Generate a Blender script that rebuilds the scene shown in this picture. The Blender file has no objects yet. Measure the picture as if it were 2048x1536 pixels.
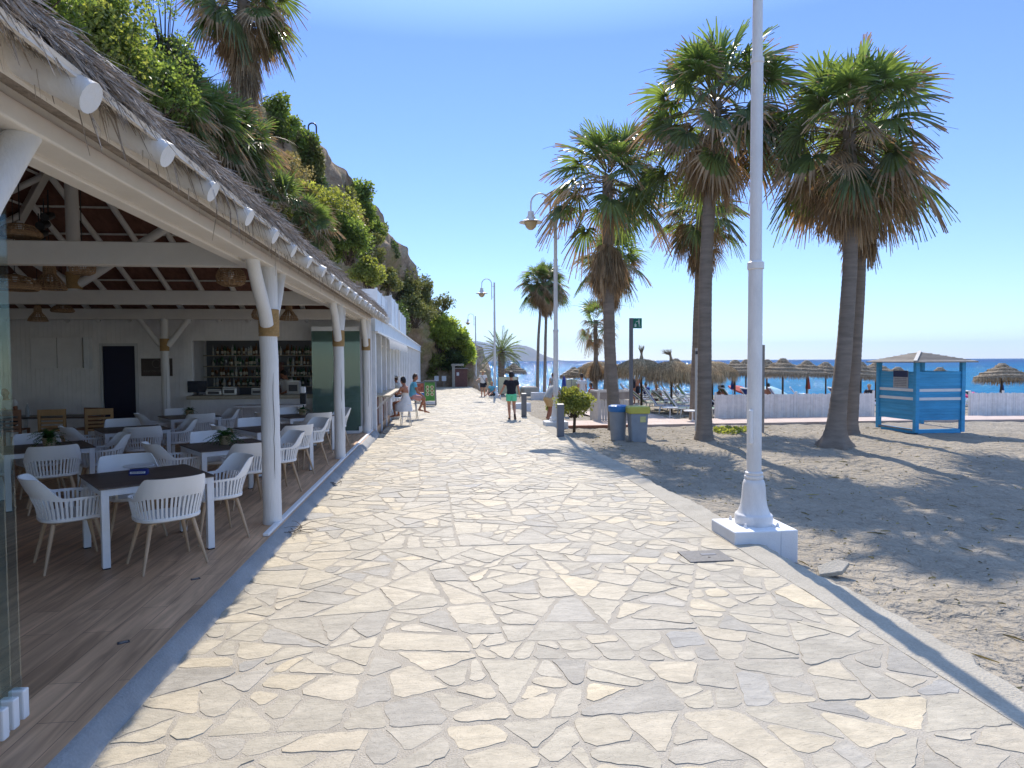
import bpy, bmesh, math, random
import numpy as np
from mathutils import Vector, Matrix, noise as mnoise
R = math.radians
S = bpy.context.scene
C = S.collection
rnd = random.Random(7)
nr = np.random.default_rng(11)

# ------------------------------------------------------------------ camera
F = 1280.0                      # focal length in pixels of a 2048 px wide picture
CAM = Vector((0, 0, 2.05))
YAW, PITCH, ROLL = R(6.25), R(2.06), R(-0.31)
MROT = (Matrix.Rotation(-YAW, 3, 'Z') @ Matrix.Rotation(R(90) - PITCH, 3, 'X') @ Matrix.Rotation(ROLL, 3, 'Z'))
cd = bpy.data.cameras.new('camera')
cd.sensor_width = 36.0
cd.lens = F / 2048 * 36
cd.clip_start = 0.05
cd.clip_end = 60000
cam = bpy.data.objects.new('camera', cd)
cam.matrix_world = Matrix.Translation(CAM) @ MROT.to_4x4()
C.objects.link(cam)
S.camera = cam

def ray(px, py):
    return MROT @ Vector(((px - 1024) / F, -(py - 768) / F, -1.0))
def at(px, py, z=0.0):
    d = ray(px, py)
    return CAM + d * ((z - CAM.z) / d.z)
def atY(px, py, Y):
    d = ray(px, py)
    return CAM + d * (Y / d.y)
def atD(px, py, D):
    return CAM + ray(px, py) * D
def zpath(y):
    return 0.0 if y < 10 else -0.0083 * (y - 10)
def atP(px, py, off=0.0):
    z = 0
    for _ in range(8):
        p = at(px, py, z + off)
        z = zpath(p.y)
    return at(px, py, z + off)

# ------------------------------------------------------------------ mesh helper
class MB:
    def __init__(s):
        s.v = []; s.f = []; s.t = []; s.m = []
    def add(s, vs, fs, tint=0.5, mi=0):
        o = len(s.v)
        s.v.extend([tuple(p) for p in vs])
        s.f.extend([tuple(i + o for i in f) for f in fs])
        s.t.extend([tint] * len(fs)); s.m.extend([mi] * len(fs))
        return s
    def box(s, c, d, rz=0, tint=0.5, mi=0, M=None):
        x, y, z = d[0] / 2, d[1] / 2, d[2] / 2
        vs = [Vector((i, j, k)) for i in (-x, x) for j in (-y, y) for k in (-z, z)]
        if M is None:
            M = Matrix.Rotation(rz, 3, 'Z')
        vs = [M @ p + Vector(c) for p in vs]
        return s.add(vs, [(0, 1, 3, 2), (4, 6, 7, 5), (0, 4, 5, 1), (2, 3, 7, 6), (0, 2, 6, 4), (1, 5, 7, 3)], tint, mi)
    def span(s, a, b, tint=0.5, mi=0):
        return s.box([(a[i] + b[i]) / 2 for i in range(3)], [abs(b[i] - a[i]) for i in range(3)], 0, tint, mi)
    def bar(s, a, b, w, h, up=(0, 0, 1), tint=0.5, mi=0):
        a = Vector(a); b = Vector(b); d = (b - a); L = d.length; d = d / L
        u = Vector(up)
        if abs(d.dot(u)) > 0.99: u = Vector((0, 1, 0))
        sx = d.cross(u).normalized(); uz = sx.cross(d).normalized()
        M = Matrix((sx, d, uz)).transposed()
        return s.box((a + b) / 2, (w, L, h), 0, tint, mi, M)
    def tube(s, pts, rad, n=10, cap=True, tint=0.5, mi=0, flat=None):
        pts = [Vector(p) for p in pts]
        if not hasattr(rad, '__len__'): rad = [rad] * len(pts)
        vs = []; prev = None
        for i, p in enumerate(pts):
            d = (pts[min(i + 1, len(pts) - 1)] - pts[max(i - 1, 0)])
            d = d.normalized() if d.length > 1e-9 else Vector((0, 0, 1))
            if prev is None:
                a = Vector((1, 0, 0)) if abs(d.x) < 0.8 else Vector((0, 1, 0))
                if flat is not None: a = Vector(flat)
            else:
                a = prev
            a = (a - d * a.dot(d))
            a = a.normalized() if a.length > 1e-6 else d.orthogonal().normalized()
            b = d.cross(a); prev = a
            r = rad[i]; ra, rb = (r if hasattr(r, '__len__') else (r, r))
            for k in range(n):
                t = 2 * math.pi * k / n
                vs.append(p + a * (ra * math.cos(t)) + b * (rb * math.sin(t)))
        fs = []
        for i in range(len(pts) - 1):
            for k in range(n):
                k2 = (k + 1) % n
                fs.append((i * n + k, i * n + k2, (i + 1) * n + k2, (i + 1) * n + k))
        if cap:
            fs.append(tuple(range(n - 1, -1, -1)))
            m = (len(pts) - 1) * n
            fs.append(tuple(range(m, m + n)))
        return s.add(vs, fs, tint, mi)
    def lathe(s, prof, n=24, c=(0, 0, 0), tint=0.5, mi=0, sq=1.0, cap=True):
        vs = []
        for r, z in prof:
            for k in range(n):
                t = 2 * math.pi * k / n
                vs.append((c[0] + r * math.cos(t), c[1] + r * sq * math.sin(t), c[2] + z))
        fs = []
        for i in range(len(prof) - 1):
            for k in range(n):
                k2 = (k + 1) % n
                fs.append((i * n + k, i * n + k2, (i + 1) * n + k2, (i + 1) * n + k))
        if cap:
            fs.append(tuple(range(n - 1, -1, -1)))
            m = (len(prof) - 1) * n
            fs.append(tuple(range(m, m + n)))
        return s.add(vs, fs, tint, mi)
    def ell(s, c, r, n=14, m=9, M=None, tint=0.5, mi=0):
        vs = []; fs = []
        for i in range(m + 1):
            ph = math.pi * i / m
            for k in range(n):
                t = 2 * math.pi * k / n
                p = Vector((r[0] * math.sin(ph) * math.cos(t), r[1] * math.sin(ph) * math.sin(t), -r[2] * math.cos(ph)))
                if M is not None: p = M @ p
                vs.append(p + Vector(c))
        for i in range(m):
            for k in range(n):
                k2 = (k + 1) % n
                if i == 0: fs.append((k, n + k2, n + k))
                elif i == m - 1: fs.append((i * n + k, i * n + k2, (i + 1) * n + k))
                else: fs.append((i * n + k, i * n + k2, (i + 1) * n + k2, (i + 1) * n + k))
        return s.add(vs, fs, tint, mi)
    def prism(s, poly, z0, z1, tint=0.5, mi=0):
        n = len(poly)
        vs = [(p[0], p[1], z0) for p in poly] + [(p[0], p[1], z1) for p in poly]
        fs = [tuple(range(n - 1, -1, -1)), tuple(range(n, 2 * n))]
        for i in range(n):
            j = (i + 1) % n
            fs.append((i, j, n + j, n + i))
        return s.add(vs, fs, tint, mi)
    def build(s, name, mat=None, parent=None, loc=None, rz=0, smooth=False, bevel=0, auto=None, seg=2):
        me = bpy.data.meshes.new(name)
        me.from_pydata(s.v, [], s.f)
        a = me.attributes.new('tint', 'FLOAT', 'FACE')
        a.data.foreach_set('value', s.t)
        mats = mat if isinstance(mat, (list, tuple)) else [mat]
        for q in mats: me.materials.append(q)
        if len(mats) > 1: me.polygons.foreach_set('material_index', s.m)
        me.update()
        if smooth:
            me.polygons.foreach_set('use_smooth', [True] * len(me.polygons))
            if auto: me.set_sharp_from_angle(angle=R(auto))
        o = bpy.data.objects.new(name, me)
        C.objects.link(o)
        if bevel:
            md = o.modifiers.new('bevel', 'BEVEL'); md.width = bevel; md.segments = seg; md.limit_method = 'ANGLE'; md.angle_limit = R(40)
        if parent is not None: o.parent = parent
        if loc is not None: o.location = loc
        if rz: o.rotation_euler = (0, 0, rz)
        return o

def np_mesh(name, V, Q, mat, tint=None, parent=None, smooth=False):
    """mesh from numpy verts (n,3) and faces (m,k)"""
    me = bpy.data.meshes.new(name)
    nv, nf, k = len(V), len(Q), Q.shape[1]
    me.vertices.add(nv); me.vertices.foreach_set('co', V.astype(np.float32).ravel())
    me.loops.add(nf * k); me.loops.foreach_set('vertex_index', Q.astype(np.int32).ravel())
    me.polygons.add(nf)
    me.polygons.foreach_set('loop_start', np.arange(0, nf * k, k, dtype=np.int32))
    me.polygons.foreach_set('loop_total', np.full(nf, k, dtype=np.int32))
    if smooth: me.polygons.foreach_set('use_smooth', np.ones(nf, dtype=bool))
    a = me.attributes.new('tint', 'FLOAT', 'FACE')
    a.data.foreach_set('value', (tint if tint is not None else np.full(nf, .5)).astype(np.float32))
    me.materials.append(mat)
    me.update(calc_edges=True); me.validate()
    o = bpy.data.objects.new(name, me)
    C.objects.link(o)
    if parent is not None: o.parent = parent
    return o

def tag(o, label, cat, group=None, kind=None):
    o['label'] = label; o['category'] = cat
    if group: o['group'] = group
    if kind: o['kind'] = kind
    return o
def thing(name, label, cat, loc=(0, 0, 0), rz=0, group=None):
    o = bpy.data.objects.new(name, None); C.objects.link(o)
    o.empty_display_size = 0.2
    o.location = loc; o.rotation_euler = (0, 0, rz)
    return tag(o, label, cat, group)
def struct(o):
    o['kind'] = 'structure'
    return o
def dup(root, loc, rz=0, label=None, group=None, sc=None):
    r = root.copy(); C.objects.link(r); r.location = loc; r.rotation_euler = (0, 0, rz)
    if label: r['label'] = label
    if group: r['group'] = group
    if sc is not None: r.scale = (sc, sc, sc) if not hasattr(sc, '__len__') else sc
    for ch in list(root.children):
        c = ch.copy(); C.objects.link(c); c.parent = r
        for g in list(ch.children):
            d = g.copy(); C.objects.link(d); d.parent = c
    return r

# ------------------------------------------------------------------ materials
def pm(name, col, rough=0.6, var=0.12, scale=6.0, bump=0.0, bscale=40.0, spec=0.4, metal=0.0, col2=None, tint=0.0,
       trans=0.0, tcol=None, stretch=(1, 1, 1), grain=0.0, alpha=None, detail=5.0, coord='Object'):
    """general procedural material: noise-mottled colour, fine bump, optional per-face tint and leaf translucency"""
    m = bpy.data.materials.new(name); m.use_nodes = True
    nt = m.node_tree; N = nt.nodes; L = nt.links
    N.clear()
    out = N.new('ShaderNodeOutputMaterial')
    b = N.new('ShaderNodeBsdfPrincipled')
    b.inputs['Roughness'].default_value = rough
    b.inputs['Specular IOR Level'].default_value = spec
    b.inputs['Metallic'].default_value = metal
    tc = N.new('ShaderNodeTexCoord'); mp = N.new('ShaderNodeMapping')
    mp.inputs['Scale'].default_value = stretch
    L.new(tc.outputs[coord], mp.inputs['Vector'])
    nz = N.new('ShaderNodeTexNoise'); nz.inputs['Scale'].default_value = scale; nz.inputs['Detail'].default_value = detail
    nz.inputs['Roughness'].default_value = 0.65
    L.new(mp.outputs[0], nz.inputs['Vector'])
    rp = N.new('ShaderNodeValToRGB')
    c2 = col2 if col2 else tuple(c * (1 + var) for c in col)
    c1 = col if col2 else tuple(c * (1 - var) for c in col)
    rp.color_ramp.elements[0].position = 0.32; rp.color_ramp.elements[1].position = 0.68
    rp.color_ramp.elements[0].color = (*c1, 1); rp.color_ramp.elements[1].color = (*c2, 1)
    L.new(nz.outputs['Fac'], rp.inputs['Fac'])
    cur = rp.outputs['Color']
    def mult(cur, fac_socket, lo, hi):
        mr = N.new('ShaderNodeMapRange'); mr.inputs['To Min'].default_value = lo; mr.inputs['To Max'].default_value = hi
        L.new(fac_socket, mr.inputs['Value'])
        mx = N.new('ShaderNodeMix'); mx.data_type = 'RGBA'; mx.blend_type = 'MULTIPLY'; mx.inputs['Factor'].default_value = 1
        L.new(cur, mx.inputs['A']); L.new(mr.outputs[0], mx.inputs['B'])
        return mx.outputs['Result']
    if tint:
        at_ = N.new('ShaderNodeAttribute'); at_.attribute_name = 'tint'
        cur = mult(cur, at_.outputs['Fac'], 1 - tint, 1 + tint)
    if grain:
        g = N.new('ShaderNodeTexNoise'); g.inputs['Scale'].default_value = bscale; g.inputs['Detail'].default_value = 3
        L.new(mp.outputs[0], g.inputs['Vector'])
        cur = mult(cur, g.outputs['Fac'], 1 - grain * 2, 1 + grain * 2)
    L.new(cur, b.inputs['Base Color'])
    if bump:
        bn = N.new('ShaderNodeTexNoise'); bn.inputs['Scale'].default_value = bscale; bn.inputs['Detail'].default_value = 4
        L.new(mp.outputs[0], bn.inputs['Vector'])
        bp = N.new('ShaderNodeBump'); bp.inputs['Strength'].default_value = bump; bp.inputs['Distance'].default_value = 0.02
        L.new(bn.outputs['Fac'], bp.inputs['Height']); L.new(bp.outputs[0], b.inputs['Normal'])
    sh = b.outputs[0]
    if trans:
        tr = N.new('ShaderNodeBsdfTranslucent')
        mx = N.new('ShaderNodeMix'); mx.data_type = 'RGBA'; mx.blend_type = 'MULTIPLY'; mx.inputs['Factor'].default_value = 1
        L.new(cur, mx.inputs['A']); mx.inputs['B'].default_value = (*(tcol or (1.6, 1.7, 0.8)), 1)
        L.new(mx.outputs['Result'], tr.inputs['Color'])
        ms = N.new('ShaderNodeMixShader'); ms.inputs[0].default_value = trans
        L.new(sh, ms.inputs[1]); L.new(tr.outputs[0], ms.inputs[2]); sh = ms.outputs[0]
    L.new(sh, out.inputs['Surface'])
    m['bsdf'] = b.name
    return m

def glass_mat(name, col, alpha, rough=0.03):
    m = bpy.data.materials.new(name); m.use_nodes = True
    nt = m.node_tree; N = nt.nodes; L = nt.links; N.clear()
    out = N.new('ShaderNodeOutputMaterial'); g = N.new('ShaderNodeBsdfGlossy'); g.inputs['Roughness'].default_value = rough
    g.inputs['Color'].default_value = (0.9, 0.95, 0.93, 1)
    t = N.new('ShaderNodeBsdfTransparent'); t.inputs['Color'].default_value = (*col, 1)
    d = N.new('ShaderNodeBsdfDiffuse'); d.inputs['Color'].default_value = (col[0] * .35, col[1] * .42, col[2] * .4, 1)
    m1 = N.new('ShaderNodeMixShader'); m1.inputs[0].default_value = alpha
    L.new(t.outputs[0], m1.inputs[1]); L.new(d.outputs[0], m1.inputs[2])
    fr = N.new('ShaderNodeFresnel'); fr.inputs['IOR'].default_value = 1.5
    tc = N.new('ShaderNodeTexCoord'); nz = N.new('ShaderNodeTexNoise'); nz.inputs['Scale'].default_value = 0.7
    L.new(tc.outputs['Object'], nz.inputs['Vector'])
    bp = N.new('ShaderNodeBump'); bp.inputs['Strength'].default_value = 0.02; L.new(nz.outputs['Fac'], bp.inputs['Height'])
    L.new(bp.outputs[0], g.inputs['Normal'])
    m2 = N.new('ShaderNodeMixShader'); L.new(fr.outputs[0], m2.inputs[0])
    L.new(m1.outputs[0], m2.inputs[1]); L.new(g.outputs[0], m2.inputs[2])
    L.new(m2.outputs[0], out.inputs['Surface'])
    return m

M = {}
M['white_wood'] = pm('white_wood', (0.72, 0.70, 0.67), .55, .07, 3, .25, 60, .3, stretch=(1, 1, .15), tint=.05)
M['white_beam'] = pm('white_beam', (0.73, 0.68, 0.61), .5, .05, 2.5, .12, 50, .3, tint=.05)
M['white_board'] = pm('white_board', (0.78, 0.75, 0.73), .55, .06, 3, .1, 50, .3)
M['white_paint'] = pm('white_paint', (0.74, 0.74, 0.74), .4, .05, 5, .08, 60, .4)
M['white_render'] = pm('white_render', (0.72, 0.73, 0.74), .8, .07, 3, .3, 70, .2)
M['lamp_paint'] = pm('lamp_paint', (0.70, 0.685, 0.67), .42, .11, 3, .15, 60, .35, stretch=(1.5, 1.5, .5), grain=.03)
M['white_plastic'] = pm('white_plastic', (0.80, 0.79, 0.77), .35, .03, 3, .03, 200, .5)
M['chair_leg'] = pm('chair_leg', (0.46, 0.32, 0.20), .45, .15, 12, .1, 120, .4, stretch=(1, 1, .1))
M['table_top'] = pm('table_top', (0.095, 0.068, 0.056), .42, .3, 5, .05, 120, .4, stretch=(.15, 1.5, 1), grain=.15)
M['black'] = pm('black', (0.015, 0.015, 0.017), .5, .1, 6)
M['dark_metal'] = pm('dark_metal', (0.06, 0.06, 0.065), .45, .15, 12, .1, 100, .4)
M['steel'] = pm('steel', (0.45, 0.46, 0.47), .3, .08, 8, 0, 40, .5, metal=.8)
M['grey_post'] = pm('grey_post', (0.15, 0.155, 0.17), .5, .08, 8, .05, 100, .4)
M['rope'] = pm('rope', (0.42, 0.27, 0.12), .9, .18, 30, .4, 200, .1)
M['wicker'] = pm('wicker', (0.33, 0.215, 0.125), .8, .25, 40, .3, 120, .15, tint=.3)
M['ceiling'] = pm('ceiling', (0.20, 0.10, 0.075), .85, .25, 10, .4, 90, .1, stretch=(1, .2, 1))
M['thatch'] = pm('thatch', (0.36, 0.31, 0.265), .95, .35, 14, .6, 90, .05, tint=.55)
M['straw'] = pm('straw', (0.46, 0.365, 0.235), .95, .3, 9, .5, 80, .05, tint=.5, trans=.2, tcol=(1.3, 1.1, .8))
M['straw_dark'] = pm('straw_dark', (0.36, 0.30, 0.22), .95, .3, 9, .5, 80, .05, tint=.45, trans=.15, tcol=(1.3, 1.1, .8))
M['bamboo_reed'] = pm('bamboo_reed', (0.78, 0.76, 0.74), .7, .1, 5, .2, 60, .2, tint=.12)
M['navy'] = pm('navy', (0.008, 0.010, 0.035), .5, .1, 4, .05)
M['door_trim'] = pm('door_trim', (0.55, 0.55, 0.54), .5, .05)
M['sign_brown'] = pm('sign_brown', (0.075, 0.058, 0.05), .6, .15, 8)
M['sign_letter'] = pm('sign_letter', (0.16, 0.14, 0.13), .6, .1)
M['counter_top'] = pm('counter_top', (0.40, 0.34, 0.25), .45, .12, 6, .05)
M['pine'] = pm('pine', (0.42, 0.24, 0.10), .5, .18, 5, .1, 80, .35, stretch=(1, 1, .15))
M['pine_dark'] = pm('pine_dark', (0.27, 0.13, 0.07), .5, .18, 5, .1, 80, .35, stretch=(1, 1, .15))
M['pot'] = pm('pot', (0.42, 0.30, 0.17), .8, .15, 20, .2, 60)
M['fern'] = pm('fern', (0.04, 0.11, 0.025), .5, .3, 10, 0, 40, .3, tint=.5, trans=.3)
M['leaf'] = pm('leaf', (0.135, 0.18, 0.062), .5, .3, 1.2, 0, 40, .3, tint=.55, trans=.5, tcol=(2.0, 2.0, .8))
M['leaf_yellow'] = pm('leaf_yellow', (0.205, 0.23, 0.085), .5, .3, 1.2, 0, 40, .3, tint=.5, trans=.5, tcol=(2.0, 1.9, .7))
M['leaf_bright'] = pm('leaf_bright', (0.27, 0.32, 0.10), .5, .3, 1.2, 0, 40, .3, tint=.5, trans=.55, tcol=(1.9, 1.9, .8))
M['leaf_dark'] = pm('leaf_dark', (0.075, 0.11, 0.045), .5, .3, 1.5, 0, 40, .3, tint=.5, trans=.3)
M['leaf_dry'] = pm('leaf_dry', (0.34, 0.29, 0.14), .7, .25, 1.5, 0, 40, .2, tint=.4, trans=.3, tcol=(1.3, 1.2, .7))
M['leaf_olive'] = pm('leaf_olive', (0.17, 0.185, 0.075), .6, .25, 1.5, 0, 40, .2, tint=.5, trans=.3, tcol=(1.5, 1.4, .7))
M['palm_green'] = pm('palm_green', (0.125, 0.17, 0.07), .38, .25, 2, 0, 40, .5, tint=.5, trans=.38, tcol=(1.9, 1.9, .7))
M['palm_dry'] = pm('palm_dry', (0.36, 0.275, 0.175), .8, .25, 2, 0, 40, .2, tint=.5, trans=.25, tcol=(1.4, 1.05, .7))
M['palm_stalk'] = pm('palm_stalk', (0.16, 0.13, 0.06), .5, .2, 4, 0, 40, .3, tint=.3)
M['twig'] = pm('twig', (0.10, 0.075, 0.055), .9, .2, 6, .3, 40, .1)
M['green_paint'] = pm('green_paint', (0.0, 0.16, 0.10), .45, .08, 5)
M['pale_paint'] = pm('pale_paint', (0.62, 0.72, 0.68), .5, .05, 5)
M['blue_lid'] = pm('blue_lid', (0.035, 0.17, 0.42), .4, .1, 4, .05, 80)
M['yellow_lid'] = pm('yellow_lid', (0.50, 0.46, 0.08), .45, .1, 4, .05, 80)
M['bin_grey'] = pm('bin_grey', (0.24, 0.27, 0.30), .5, .08, 5, .08, 80)
M['label_yellow'] = pm('label_yellow', (0.55, 0.52, 0.22), .6, .1, 8)
M['blue_wood'] = pm('blue_wood', (0.06, 0.34, 0.60), .55, .14, 4, .2, 70, .3, stretch=(.3, .3, 2), tint=.12)
M['grey_wood'] = pm('grey_wood', (0.30, 0.27, 0.24), .8, .15, 6, .3, 60, .2, tint=.15)
M['off_white_wood'] = pm('off_white_wood', (0.55, 0.53, 0.49), .6, .1, 6, .2, 60, .2)
M['brick'] = pm('brick', (0.30, 0.15, 0.10), .9, .2, 12, .4, 50, .1)
M['lounger_green'] = pm('lounger_green', (0.03, 0.17, 0.05), .7, .12, 6)
M['lounger_blue'] = pm('lounger_blue', (0.02, 0.045, 0.25), .7, .12, 6)
M['lounger_white'] = pm('lounger_white', (0.72, 0.73, 0.72), .4, .05, 6)
M['cloth_blue'] = pm('cloth_blue', (0.02, 0.03, 0.16), .9, .15, 9)
M['cloth_pink'] = pm('cloth_pink', (0.72, 0.10, 0.28), .8, .1, 5, trans=.25, tcol=(1.3, 1, 1))
M['cloth_red'] = pm('cloth_red', (0.45, 0.08, 0.06), .8, .15, 5)
M['cloth_aqua'] = pm('cloth_aqua', (0.45, 0.66, 0.70), .8, .1, 5, trans=.25, tcol=(1.2, 1.2, 1.2))
M['skin'] = pm('skin', (0.50, 0.25, 0.155), .5, .08, 7, .05, 120, .3)
M['skin_tan'] = pm('skin_tan', (0.38, 0.165, 0.095), .5, .08, 7, .05, 120, .3)
M['hair'] = pm('hair', (0.014, 0.010, 0.009), .5, .2, 30, .5, 200)
M['hair_brown'] = pm('hair_brown', (0.05, 0.028, 0.018), .5, .2, 30, .5, 200)
M['shirt_navy'] = pm('shirt_navy', (0.012, 0.013, 0.022), .85, .15, 9, .3, 40)
M['shorts_mint'] = pm('shorts_mint', (0.13, 0.62, 0.36), .8, .08, 9, .3, 40)
M['shirt_white'] = pm('shirt_white', (0.72, 0.70, 0.68), .85, .06, 9, .3, 40)
M['shorts_dark'] = pm('shorts_dark', (0.022, 0.024, 0.035), .85, .1, 9, .3, 40)
M['shirt_blue'] = pm('shirt_blue', (0.13, 0.42, 0.55), .85, .1, 9, .3, 40)
M['shorts_pink'] = pm('shorts_pink', (0.58, 0.30, 0.27), .85, .1, 9, .3, 40)
M['shirt_grey'] = pm('shirt_grey', (0.36, 0.36, 0.34), .85, .1, 9, .3, 40)
M['hat_straw'] = pm('hat_straw', (0.55, 0.38, 0.19), .85, .15, 30, .3, 150)
M['sandal'] = pm('sandal', (0.06, 0.05, 0.05), .8, .1)
M['lamp_glass'] = pm('lamp_glass', (0.62, 0.52, 0.33), .25, .05, 3, 0, 40, .5, trans=.35, tcol=(1.2, 1.1, .9))
M['poster_red'] = pm('poster_red', (0.35, 0.10, 0.06), .5, .6, 9)
M['poster_blue'] = pm('poster_blue', (0.06, 0.20, 0.50), .5, .6, 7)
M['poster_green'] = pm('poster_green', (0.09, 0.29, 0.05), .55, .15, 4)
M['poster_cream'] = pm('poster_cream', (0.62, 0.58, 0.38), .55, .1, 9)
M['food'] = pm('food', (0.32, 0.19, 0.07), .7, .5, 60)
M['paper'] = pm('paper', (0.70, 0.70, 0.70), .7, .05, 6)
M['plaque'] = pm('plaque', (0.40, 0.40, 0.40), .6, .12, 12)
M['wood_red'] = pm('wood_red', (0.16, 0.07, 0.055), .6, .2, 6, .2, 60)
M['screen'] = pm('screen', (0.012, 0.016, 0.03), .2, .1, 4)
M['screen_blue'] = pm('screen_blue', (0.02, 0.03, 0.09), .25, .1, 4)
M['glass_green'] = glass_mat('glass_green', (0.74, 0.86, 0.82), .22)
M['glass_stack'] = glass_mat('glass_stack', (0.62, 0.78, 0.72), .34)
M['glass_window'] = glass_mat('glass_window', (0.35, 0.40, 0.42), .25)
M['glass_clear'] = glass_mat('glass_clear', (0.93, 0.97, 0.96), .03)
M['bottle_green'] = pm('bottle_green', (0.03, 0.09, 0.04), .15, .2, 5, 0, 40, .6)
M['bottle_brown'] = pm('bottle_brown', (0.16, 0.07, 0.025), .15, .2, 5, 0, 40, .6)
M['bottle_clear'] = pm('bottle_clear', (0.45, 0.46, 0.45), .12, .2, 5, 0, 40, .6)
M['label_paper'] = pm('label_paper', (0.55, 0.50, 0.40), .7, .2, 30)
M['blue_white'] = pm('blue_white', (0.58, 0.64, 0.70), .55, .08, 4, .1, 60)
M['cast_iron'] = pm('cast_iron', (0.13, 0.125, 0.12), .6, .2, 14, .4, 60)
# ------------------------------------------------------------------ ground materials
def stone_mat():
    m = bpy.data.materials.new('flagstone'); m.use_nodes = True
    nt = m.node_tree; N = nt.nodes; L = nt.links
    b = N['Principled BSDF']; b.inputs['Roughness'].default_value = .62; b.inputs['Specular IOR Level'].default_value = .35
    a = N.new('ShaderNodeAttribute'); a.attribute_name = 'tint'
    r = N.new('ShaderNodeValToRGB'); e = r.color_ramp.elements
    cols = [(0, (.32, .295, .25)), (.2, (.385, .345, .27)), (.4, (.44, .39, .295)), (.58, (.475, .41, .30)), (.75, (.405, .365, .29)), (.87, (.54, .455, .31)), (1, (.33, .315, .285))]
    e[0].position = 0; e[0].color = (*cols[0][1], 1); e[1].position = 1; e[1].color = (*cols[-1][1], 1)
    for p, c in cols[1:-1]:
        q = e.new(p); q.color = (*c, 1)
    L.new(a.outputs['Fac'], r.inputs['Fac'])
    tc = N.new('ShaderNodeTexCoord')
    # offset the texture per stone so that patterns do not run across joints
    va = N.new('ShaderNodeVectorMath'); va.operation = 'SCALE'; va.inputs[0].default_value = (37, 53, 11)
    L.new(a.outputs['Fac'], va.inputs['Scale'])
    ad = N.new('ShaderNodeVectorMath'); L.new(tc.outputs['Object'], ad.inputs[0]); L.new(va.outputs[0], ad.inputs[1])
    mp = N.new('ShaderNodeMapping'); mp.inputs['Scale'].default_value = (1, 2.2, 1)
    L.new(ad.outputs[0], mp.inputs['Vector'])
    def mul(cur, nscale, lo, hi, det=6, rough=.65):
        n = N.new('ShaderNodeTexNoise'); n.inputs['Scale'].default_value = nscale; n.inputs['Detail'].default_value = det; n.inputs['Roughness'].default_value = rough
        L.new(mp.outputs[0], n.inputs['Vector'])
        mr = N.new('ShaderNodeMapRange'); mr.inputs['From Min'].default_value = .3; mr.inputs['From Max'].default_value = .7
        mr.inputs['To Min'].default_value = lo; mr.inputs['To Max'].default_value = hi; L.new(n.outputs['Fac'], mr.inputs['Value'])
        mx = N.new('ShaderNodeMix'); mx.data_type = 'RGBA'; mx.blend_type = 'MULTIPLY'; mx.inputs['Factor'].default_value = 1
        L.new(cur, mx.inputs['A']); L.new(mr.outputs[0], mx.inputs['B'])
        return mx.outputs['Result'], n.outputs['Fac']
    c, _ = mul(r.outputs['Color'], 2.2, .80, 1.14)
    c, n2 = mul(c, 11, .86, 1.10)
    c, n3 = mul(c, 90, .93, 1.06, 3)
    L.new(c, b.inputs['Base Color'])
    # cleft slate surface: layered steps + grain
    st = N.new('ShaderNodeTexNoise'); st.inputs['Scale'].default_value = 4.5; st.inputs['Detail'].default_value = 7; st.inputs['Distortion'].default_value = .6
    L.new(mp.outputs[0], st.inputs['Vector'])
    sn = N.new('ShaderNodeMath'); sn.operation = 'SNAP'; sn.inputs[1].default_value = .07; L.new(st.outputs['Fac'], sn.inputs[0])
    mm = N.new('ShaderNodeMath'); mm.operation = 'ADD'; L.new(sn.outputs[0], mm.inputs[0])
    ms = N.new('ShaderNodeMath'); ms.operation = 'MULTIPLY'; ms.inputs[1].default_value = .22; L.new(n2, ms.inputs[0]); L.new(ms.outputs[0], mm.inputs[1])
    bp = N.new('ShaderNodeBump'); bp.inputs['Strength'].default_value = .9; bp.inputs['Distance'].default_value = .035
    L.new(mm.outputs[0], bp.inputs['Height'])
    b2 = N.new('ShaderNodeBump'); b2.inputs['Strength'].default_value = .25; b2.inputs['Distance'].default_value = .006
    L.new(n3, b2.inputs['Height']); L.new(bp.outputs[0], b2.inputs['Normal']); L.new(b2.outputs[0], b.inputs['Normal'])
    return m
M['flagstone'] = stone_mat()
M['mortar'] = pm('mortar', (0.40, 0.36, 0.295), .95, .12, 3, .45, 110, .1, grain=.2)
M['concrete'] = pm('concrete', (0.30, 0.30, 0.295), .85, .12, 2.5, .35, 60, .2, grain=.08)
M['kerb'] = pm('kerb', (0.40, 0.365, 0.30), .9, .13, 2.5, .7, 55, .15, grain=.12)
def sand_mat():
    m = pm('sand', (0.33, 0.29, 0.23), .95, .14, .9, .9, 30, .1, grain=.12)
    nt = m.node_tree; N = nt.nodes; L = nt.links; b = N['Principled BSDF']
    tc = N.new('ShaderNodeTexCoord')
    n1 = N.new('ShaderNodeTexNoise'); n1.inputs['Scale'].default_value = 5.5; n1.inputs['Detail'].default_value = 5; n1.inputs['Distortion'].default_value = .4
    L.new(tc.outputs['Object'], n1.inputs['Vector'])
    bp = N.new('ShaderNodeBump'); bp.inputs['Strength'].default_value = 1.0; bp.inputs['Distance'].default_value = .2
    L.new(n1.outputs['Fac'], bp.inputs['Height'])
    old = [l for l in L if l.to_socket == b.inputs['Normal']][0].from_node
    L.new(bp.outputs[0], old.inputs['Normal'])
    return m
M['sand'] = sand_mat()
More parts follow.
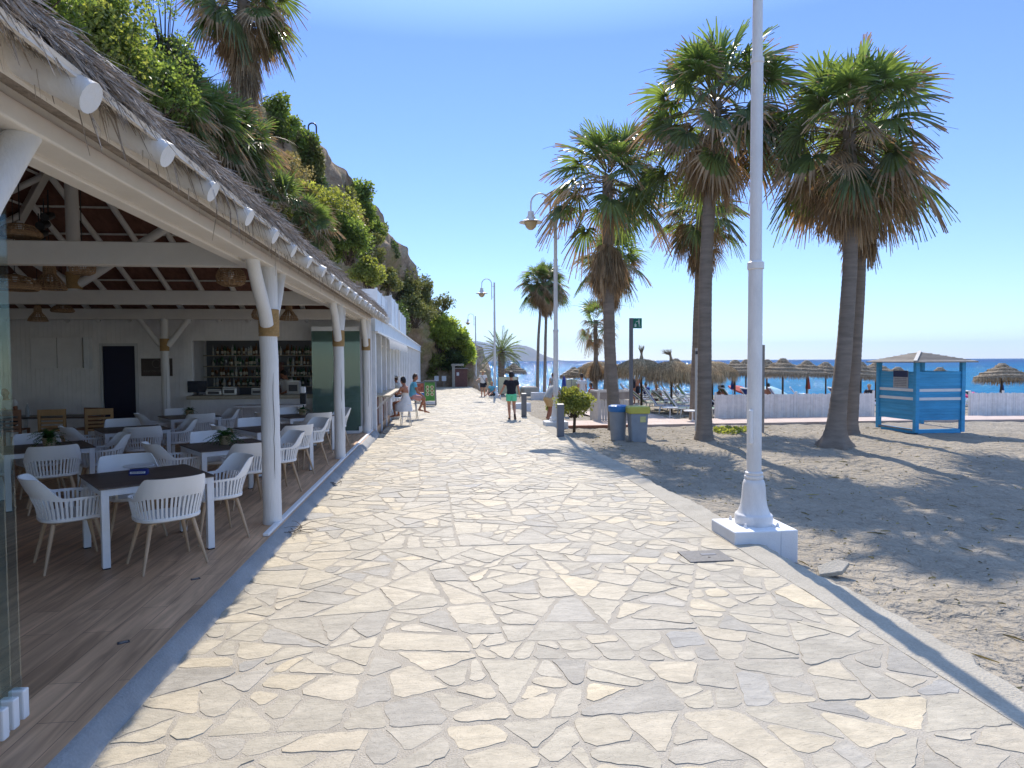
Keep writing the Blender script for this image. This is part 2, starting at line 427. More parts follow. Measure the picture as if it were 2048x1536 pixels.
def deck_mat():
    m = bpy.data.materials.new('deck_boards'); m.use_nodes = True
    nt = m.node_tree; N = nt.nodes; L = nt.links; b = N['Principled BSDF']
    b.inputs['Roughness'].default_value = .5; b.inputs['Specular IOR Level'].default_value = .35
    tc = N.new('ShaderNodeTexCoord'); mp = N.new('ShaderNodeMapping'); mp.inputs['Rotation'].default_value = (0, 0, R(90))
    L.new(tc.outputs['Object'], mp.inputs['Vector'])
    br = N.new('ShaderNodeTexBrick'); br.inputs['Scale'].default_value = 1; br.inputs['Brick Width'].default_value = 1.22; br.inputs['Row Height'].default_value = .2
    br.inputs['Mortar Size'].default_value = .0022; br.offset = .37; br.inputs['Bias'].default_value = 0
    br.inputs['Color1'].default_value = (.62, .385, .225, 1); br.inputs['Color2'].default_value = (.50, .305, .175, 1); br.inputs['Mortar'].default_value = (.18, .11, .07, 1)
    L.new(mp.outputs[0], br.inputs['Vector'])
    m2 = N.new('ShaderNodeMapping'); m2.inputs['Scale'].default_value = (9, .8, 1); L.new(tc.outputs['Object'], m2.inputs['Vector'])
    n = N.new('ShaderNodeTexNoise'); n.inputs['Scale'].default_value = 1.6; n.inputs['Detail'].default_value = 7; n.inputs['Distortion'].default_value = .8; L.new(m2.outputs[0], n.inputs['Vector'])
    mr = N.new('ShaderNodeMapRange'); mr.inputs['From Min'].default_value = .3; mr.inputs['From Max'].default_value = .7; mr.inputs['To Min'].default_value = .62; mr.inputs['To Max'].default_value = 1.25
    L.new(n.outputs['Fac'], mr.inputs['Value'])
    mx = N.new('ShaderNodeMix'); mx.data_type = 'RGBA'; mx.blend_type = 'MULTIPLY'; mx.inputs['Factor'].default_value = 1
    L.new(br.outputs['Color'], mx.inputs['A']); L.new(mr.outputs[0], mx.inputs['B']); L.new(mx.outputs['Result'], b.inputs['Base Color'])
    bp = N.new('ShaderNodeBump'); bp.inputs['Strength'].default_value = .15; bp.inputs['Distance'].default_value = .01
    L.new(n.outputs['Fac'], bp.inputs['Height']); L.new(bp.outputs[0], b.inputs['Normal'])
    return m
M['deck_boards'] = deck_mat()
def tile_mat():
    m = bpy.data.materials.new('pink_tiles'); m.use_nodes = True
    nt = m.node_tree; N = nt.nodes; L = nt.links; b = N['Principled BSDF']; b.inputs['Roughness'].default_value = .8
    tc = N.new('ShaderNodeTexCoord')
    br = N.new('ShaderNodeTexBrick'); br.inputs['Scale'].default_value = 1; br.inputs['Brick Width'].default_value = .4; br.inputs['Row Height'].default_value = .2
    br.inputs['Mortar Size'].default_value = .006
    br.inputs['Color1'].default_value = (.47, .36, .30, 1); br.inputs['Color2'].default_value = (.52, .42, .36, 1); br.inputs['Mortar'].default_value = (.36, .29, .25, 1)
    L.new(tc.outputs['Object'], br.inputs['Vector'])
    n = N.new('ShaderNodeTexNoise'); n.inputs['Scale'].default_value = 3; n.inputs['Detail'].default_value = 6; L.new(tc.outputs['Object'], n.inputs['Vector'])
    mr = N.new('ShaderNodeMapRange'); mr.inputs['To Min'].default_value = .75; mr.inputs['To Max'].default_value = 1.25; L.new(n.outputs['Fac'], mr.inputs['Value'])
    mx = N.new('ShaderNodeMix'); mx.data_type = 'RGBA'; mx.blend_type = 'MULTIPLY'; mx.inputs['Factor'].default_value = 1
    L.new(br.outputs['Color'], mx.inputs['A']); L.new(mr.outputs[0], mx.inputs['B']); L.new(mx.outputs['Result'], b.inputs['Base Color'])
    return m
M['pink_tiles'] = tile_mat()

# ------------------------------------------------------------------ promenade of crazy paving
XL = -1.82
def xr(y):
    t = min(1, max(0, (y - 28) / 32)); t = t * t * (3 - 2 * t)
    return 3.17 - .75 * t
YEND = 63.0
def clip_half(poly, p, n):
    out = []
    k = len(poly)
    for i in range(k):
        a = poly[i]; b = poly[(i + 1) % k]
        da = (a[0] - p[0]) * n[0] + (a[1] - p[1]) * n[1]; db = (b[0] - p[0]) * n[0] + (b[1] - p[1]) * n[1]
        if da >= 0: out.append(a)
        if (da >= 0) != (db >= 0):
            t = da / (da - db); out.append((a[0] + (b[0] - a[0]) * t, a[1] + (b[1] - a[1]) * t))
    return out
def area(p):
    return 0.5 * sum(p[i][0] * p[(i + 1) % len(p)][1] - p[(i + 1) % len(p)][0] * p[i][1] for i in range(len(p)))
def split_stones(poly, rg, big=1.0):
    out = []; st = [poly]
    while st:
        p = st.pop(); A = area(p)
        if A < 0.012: continue
        if A < rg.choice((.045, .06, .085, .115, .15, .21)) * big:
            out.append(p); continue
        cx = sum(q[0] for q in p) / len(p); cy = sum(q[1] for q in p) / len(p)
        sxx = sum((q[0] - cx) ** 2 for q in p); syy = sum((q[1] - cy) ** 2 for q in p); sxy = sum((q[0] - cx) * (q[1] - cy) for q in p)
        th = .5 * math.atan2(2 * sxy, sxx - syy) + rg.gauss(0, .42)        # split across the long axis
        n = (math.cos(th), math.sin(th)); k = rg.uniform(-.16, .16) * math.sqrt(abs(A))
        o = (cx + n[0] * k, cy + n[1] * k)
        st.append(clip_half(p, o, n)); st.append(clip_half(p, o, (-n[0], -n[1])))
        st = [q for q in st if len(q) >= 3]
    return out
def inset(poly, d):
    k = len(poly); out = poly
    for i in range(k):
        a = poly[i]; b = poly[(i + 1) % k]; ex, ey = b[0] - a[0], b[1] - a[1]; l = math.hypot(ex, ey)
        if l < 1e-6: continue
        n = (-ey / l, ex / l); out = clip_half(out, (a[0] + n[0] * d, a[1] + n[1] * d), n)
        if len(out) < 3: return []
    return out
def chamfer(poly, rg):
    out = []
    k = len(poly)
    for i in range(k):
        a, b, c = poly[i - 1], poly[i], poly[(i + 1) % k]
        l1 = math.hypot(a[0] - b[0], a[1] - b[1]); l2 = math.hypot(c[0] - b[0], c[1] - b[1])
        r = min(rg.uniform(.005, .06), l1 * .3, l2 * .3)
        if l1 < 1e-6 or l2 < 1e-6: continue
        out.append((b[0] + (a[0] - b[0]) / l1 * r, b[1] + (a[1] - b[1]) / l1 * r)); out.append((b[0] + (c[0] - b[0]) / l2 * r, b[1] + (c[1] - b[1]) / l2 * r))
    return out
def build_paving():
    rg = random.Random(5)
    mb = MB()
    y = -5.0
    while y < YEND:
        y1 = min(y + 6, YEND)
        base = [(XL + .02, y), (xr(y), y), (xr(y1), y1), (XL + .02, y1)]
        for p in split_stones(base, rg, 1.0 if y < 25 else 1.3):
            near = y < 13
            d = rg.uniform(.007, .014) if rg.random() < .68 else rg.uniform(.014, .030)
            q = inset(p, d)
            if len(q) < 3 or area(q) < .008: continue
            q = chamfer(q, rg)
            if near or y < 25:
                z = []
                stp = .05 if near else .12
                for i in range(len(q)):
                    a = q[i]; b = q[(i + 1) % len(q)]; l = math.hypot(b[0] - a[0], b[1] - a[1]); k = max(1, int(l / stp))
                    for j in range(k):
                        t = j / k; px, py = a[0] + (b[0] - a[0]) * t, a[1] + (b[1] - a[1]) * t
                        if j: 
                            px += rg.gauss(0, .0062); py += rg.gauss(0, .0062)
                        z.append((px, py))
                q = z
            n = len(q); cx = sum(a[0] for a in q) / n; cy = sum(a[1] for a in q) / n
            h = rg.uniform(.0095, .0125); tx, ty = rg.gauss(0, .006), rg.gauss(0, .006)
            top = [(a[0], a[1], zpath(a[1]) + max(.0092, h + (a[0] - cx) * tx + (a[1] - cy) * ty)) for a in q]
            mid = [(cx + (a[0] - cx) * 1.012, cy + (a[1] - cy) * 1.012, t[2] - .004) for a, t in zip(q, top)]
            bot = [(cx + (a[0] - cx) * 1.02, cy + (a[1] - cy) * 1.02, zpath(a[1]) - .02) for a in q]
            fs = [tuple(range(n))]
            for i in range(n):
                j = (i + 1) % n
                fs.append((n + i, n + j, j, i)); fs.append((2 * n + i, 2 * n + j, n + j, n + i))
            mb.add(top + mid + bot, fs, rg.random())
        y = y1
    struct(mb.build('promenade_paving', M['flagstone']))
    # mortar bed
    mb = MB(); ys = [-6 + i * 1.5 for i in range(48)]
    vs = []; fs = []
    for yy in ys:
        vs += [(XL, yy, zpath(yy) + .008), (xr(yy) + .02, yy, zpath(yy) + .008)]
    for i in range(len(ys) - 1): fs.append((2 * i, 2 * i + 1, 2 * i + 3, 2 * i + 2))
    struct(MB().add(vs, fs).build('promenade_bed', M['mortar']))
    # low concrete kerb on the sea side, rough edge
    vs = []; fs = []; k = 0
    yy = -6.0; rg = random.Random(9)
    while yy < YEND:
        x0 = xr(yy); z = zpath(yy); w = .40 + rg.gauss(0, .012) + (.05 * math.sin(yy * 1.7))
        e = rg.gauss(0, .006)
        vs += [(x0, yy, z - .1), (x0, yy, z + .012 + e * .3), (x0 + w * .55, yy, z + .022 + e), (x0 + w - .03, yy, z + .012 + e), (x0 + w, yy, z - .02), (x0 + w + .03, yy, z - .6)]
        if k:
            for j in range(5): fs.append(((k - 1) * 6 + j, (k - 1) * 6 + j + 1, k * 6 + j + 1, k * 6 + j))
        k += 1; yy += .12 if yy < 20 else .5
    o = MB().add(vs, fs).build('promenade_kerb', M['kerb'], smooth=True, auto=40)
    struct(o)
build_paving()

# ------------------------------------------------------------------ deck of the restaurant
DZ = 0.10
o = MB().span((-13.2, -6, -.4), (-1.93, 24, DZ)).build('deck_floor', M['deck_boards']); struct(o)
mb = MB(); vs = []; fs = []; k = 0; yy = -6.0; rg = random.Random(3)
while yy < 18.6:
    w = rg.gauss(0, .007)
    vs += [(-1.93, yy, -.3), (-1.93, yy, DZ - .004), (-1.885, yy, DZ - .010), (-1.83 + w, yy, .035), (-1.79 + w, yy, .006), (-1.78 + w, yy, -.1)]
    if k:
        for j in range(5): fs.append(((k - 1) * 6 + j, (k - 1) * 6 + j + 1, k * 6 + j + 1, k * 6 + j))
    k += 1; yy += .2
struct(MB().add(vs, fs).build('deck_kerb', M['concrete'], smooth=True, auto=50))

# ------------------------------------------------------------------ sand, beach, sea floor
SEA = -2.6
def zsand(x, y):
    edge = xr(min(y, 60)) + .4
    base = zpath(y) - .10
    near = min(1, max(0, (15.5 - y) / 7.0)); near = near * near * (3 - 2 * near)
    base -= .20 * near * min(1, max(.35, (x - edge) / 1.2 + .35))
    s = y * .62 + x * .62
    if s > 23:
        t = (s - 23)
        base -= .0105 * t + .00045 * t * t * 1.35
    far = y - 62
    if far > 0: base -= far * .12
    return max(base, SEA - 3)
def grow(a, b, d0, g):
    out = [a]; d = d0
    while out[-1] < b:
        out.append(out[-1] + d); d *= g
    return out
xs = grow(3.3, 90, .11, 1.022); ys = grow(0, 110, .10, 1.012); ys = [-y for y in grow(0.1, 7, .2, 1.1)][::-1] + ys
vs = []
for yy in ys:
    for i, x in enumerate(xs):
        dxs = xr(min(yy, 60)) + .2 - 3.37
        X = x + dxs
        z = zsand(X, yy)
        if x < 30 and yy < 40:
            k = min(1, (x - 3.3) / .5)
            a = mnoise.noise(Vector((X * 1.1, yy * 1.1, 0))) * .045 + mnoise.noise(Vector((X * 2.6, yy * 2.6, 4))) * .045
            b = mnoise.noise(Vector((X * 5.5, yy * 5.5, 8))) * .026
            z += k * (a + b)
        vs.append((X, yy, z))
nx = len(xs); fs = [(j * nx + i, j * nx + i + 1, (j + 1) * nx + i + 1, (j + 1) * nx + i) for j in range(len(ys) - 1) for i in range(nx - 1)]
o = MB().add(vs, fs).build('beach_sand', M['sand'], smooth=True); struct(o)
# ground sheet under everything on the land side
o = MB().span((-60, -30, -1.2), (3.3, 62, -.62)).build('ground', M['sand']); struct(o)

def sea_mat():
    m = bpy.data.materials.new('sea_water'); m.use_nodes = True
    nt = m.node_tree; N = nt.nodes; L = nt.links; b = N['Principled BSDF']
    tc = N.new('ShaderNodeTexCoord')
    n0 = N.new('ShaderNodeTexNoise'); n0.inputs['Scale'].default_value = .02; n0.inputs['Detail'].default_value = 4
    mp0 = N.new('ShaderNodeMapping'); mp0.inputs['Scale'].default_value = (.25, 1, 1); L.new(tc.outputs['Object'], mp0.inputs['Vector']); L.new(mp0.outputs[0], n0.inputs['Vector'])
    sx = N.new('ShaderNodeVectorMath'); sx.operation = 'LENGTH'; L.new(tc.outputs['Object'], sx.inputs[0])
    mr = N.new('ShaderNodeMapRange'); mr.inputs['From Min'].default_value = 50; mr.inputs['From Max'].default_value = 1600; mr.interpolation_type = 'SMOOTHSTEP'
    L.new(sx.outputs['Value'], mr.inputs['Value'])
    r = N.new('ShaderNodeValToRGB'); e = r.color_ramp.elements
    e[0].color = (.006, .15, .29, 1); e[1].color = (.005, .06, .18, 1); q = e.new(.22); q.color = (.005, .105, .25, 1)
    L.new(mr.outputs[0], r.inputs['Fac'])
    mx = N.new('ShaderNodeMix'); mx.data_type = 'RGBA'; mx.blend_type = 'MULTIPLY'; mx.inputs['Factor'].default_value = 1
    m2 = N.new('ShaderNodeMapRange'); m2.inputs['To Min'].default_value = .75; m2.inputs['To Max'].default_value = 1.25; L.new(n0.outputs['Fac'], m2.inputs['Value'])
    L.new(r.outputs['Color'], mx.inputs['A']); L.new(m2.outputs[0], mx.inputs['B']); L.new(mx.outputs['Result'], b.inputs['Base Color'])
    b.inputs['Roughness'].default_value = .07; b.inputs['Specular IOR Level'].default_value = 0.0; b.inputs['IOR'].default_value = 1.33
    hs = []
    for sc, dist in ((.55, .5), (2.2, .15)):
        n = N.new('ShaderNodeTexNoise'); n.inputs['Scale'].default_value = sc; n.inputs['Detail'].default_value = 3; n.inputs['Distortion'].default_value = .3
        mp = N.new('ShaderNodeMapping'); mp.inputs['Scale'].default_value = (.6, 1.0, 1); mp.inputs['Rotation'].default_value = (0, 0, .3)
        L.new(tc.outputs['Object'], mp.inputs['Vector']); L.new(mp.outputs[0], n.inputs['Vector'])
        bp = N.new('ShaderNodeBump'); bp.inputs['Strength'].default_value = 1; bp.inputs['Distance'].default_value = dist * 2.4
        L.new(n.outputs['Fac'], bp.inputs['Height'])
        if hs: L.new(hs[-1].outputs[0], bp.inputs['Normal'])
        hs.append(bp)
    L.new(hs[-1].outputs[0], b.inputs['Normal'])
    gl = N.new('ShaderNodeBsdfGlossy'); gl.inputs['Roughness'].default_value = .10; L.new(hs[-1].outputs[0], gl.inputs['Normal'])
    ms = N.new('ShaderNodeMixShader'); ms.inputs[0].default_value = .15; L.new(b.outputs[0], ms.inputs[1]); L.new(gl.outputs[0], ms.inputs[2])
    L.new(ms.outputs[0], N['Material Output'].inputs['Surface'])
    return m
M['sea_water'] = sea_mat()
vs = []; fs = []
yr = grow(-60, 13500, 6, 1.06); xg = [-x for x in grow(4, 12000, 6, 1.09)][::-1] + grow(4, 12000, 6, 1.09)
for yy in yr:
    for x in xg: vs.append((x, yy, SEA))
nx = len(xg); fs = [(j * nx + i, j * nx + i + 1, (j + 1) * nx + i + 1, (j + 1) * nx + i) for j in range(len(yr) - 1) for i in range(nx - 1)]
struct(MB().add(vs, fs).build('sea', M['sea_water']))

# ------------------------------------------------------------------ far headland
M['hill'] = pm('hill', (0.085, 0.085, 0.055), .95, .35, .0016, 0, 40, .05, col2=(.20, .16, .11), detail=9)
def ridge(name, pts, D, depth, seed):
    """pts: skyline as picture points; the hill stands D metres away with real depth"""
    rg = random.Random(seed); top = []
    for i in range(len(pts) - 1):
        for k in range(10):
            t = k / 10; px = pts[i][0] + (pts[i + 1][0] - pts[i][0]) * t; py = pts[i][1] + (pts[i + 1][1] - pts[i][1]) * t
            top.append(atY(px, py, D))
    top.append(atY(*pts[-1], D))
    vs = []; nrow = 9
    for p in top:
        h = max(2, p.z - SEA)
        for j in range(nrow):
            t = j / (nrow - 1) * 2 - 1                      # -1 front foot .. +1 back foot
            z = SEA - 5 + (h + 5) * (1 - abs(t) ** 1.25)
            w = mnoise.noise(Vector((p.x * .003, t * 2.3, seed)))
            vs.append((p.x + w * depth * .12 * abs(t), p.y + t * depth + w * depth * .15 * (1 - abs(t)), z + w * h * .14 * (1 - abs(t) ** .5) * min(1, abs(t) * 4)))
    n = len(top); fs = [(i * nrow + j, (i + 1) * nrow + j, (i + 1) * nrow + j + 1, i * nrow + j + 1) for i in range(n - 1) for j in range(nrow - 1)]
    struct(MB().add(vs, fs).build(name, M['hill'], smooth=True))
ridge('headland_hill', [(960, 722), (975, 712), (1000, 700), (1020, 692), (1036, 690), (1052, 692), (1066, 698), (1076, 705), (1090, 712), (1104, 717), (1112, 722)], 10500, 1200, 3)
ridge('distant_hill', [(780, 690), (840, 678), (890, 681), (925, 684), (955, 682), (985, 688), (1000, 697), (1020, 706), (1045, 714), (1060, 722)], 12500, 900, 8)

# ------------------------------------------------------------------ sandstone cliff behind the buildings
def cliff_mat():
    m = bpy.data.materials.new('cliff_rock'); m.use_nodes = True
    nt = m.node_tree; N = nt.nodes; L = nt.links; b = N['Principled BSDF']; b.inputs['Roughness'].default_value = .95; b.inputs['Specular IOR Level'].default_value = .1
    tc = N.new('ShaderNodeTexCoord')
    def nz(s, d=8, dist=0, st=(1, 1, 1)):
        mp = N.new('ShaderNodeMapping'); mp.inputs['Scale'].default_value = st; L.new(tc.outputs['Object'], mp.inputs['Vector'])
        n = N.new('ShaderNodeTexNoise'); n.inputs['Scale'].default_value = s; n.inputs['Detail'].default_value = d; n.inputs['Distortion'].default_value = dist; n.inputs['Roughness'].default_value = .68
        L.new(mp.outputs[0], n.inputs['Vector']); return n
    n1 = nz(.55, 9, .5, (1, 1, 1.8)); r1 = N.new('ShaderNodeValToRGB'); e = r1.color_ramp.elements
    e[0].position = .28; e[0].color = (.18, .11, .07, 1); e[1].position = .75; e[1].color = (.56, .43, .30, 1); q = e.new(.5); q.color = (.40, .29, .195, 1)
    L.new(n1.outputs['Fac'], r1.inputs['Fac'])
    n2 = nz(.33, 7, .3); r2 = N.new('ShaderNodeValToRGB'); e = r2.color_ramp.elements; e[0].position = .50; e[0].color = (0, 0, 0, 1); e[1].position = .60; e[1].color = (1, 1, 1, 1)
    L.new(n2.outputs['Fac'], r2.inputs['Fac'])
    n3 = nz(5, 6); r3 = N.new('ShaderNodeValToRGB'); e = r3.color_ramp.elements; e[0].position = .35; e[0].color = (.23, .20, .09, 1); e[1].position = .7; e[1].color = (.40, .33, .16, 1)
    L.new(n3.outputs['Fac'], r3.inputs['Fac'])
    mx = N.new('ShaderNodeMix'); mx.data_type = 'RGBA'; L.new(r2.outputs['Color'], mx.inputs['Factor']); L.new(r1.outputs['Color'], mx.inputs['A']); L.new(r3.outputs['Color'], mx.inputs['B'])
    n4 = nz(9, 6); mr = N.new('ShaderNodeMapRange'); mr.inputs['To Min'].default_value = .6; mr.inputs['To Max'].default_value = 1.4; L.new(n4.outputs['Fac'], mr.inputs['Value'])
    m3 = N.new('ShaderNodeMix'); m3.data_type = 'RGBA'; m3.blend_type = 'MULTIPLY'; m3.inputs['Factor'].default_value = 1
    L.new(mx.outputs['Result'], m3.inputs['A']); L.new(mr.outputs[0], m3.inputs['B']); L.new(m3.outputs['Result'], b.inputs['Base Color'])
    n5 = nz(2.5, 9, .4); bp = N.new('ShaderNodeBump'); bp.inputs['Strength'].default_value = 1; bp.inputs['Distance'].default_value = .35
    L.new(n5.outputs['Fac'], bp.inputs['Height']); L.new(bp.outputs[0], b.inputs['Normal'])
    return m
M['cliff_rock'] = cliff_mat()
# stations: Y, foot X, foot Z, crest X, crest Z
def crest(px, py, Y):
    p = atY(px, py, Y); return (p.x, p.z)
ST = [(-12, -14, 0, -18.5, 16), (6, -13.8, 0, -17.5, 16), (16, -13.4, 0, -16, 16), (22, -11.5, 0, -13.3, 15.6), (28, -7.5, 0) + crest(395, 175, 28), (33, -6.8, 0) + crest(470, 190, 33),
      (37, -6.4, 0) + crest(528, 218, 37), (41, -6.2, 0) + crest(600, 258, 41), (45, -6.0, 0) + crest(655, 300, 45), (49, -5.8, 0) + crest(705, 352, 49), (53, -5.4, 0) + crest(752, 408, 53),
      (57, -4.6, -.3) + crest(795, 472, 57), (60, -3.4, -.4) + crest(822, 500, 60), (63, -1.2, -.4) + crest(850, 565, 63), (65, 2.2, -.5) + crest(872, 610, 65), (68, 4.0, -.6) + crest(908, 655, 68),
      (71, 5.6, -.8) + crest(952, 690, 71), (74, 6.0, -1.2) + crest(968, 697, 74), (77, 5.0, -2) + crest(960, 712, 77), (82, 1.5, -3, -2, -1.5), (86, -6, -4, -8, -3)]
def lerp_st(y):
    for a, b in zip(ST, ST[1:]):
        if a[0] <= y <= b[0]:
            t = (y - a[0]) / (b[0] - a[0]); return [a[i] + (b[i] - a[i]) * t for i in range(5)]
    return list(ST[-1])
def cliff_pt(y, t, rough=1.0):
    """t 0 at the foot, 1 at the crest, above 1 on the plateau"""
    s = lerp_st(y)
    if t <= 1:
        k = t
        x = s[1] + (s[3] - s[1]) * (k ** 1.1); z = s[2] - .6 + (s[4] - s[2] + .6) * k
    else:
        k = t - 1; x = s[3] - k * 20; z = s[4] + .3 * k - 1.2 * k * k
    p = Vector((x, y, z))
    if rough:
        q = Vector((x * .22, y * .22, z * .30)); w = mnoise.fractal(q, 1.0, 2.1, 5) * 1.25
        q2 = Vector((x * .9, y * .9, z * 1.5 + 9)); w2 = mnoise.fractal(q2, 1.0, 2.1, 4) * .38
        amp = rough * (min(1, t * 3 + .25) if t < .8 else .55 if t <= 1 else .4)
        amp *= min(1, max(.25, (s[4] - s[2]) / 9))
        p += Vector((1, -.25, .12)) * (w + w2) * amp
    return p
yss = [-12 + i * .36 for i in range(int(98 / .36))]; tss = [i / 44 for i in range(45)] + [1.05, 1.15, 1.4, 1.8, 2.6]
vs = [cliff_pt(y, t) for y in yss for t in tss]; n = len(tss)
fs = [(i * n + j, (i + 1) * n + j, (i + 1) * n + j + 1, i * n + j + 1) for i in range(len(yss) - 1) for j in range(n - 1)]
struct(MB().add(vs, fs).build('cliff', M['cliff_rock'], smooth=True, auto=50))
# ------------------------------------------------------------------ open beach restaurant pavilion
def text_mesh(txt, size, mat, parent, loc, rot, name='lettering', ext=.002, align='CENTER'):
    cu = bpy.data.curves.new(name, 'FONT'); cu.body = txt; cu.size = size; cu.extrude = ext; cu.align_x = align; cu.align_y = 'CENTER'
    tmp = bpy.data.objects.new('tmp_text', cu); C.objects.link(tmp)
    dg = bpy.context.evaluated_depsgraph_get(); me = bpy.data.meshes.new_from_object(tmp.evaluated_get(dg))
    bpy.data.objects.remove(tmp); me.name = name
    me.materials.clear(); me.materials.append(mat)
    o = bpy.data.objects.new(name, me); C.objects.link(o); o.parent = parent; o.location = loc; o.rotation_euler = rot
    return o
PAV = thing('beach_restaurant', 'open white timber restaurant with roped posts and shaggy thatched roof', 'restaurant')
PX, PITCHR, YB = -2.06, .53, 18.4
XE, ZE, XR, XW = -1.50, 3.195, -7.0, -12.5
def zlog(x): return ZE + PITCHR * (XE - x)
POSTY = [-6.6 + 0 * 1, -1.88, 2.87, at(543, 1050, DZ).y + .1, at(682, 918, DZ).y + .1, at(740, 866, DZ).y + .1]
P1, P2, P3 = POSTY[3], POSTY[4], POSTY[5]
BZ0, BZ1 = 3.18, 3.455
def rope_wrap(parent, loc, r, z0, z1):
    prof = []; z = z0; k = 0; d = .017
    while z < z1:
        prof += [(r + .004, z), (r + .013, z + d * .3), (r + .013, z + d * .7), (r + .004, z + d * .98)]; z += d
    o = MB().lathe(prof, 24).build('rope_binding', M['rope'], parent, loc, smooth=True)
    return o
def log(a, b, r, rg=rnd, n=12, seg=8):
    a = Vector(a); b = Vector(b); pts = []; rad = []
    for i in range(seg + 1):
        t = i / seg; p = a.lerp(b, t)
        w = .012 if 0 < i < seg else 0
        pts.append(p + Vector((rg.gauss(0, w * .3), rg.gauss(0, w * .3), rg.gauss(0, w * .2)))); rad.append(r * (1.04 - .07 * t) * (1 + rg.gauss(0, .012)))
    return pts, rad
def make_post(x, y, zt, r, braces, zb=DZ, zw=(2.36, 2.68)):
    mb = MB(); p, q = log((0, 0, zb), (0, 0, zt), r, seg=14, n=18)
    mb.tube(p, q, 20)
    # a drying crack down the front
    o = mb.build('post', M['white_wood'], PAV, (x, y, 0), smooth=True, auto=50)
    ck = MB(); pts = [(r * .55 + rnd.gauss(0, .004), -r * .84 * 1.01 - .003, zb + .55 + i * .16) for i in range(9)]
    ck.tube(pts, [.0005] + [.003] * 7 + [.0005], 4)
    ck.build('drying_crack', M['twig'], o)
    rope_wrap(o, None, r * 1.02, zw[0], zw[1])
    for d in braces:
        b = MB(); p, q = log((d[0] * .09, d[1] * .09, zw[0] + .14), (d[0] * .66, d[1] * .66, zt + .06), r * .72, seg=5)
        b.tube(p, q, 14); b.build('brace', M['white_wood'], o, smooth=True, auto=50)
    return o
for y in POSTY:
    make_post(PX, y, BZ0 + .02, .105, [(0, 1), (0, -1)])
make_post(-7.2, YB - .75, BZ0 + .02, .10, [(1, 0), (-1, 0)])
make_post(-11.75, YB - .75, BZ0 + .02, .10, [(1, 0), (-1, 0)])
# beams: one along the front, cross beams at every post row
def beam(a, b, w, h):
    return MB().bar(a, b, w, h).build('beam', M['white_beam'], PAV, bevel=.012)
zc = (BZ0 + BZ1) / 2
beam((PX, -7, zc), (PX, YB + .05, zc), .17, BZ1 - BZ0)
for y in (POSTY[1], POSTY[2], P1, P2):
    beam((PX - .09, y, zc + .003), (XW - .1, y, zc + .003), .15, BZ1 - BZ0 - .004)
beam((PX - .09, YB - .75, zc + .003), (XW - .1, YB - .75, zc + .003), .15, BZ1 - BZ0 - .004)
beam((-12.3, -7, zc), (-12.3, YB, zc), .15, BZ1 - BZ0)
# inner fascia with the head track of the folding glass
mb = MB(); mb.span((-2.31, -6, 3.165), (-2.19, YB - .3, 3.26)); mb.span((-2.187, -6, 3.19), (-2.148, YB - .3, 3.24))
mb.build('glass_head_track', M['white_beam'], PAV, bevel=.006)
mb = MB(); mb.span((-2.01, P1 - .62, DZ + .002), (-1.945, YB, DZ + .034)); mb.build('floor_track', M['white_paint'], PAV, bevel=.006)
# rafters
for k in range(-10, 20):
    y = at(187, 190, 3.19).y + .05 + .777 * k
    if y > YB - .1: continue
    yy = y
    xi = XR if y < YB + XR - XE else XE - (YB - y)
    mb = MB(); p, q = log((XE + rnd.gauss(0, .012), y, zlog(XE)), (xi, y, zlog(xi)), .066, seg=10); mb.tube(p, q, 16)
    mb.build('rafter', M['white_wood'], PAV, smooth=True, auto=40)
for k in range(14):                                   # hip rafters run towards the camera
    x = -2.15 - .78 * k
    d = min(XE - x, x - XW)
    if d < .2: continue
    mb = MB(); p, q = log((x, YB, ZE), (x, YB - d, ZE + PITCHR * d), .062, seg=8); mb.tube(p, q, 14)
    mb.build('rafter', M['white_wood'], PAV, smooth=True, auto=40)
for s in (1, -1):
    e = (XE, YB) if s > 0 else (XW, YB)
    mb = MB(); mb.bar((e[0], e[1], ZE), (XR, YB - (XE - XR), zlog(XR)), .12, .17); mb.build('hip_rafter', M['white_beam'], PAV)
for k in range(-6, 18):
    y = .6 + k * 1.0
    if y > YB - .5: continue
    xi = XR if y < YB - 5.5 else XW + (YB - y)
    mb = MB(); mb.tube([(XW, y, ZE), (xi, y, ZE + PITCHR * (xi - XW))], .06, 10); mb.build('rafter', M['white_wood'], PAV, smooth=True, auto=40)
mb = MB(); mb.bar((XR, -7, zlog(XR)), (XR, YB - 5.4, zlog(XR)), .12, .22); mb.build('ridge_beam', M['white_beam'], PAV)
for k in range(1, 7):                                  # white purlins on the hip and the back slope
    d = .78 * k; zz = ZE + PITCHR * d + .075
    mb = MB(); mb.span((XE - d, YB - d - .02, zz - .018), (XW + d, YB - d + .02, zz + .018)); mb.build('purlin', M['white_wood'], PAV)
    mb = MB(); mb.span((XW + d - .02, -7, zz - .018), (XW + d + .02, YB - d, zz + .018)); mb.build('purlin', M['white_wood'], PAV)
# king posts with braces, ropes where they meet
for y in (POSTY[2], P1, P2):
    mb = MB(); p, q = log((XR, y, BZ1 - .02), (XR, y, zlog(XR) - .1), .115); mb.tube(p, q, 16)
    o = mb.build('king_post', M['white_wood'], PAV, smooth=True, auto=40)
    for s in (1, -1):
        b = MB(); p, q = log((XR + s * .08, y, BZ1 + .12), (XR + s * 1.75, y, BZ1 + 1.25), .085, seg=5); b.tube(p, q, 12); b.build('brace', M['white_wood'], o, smooth=True, auto=40)
    rope_wrap(o, (XR, y, 0), .125, BZ1 + .02, BZ1 + .34)
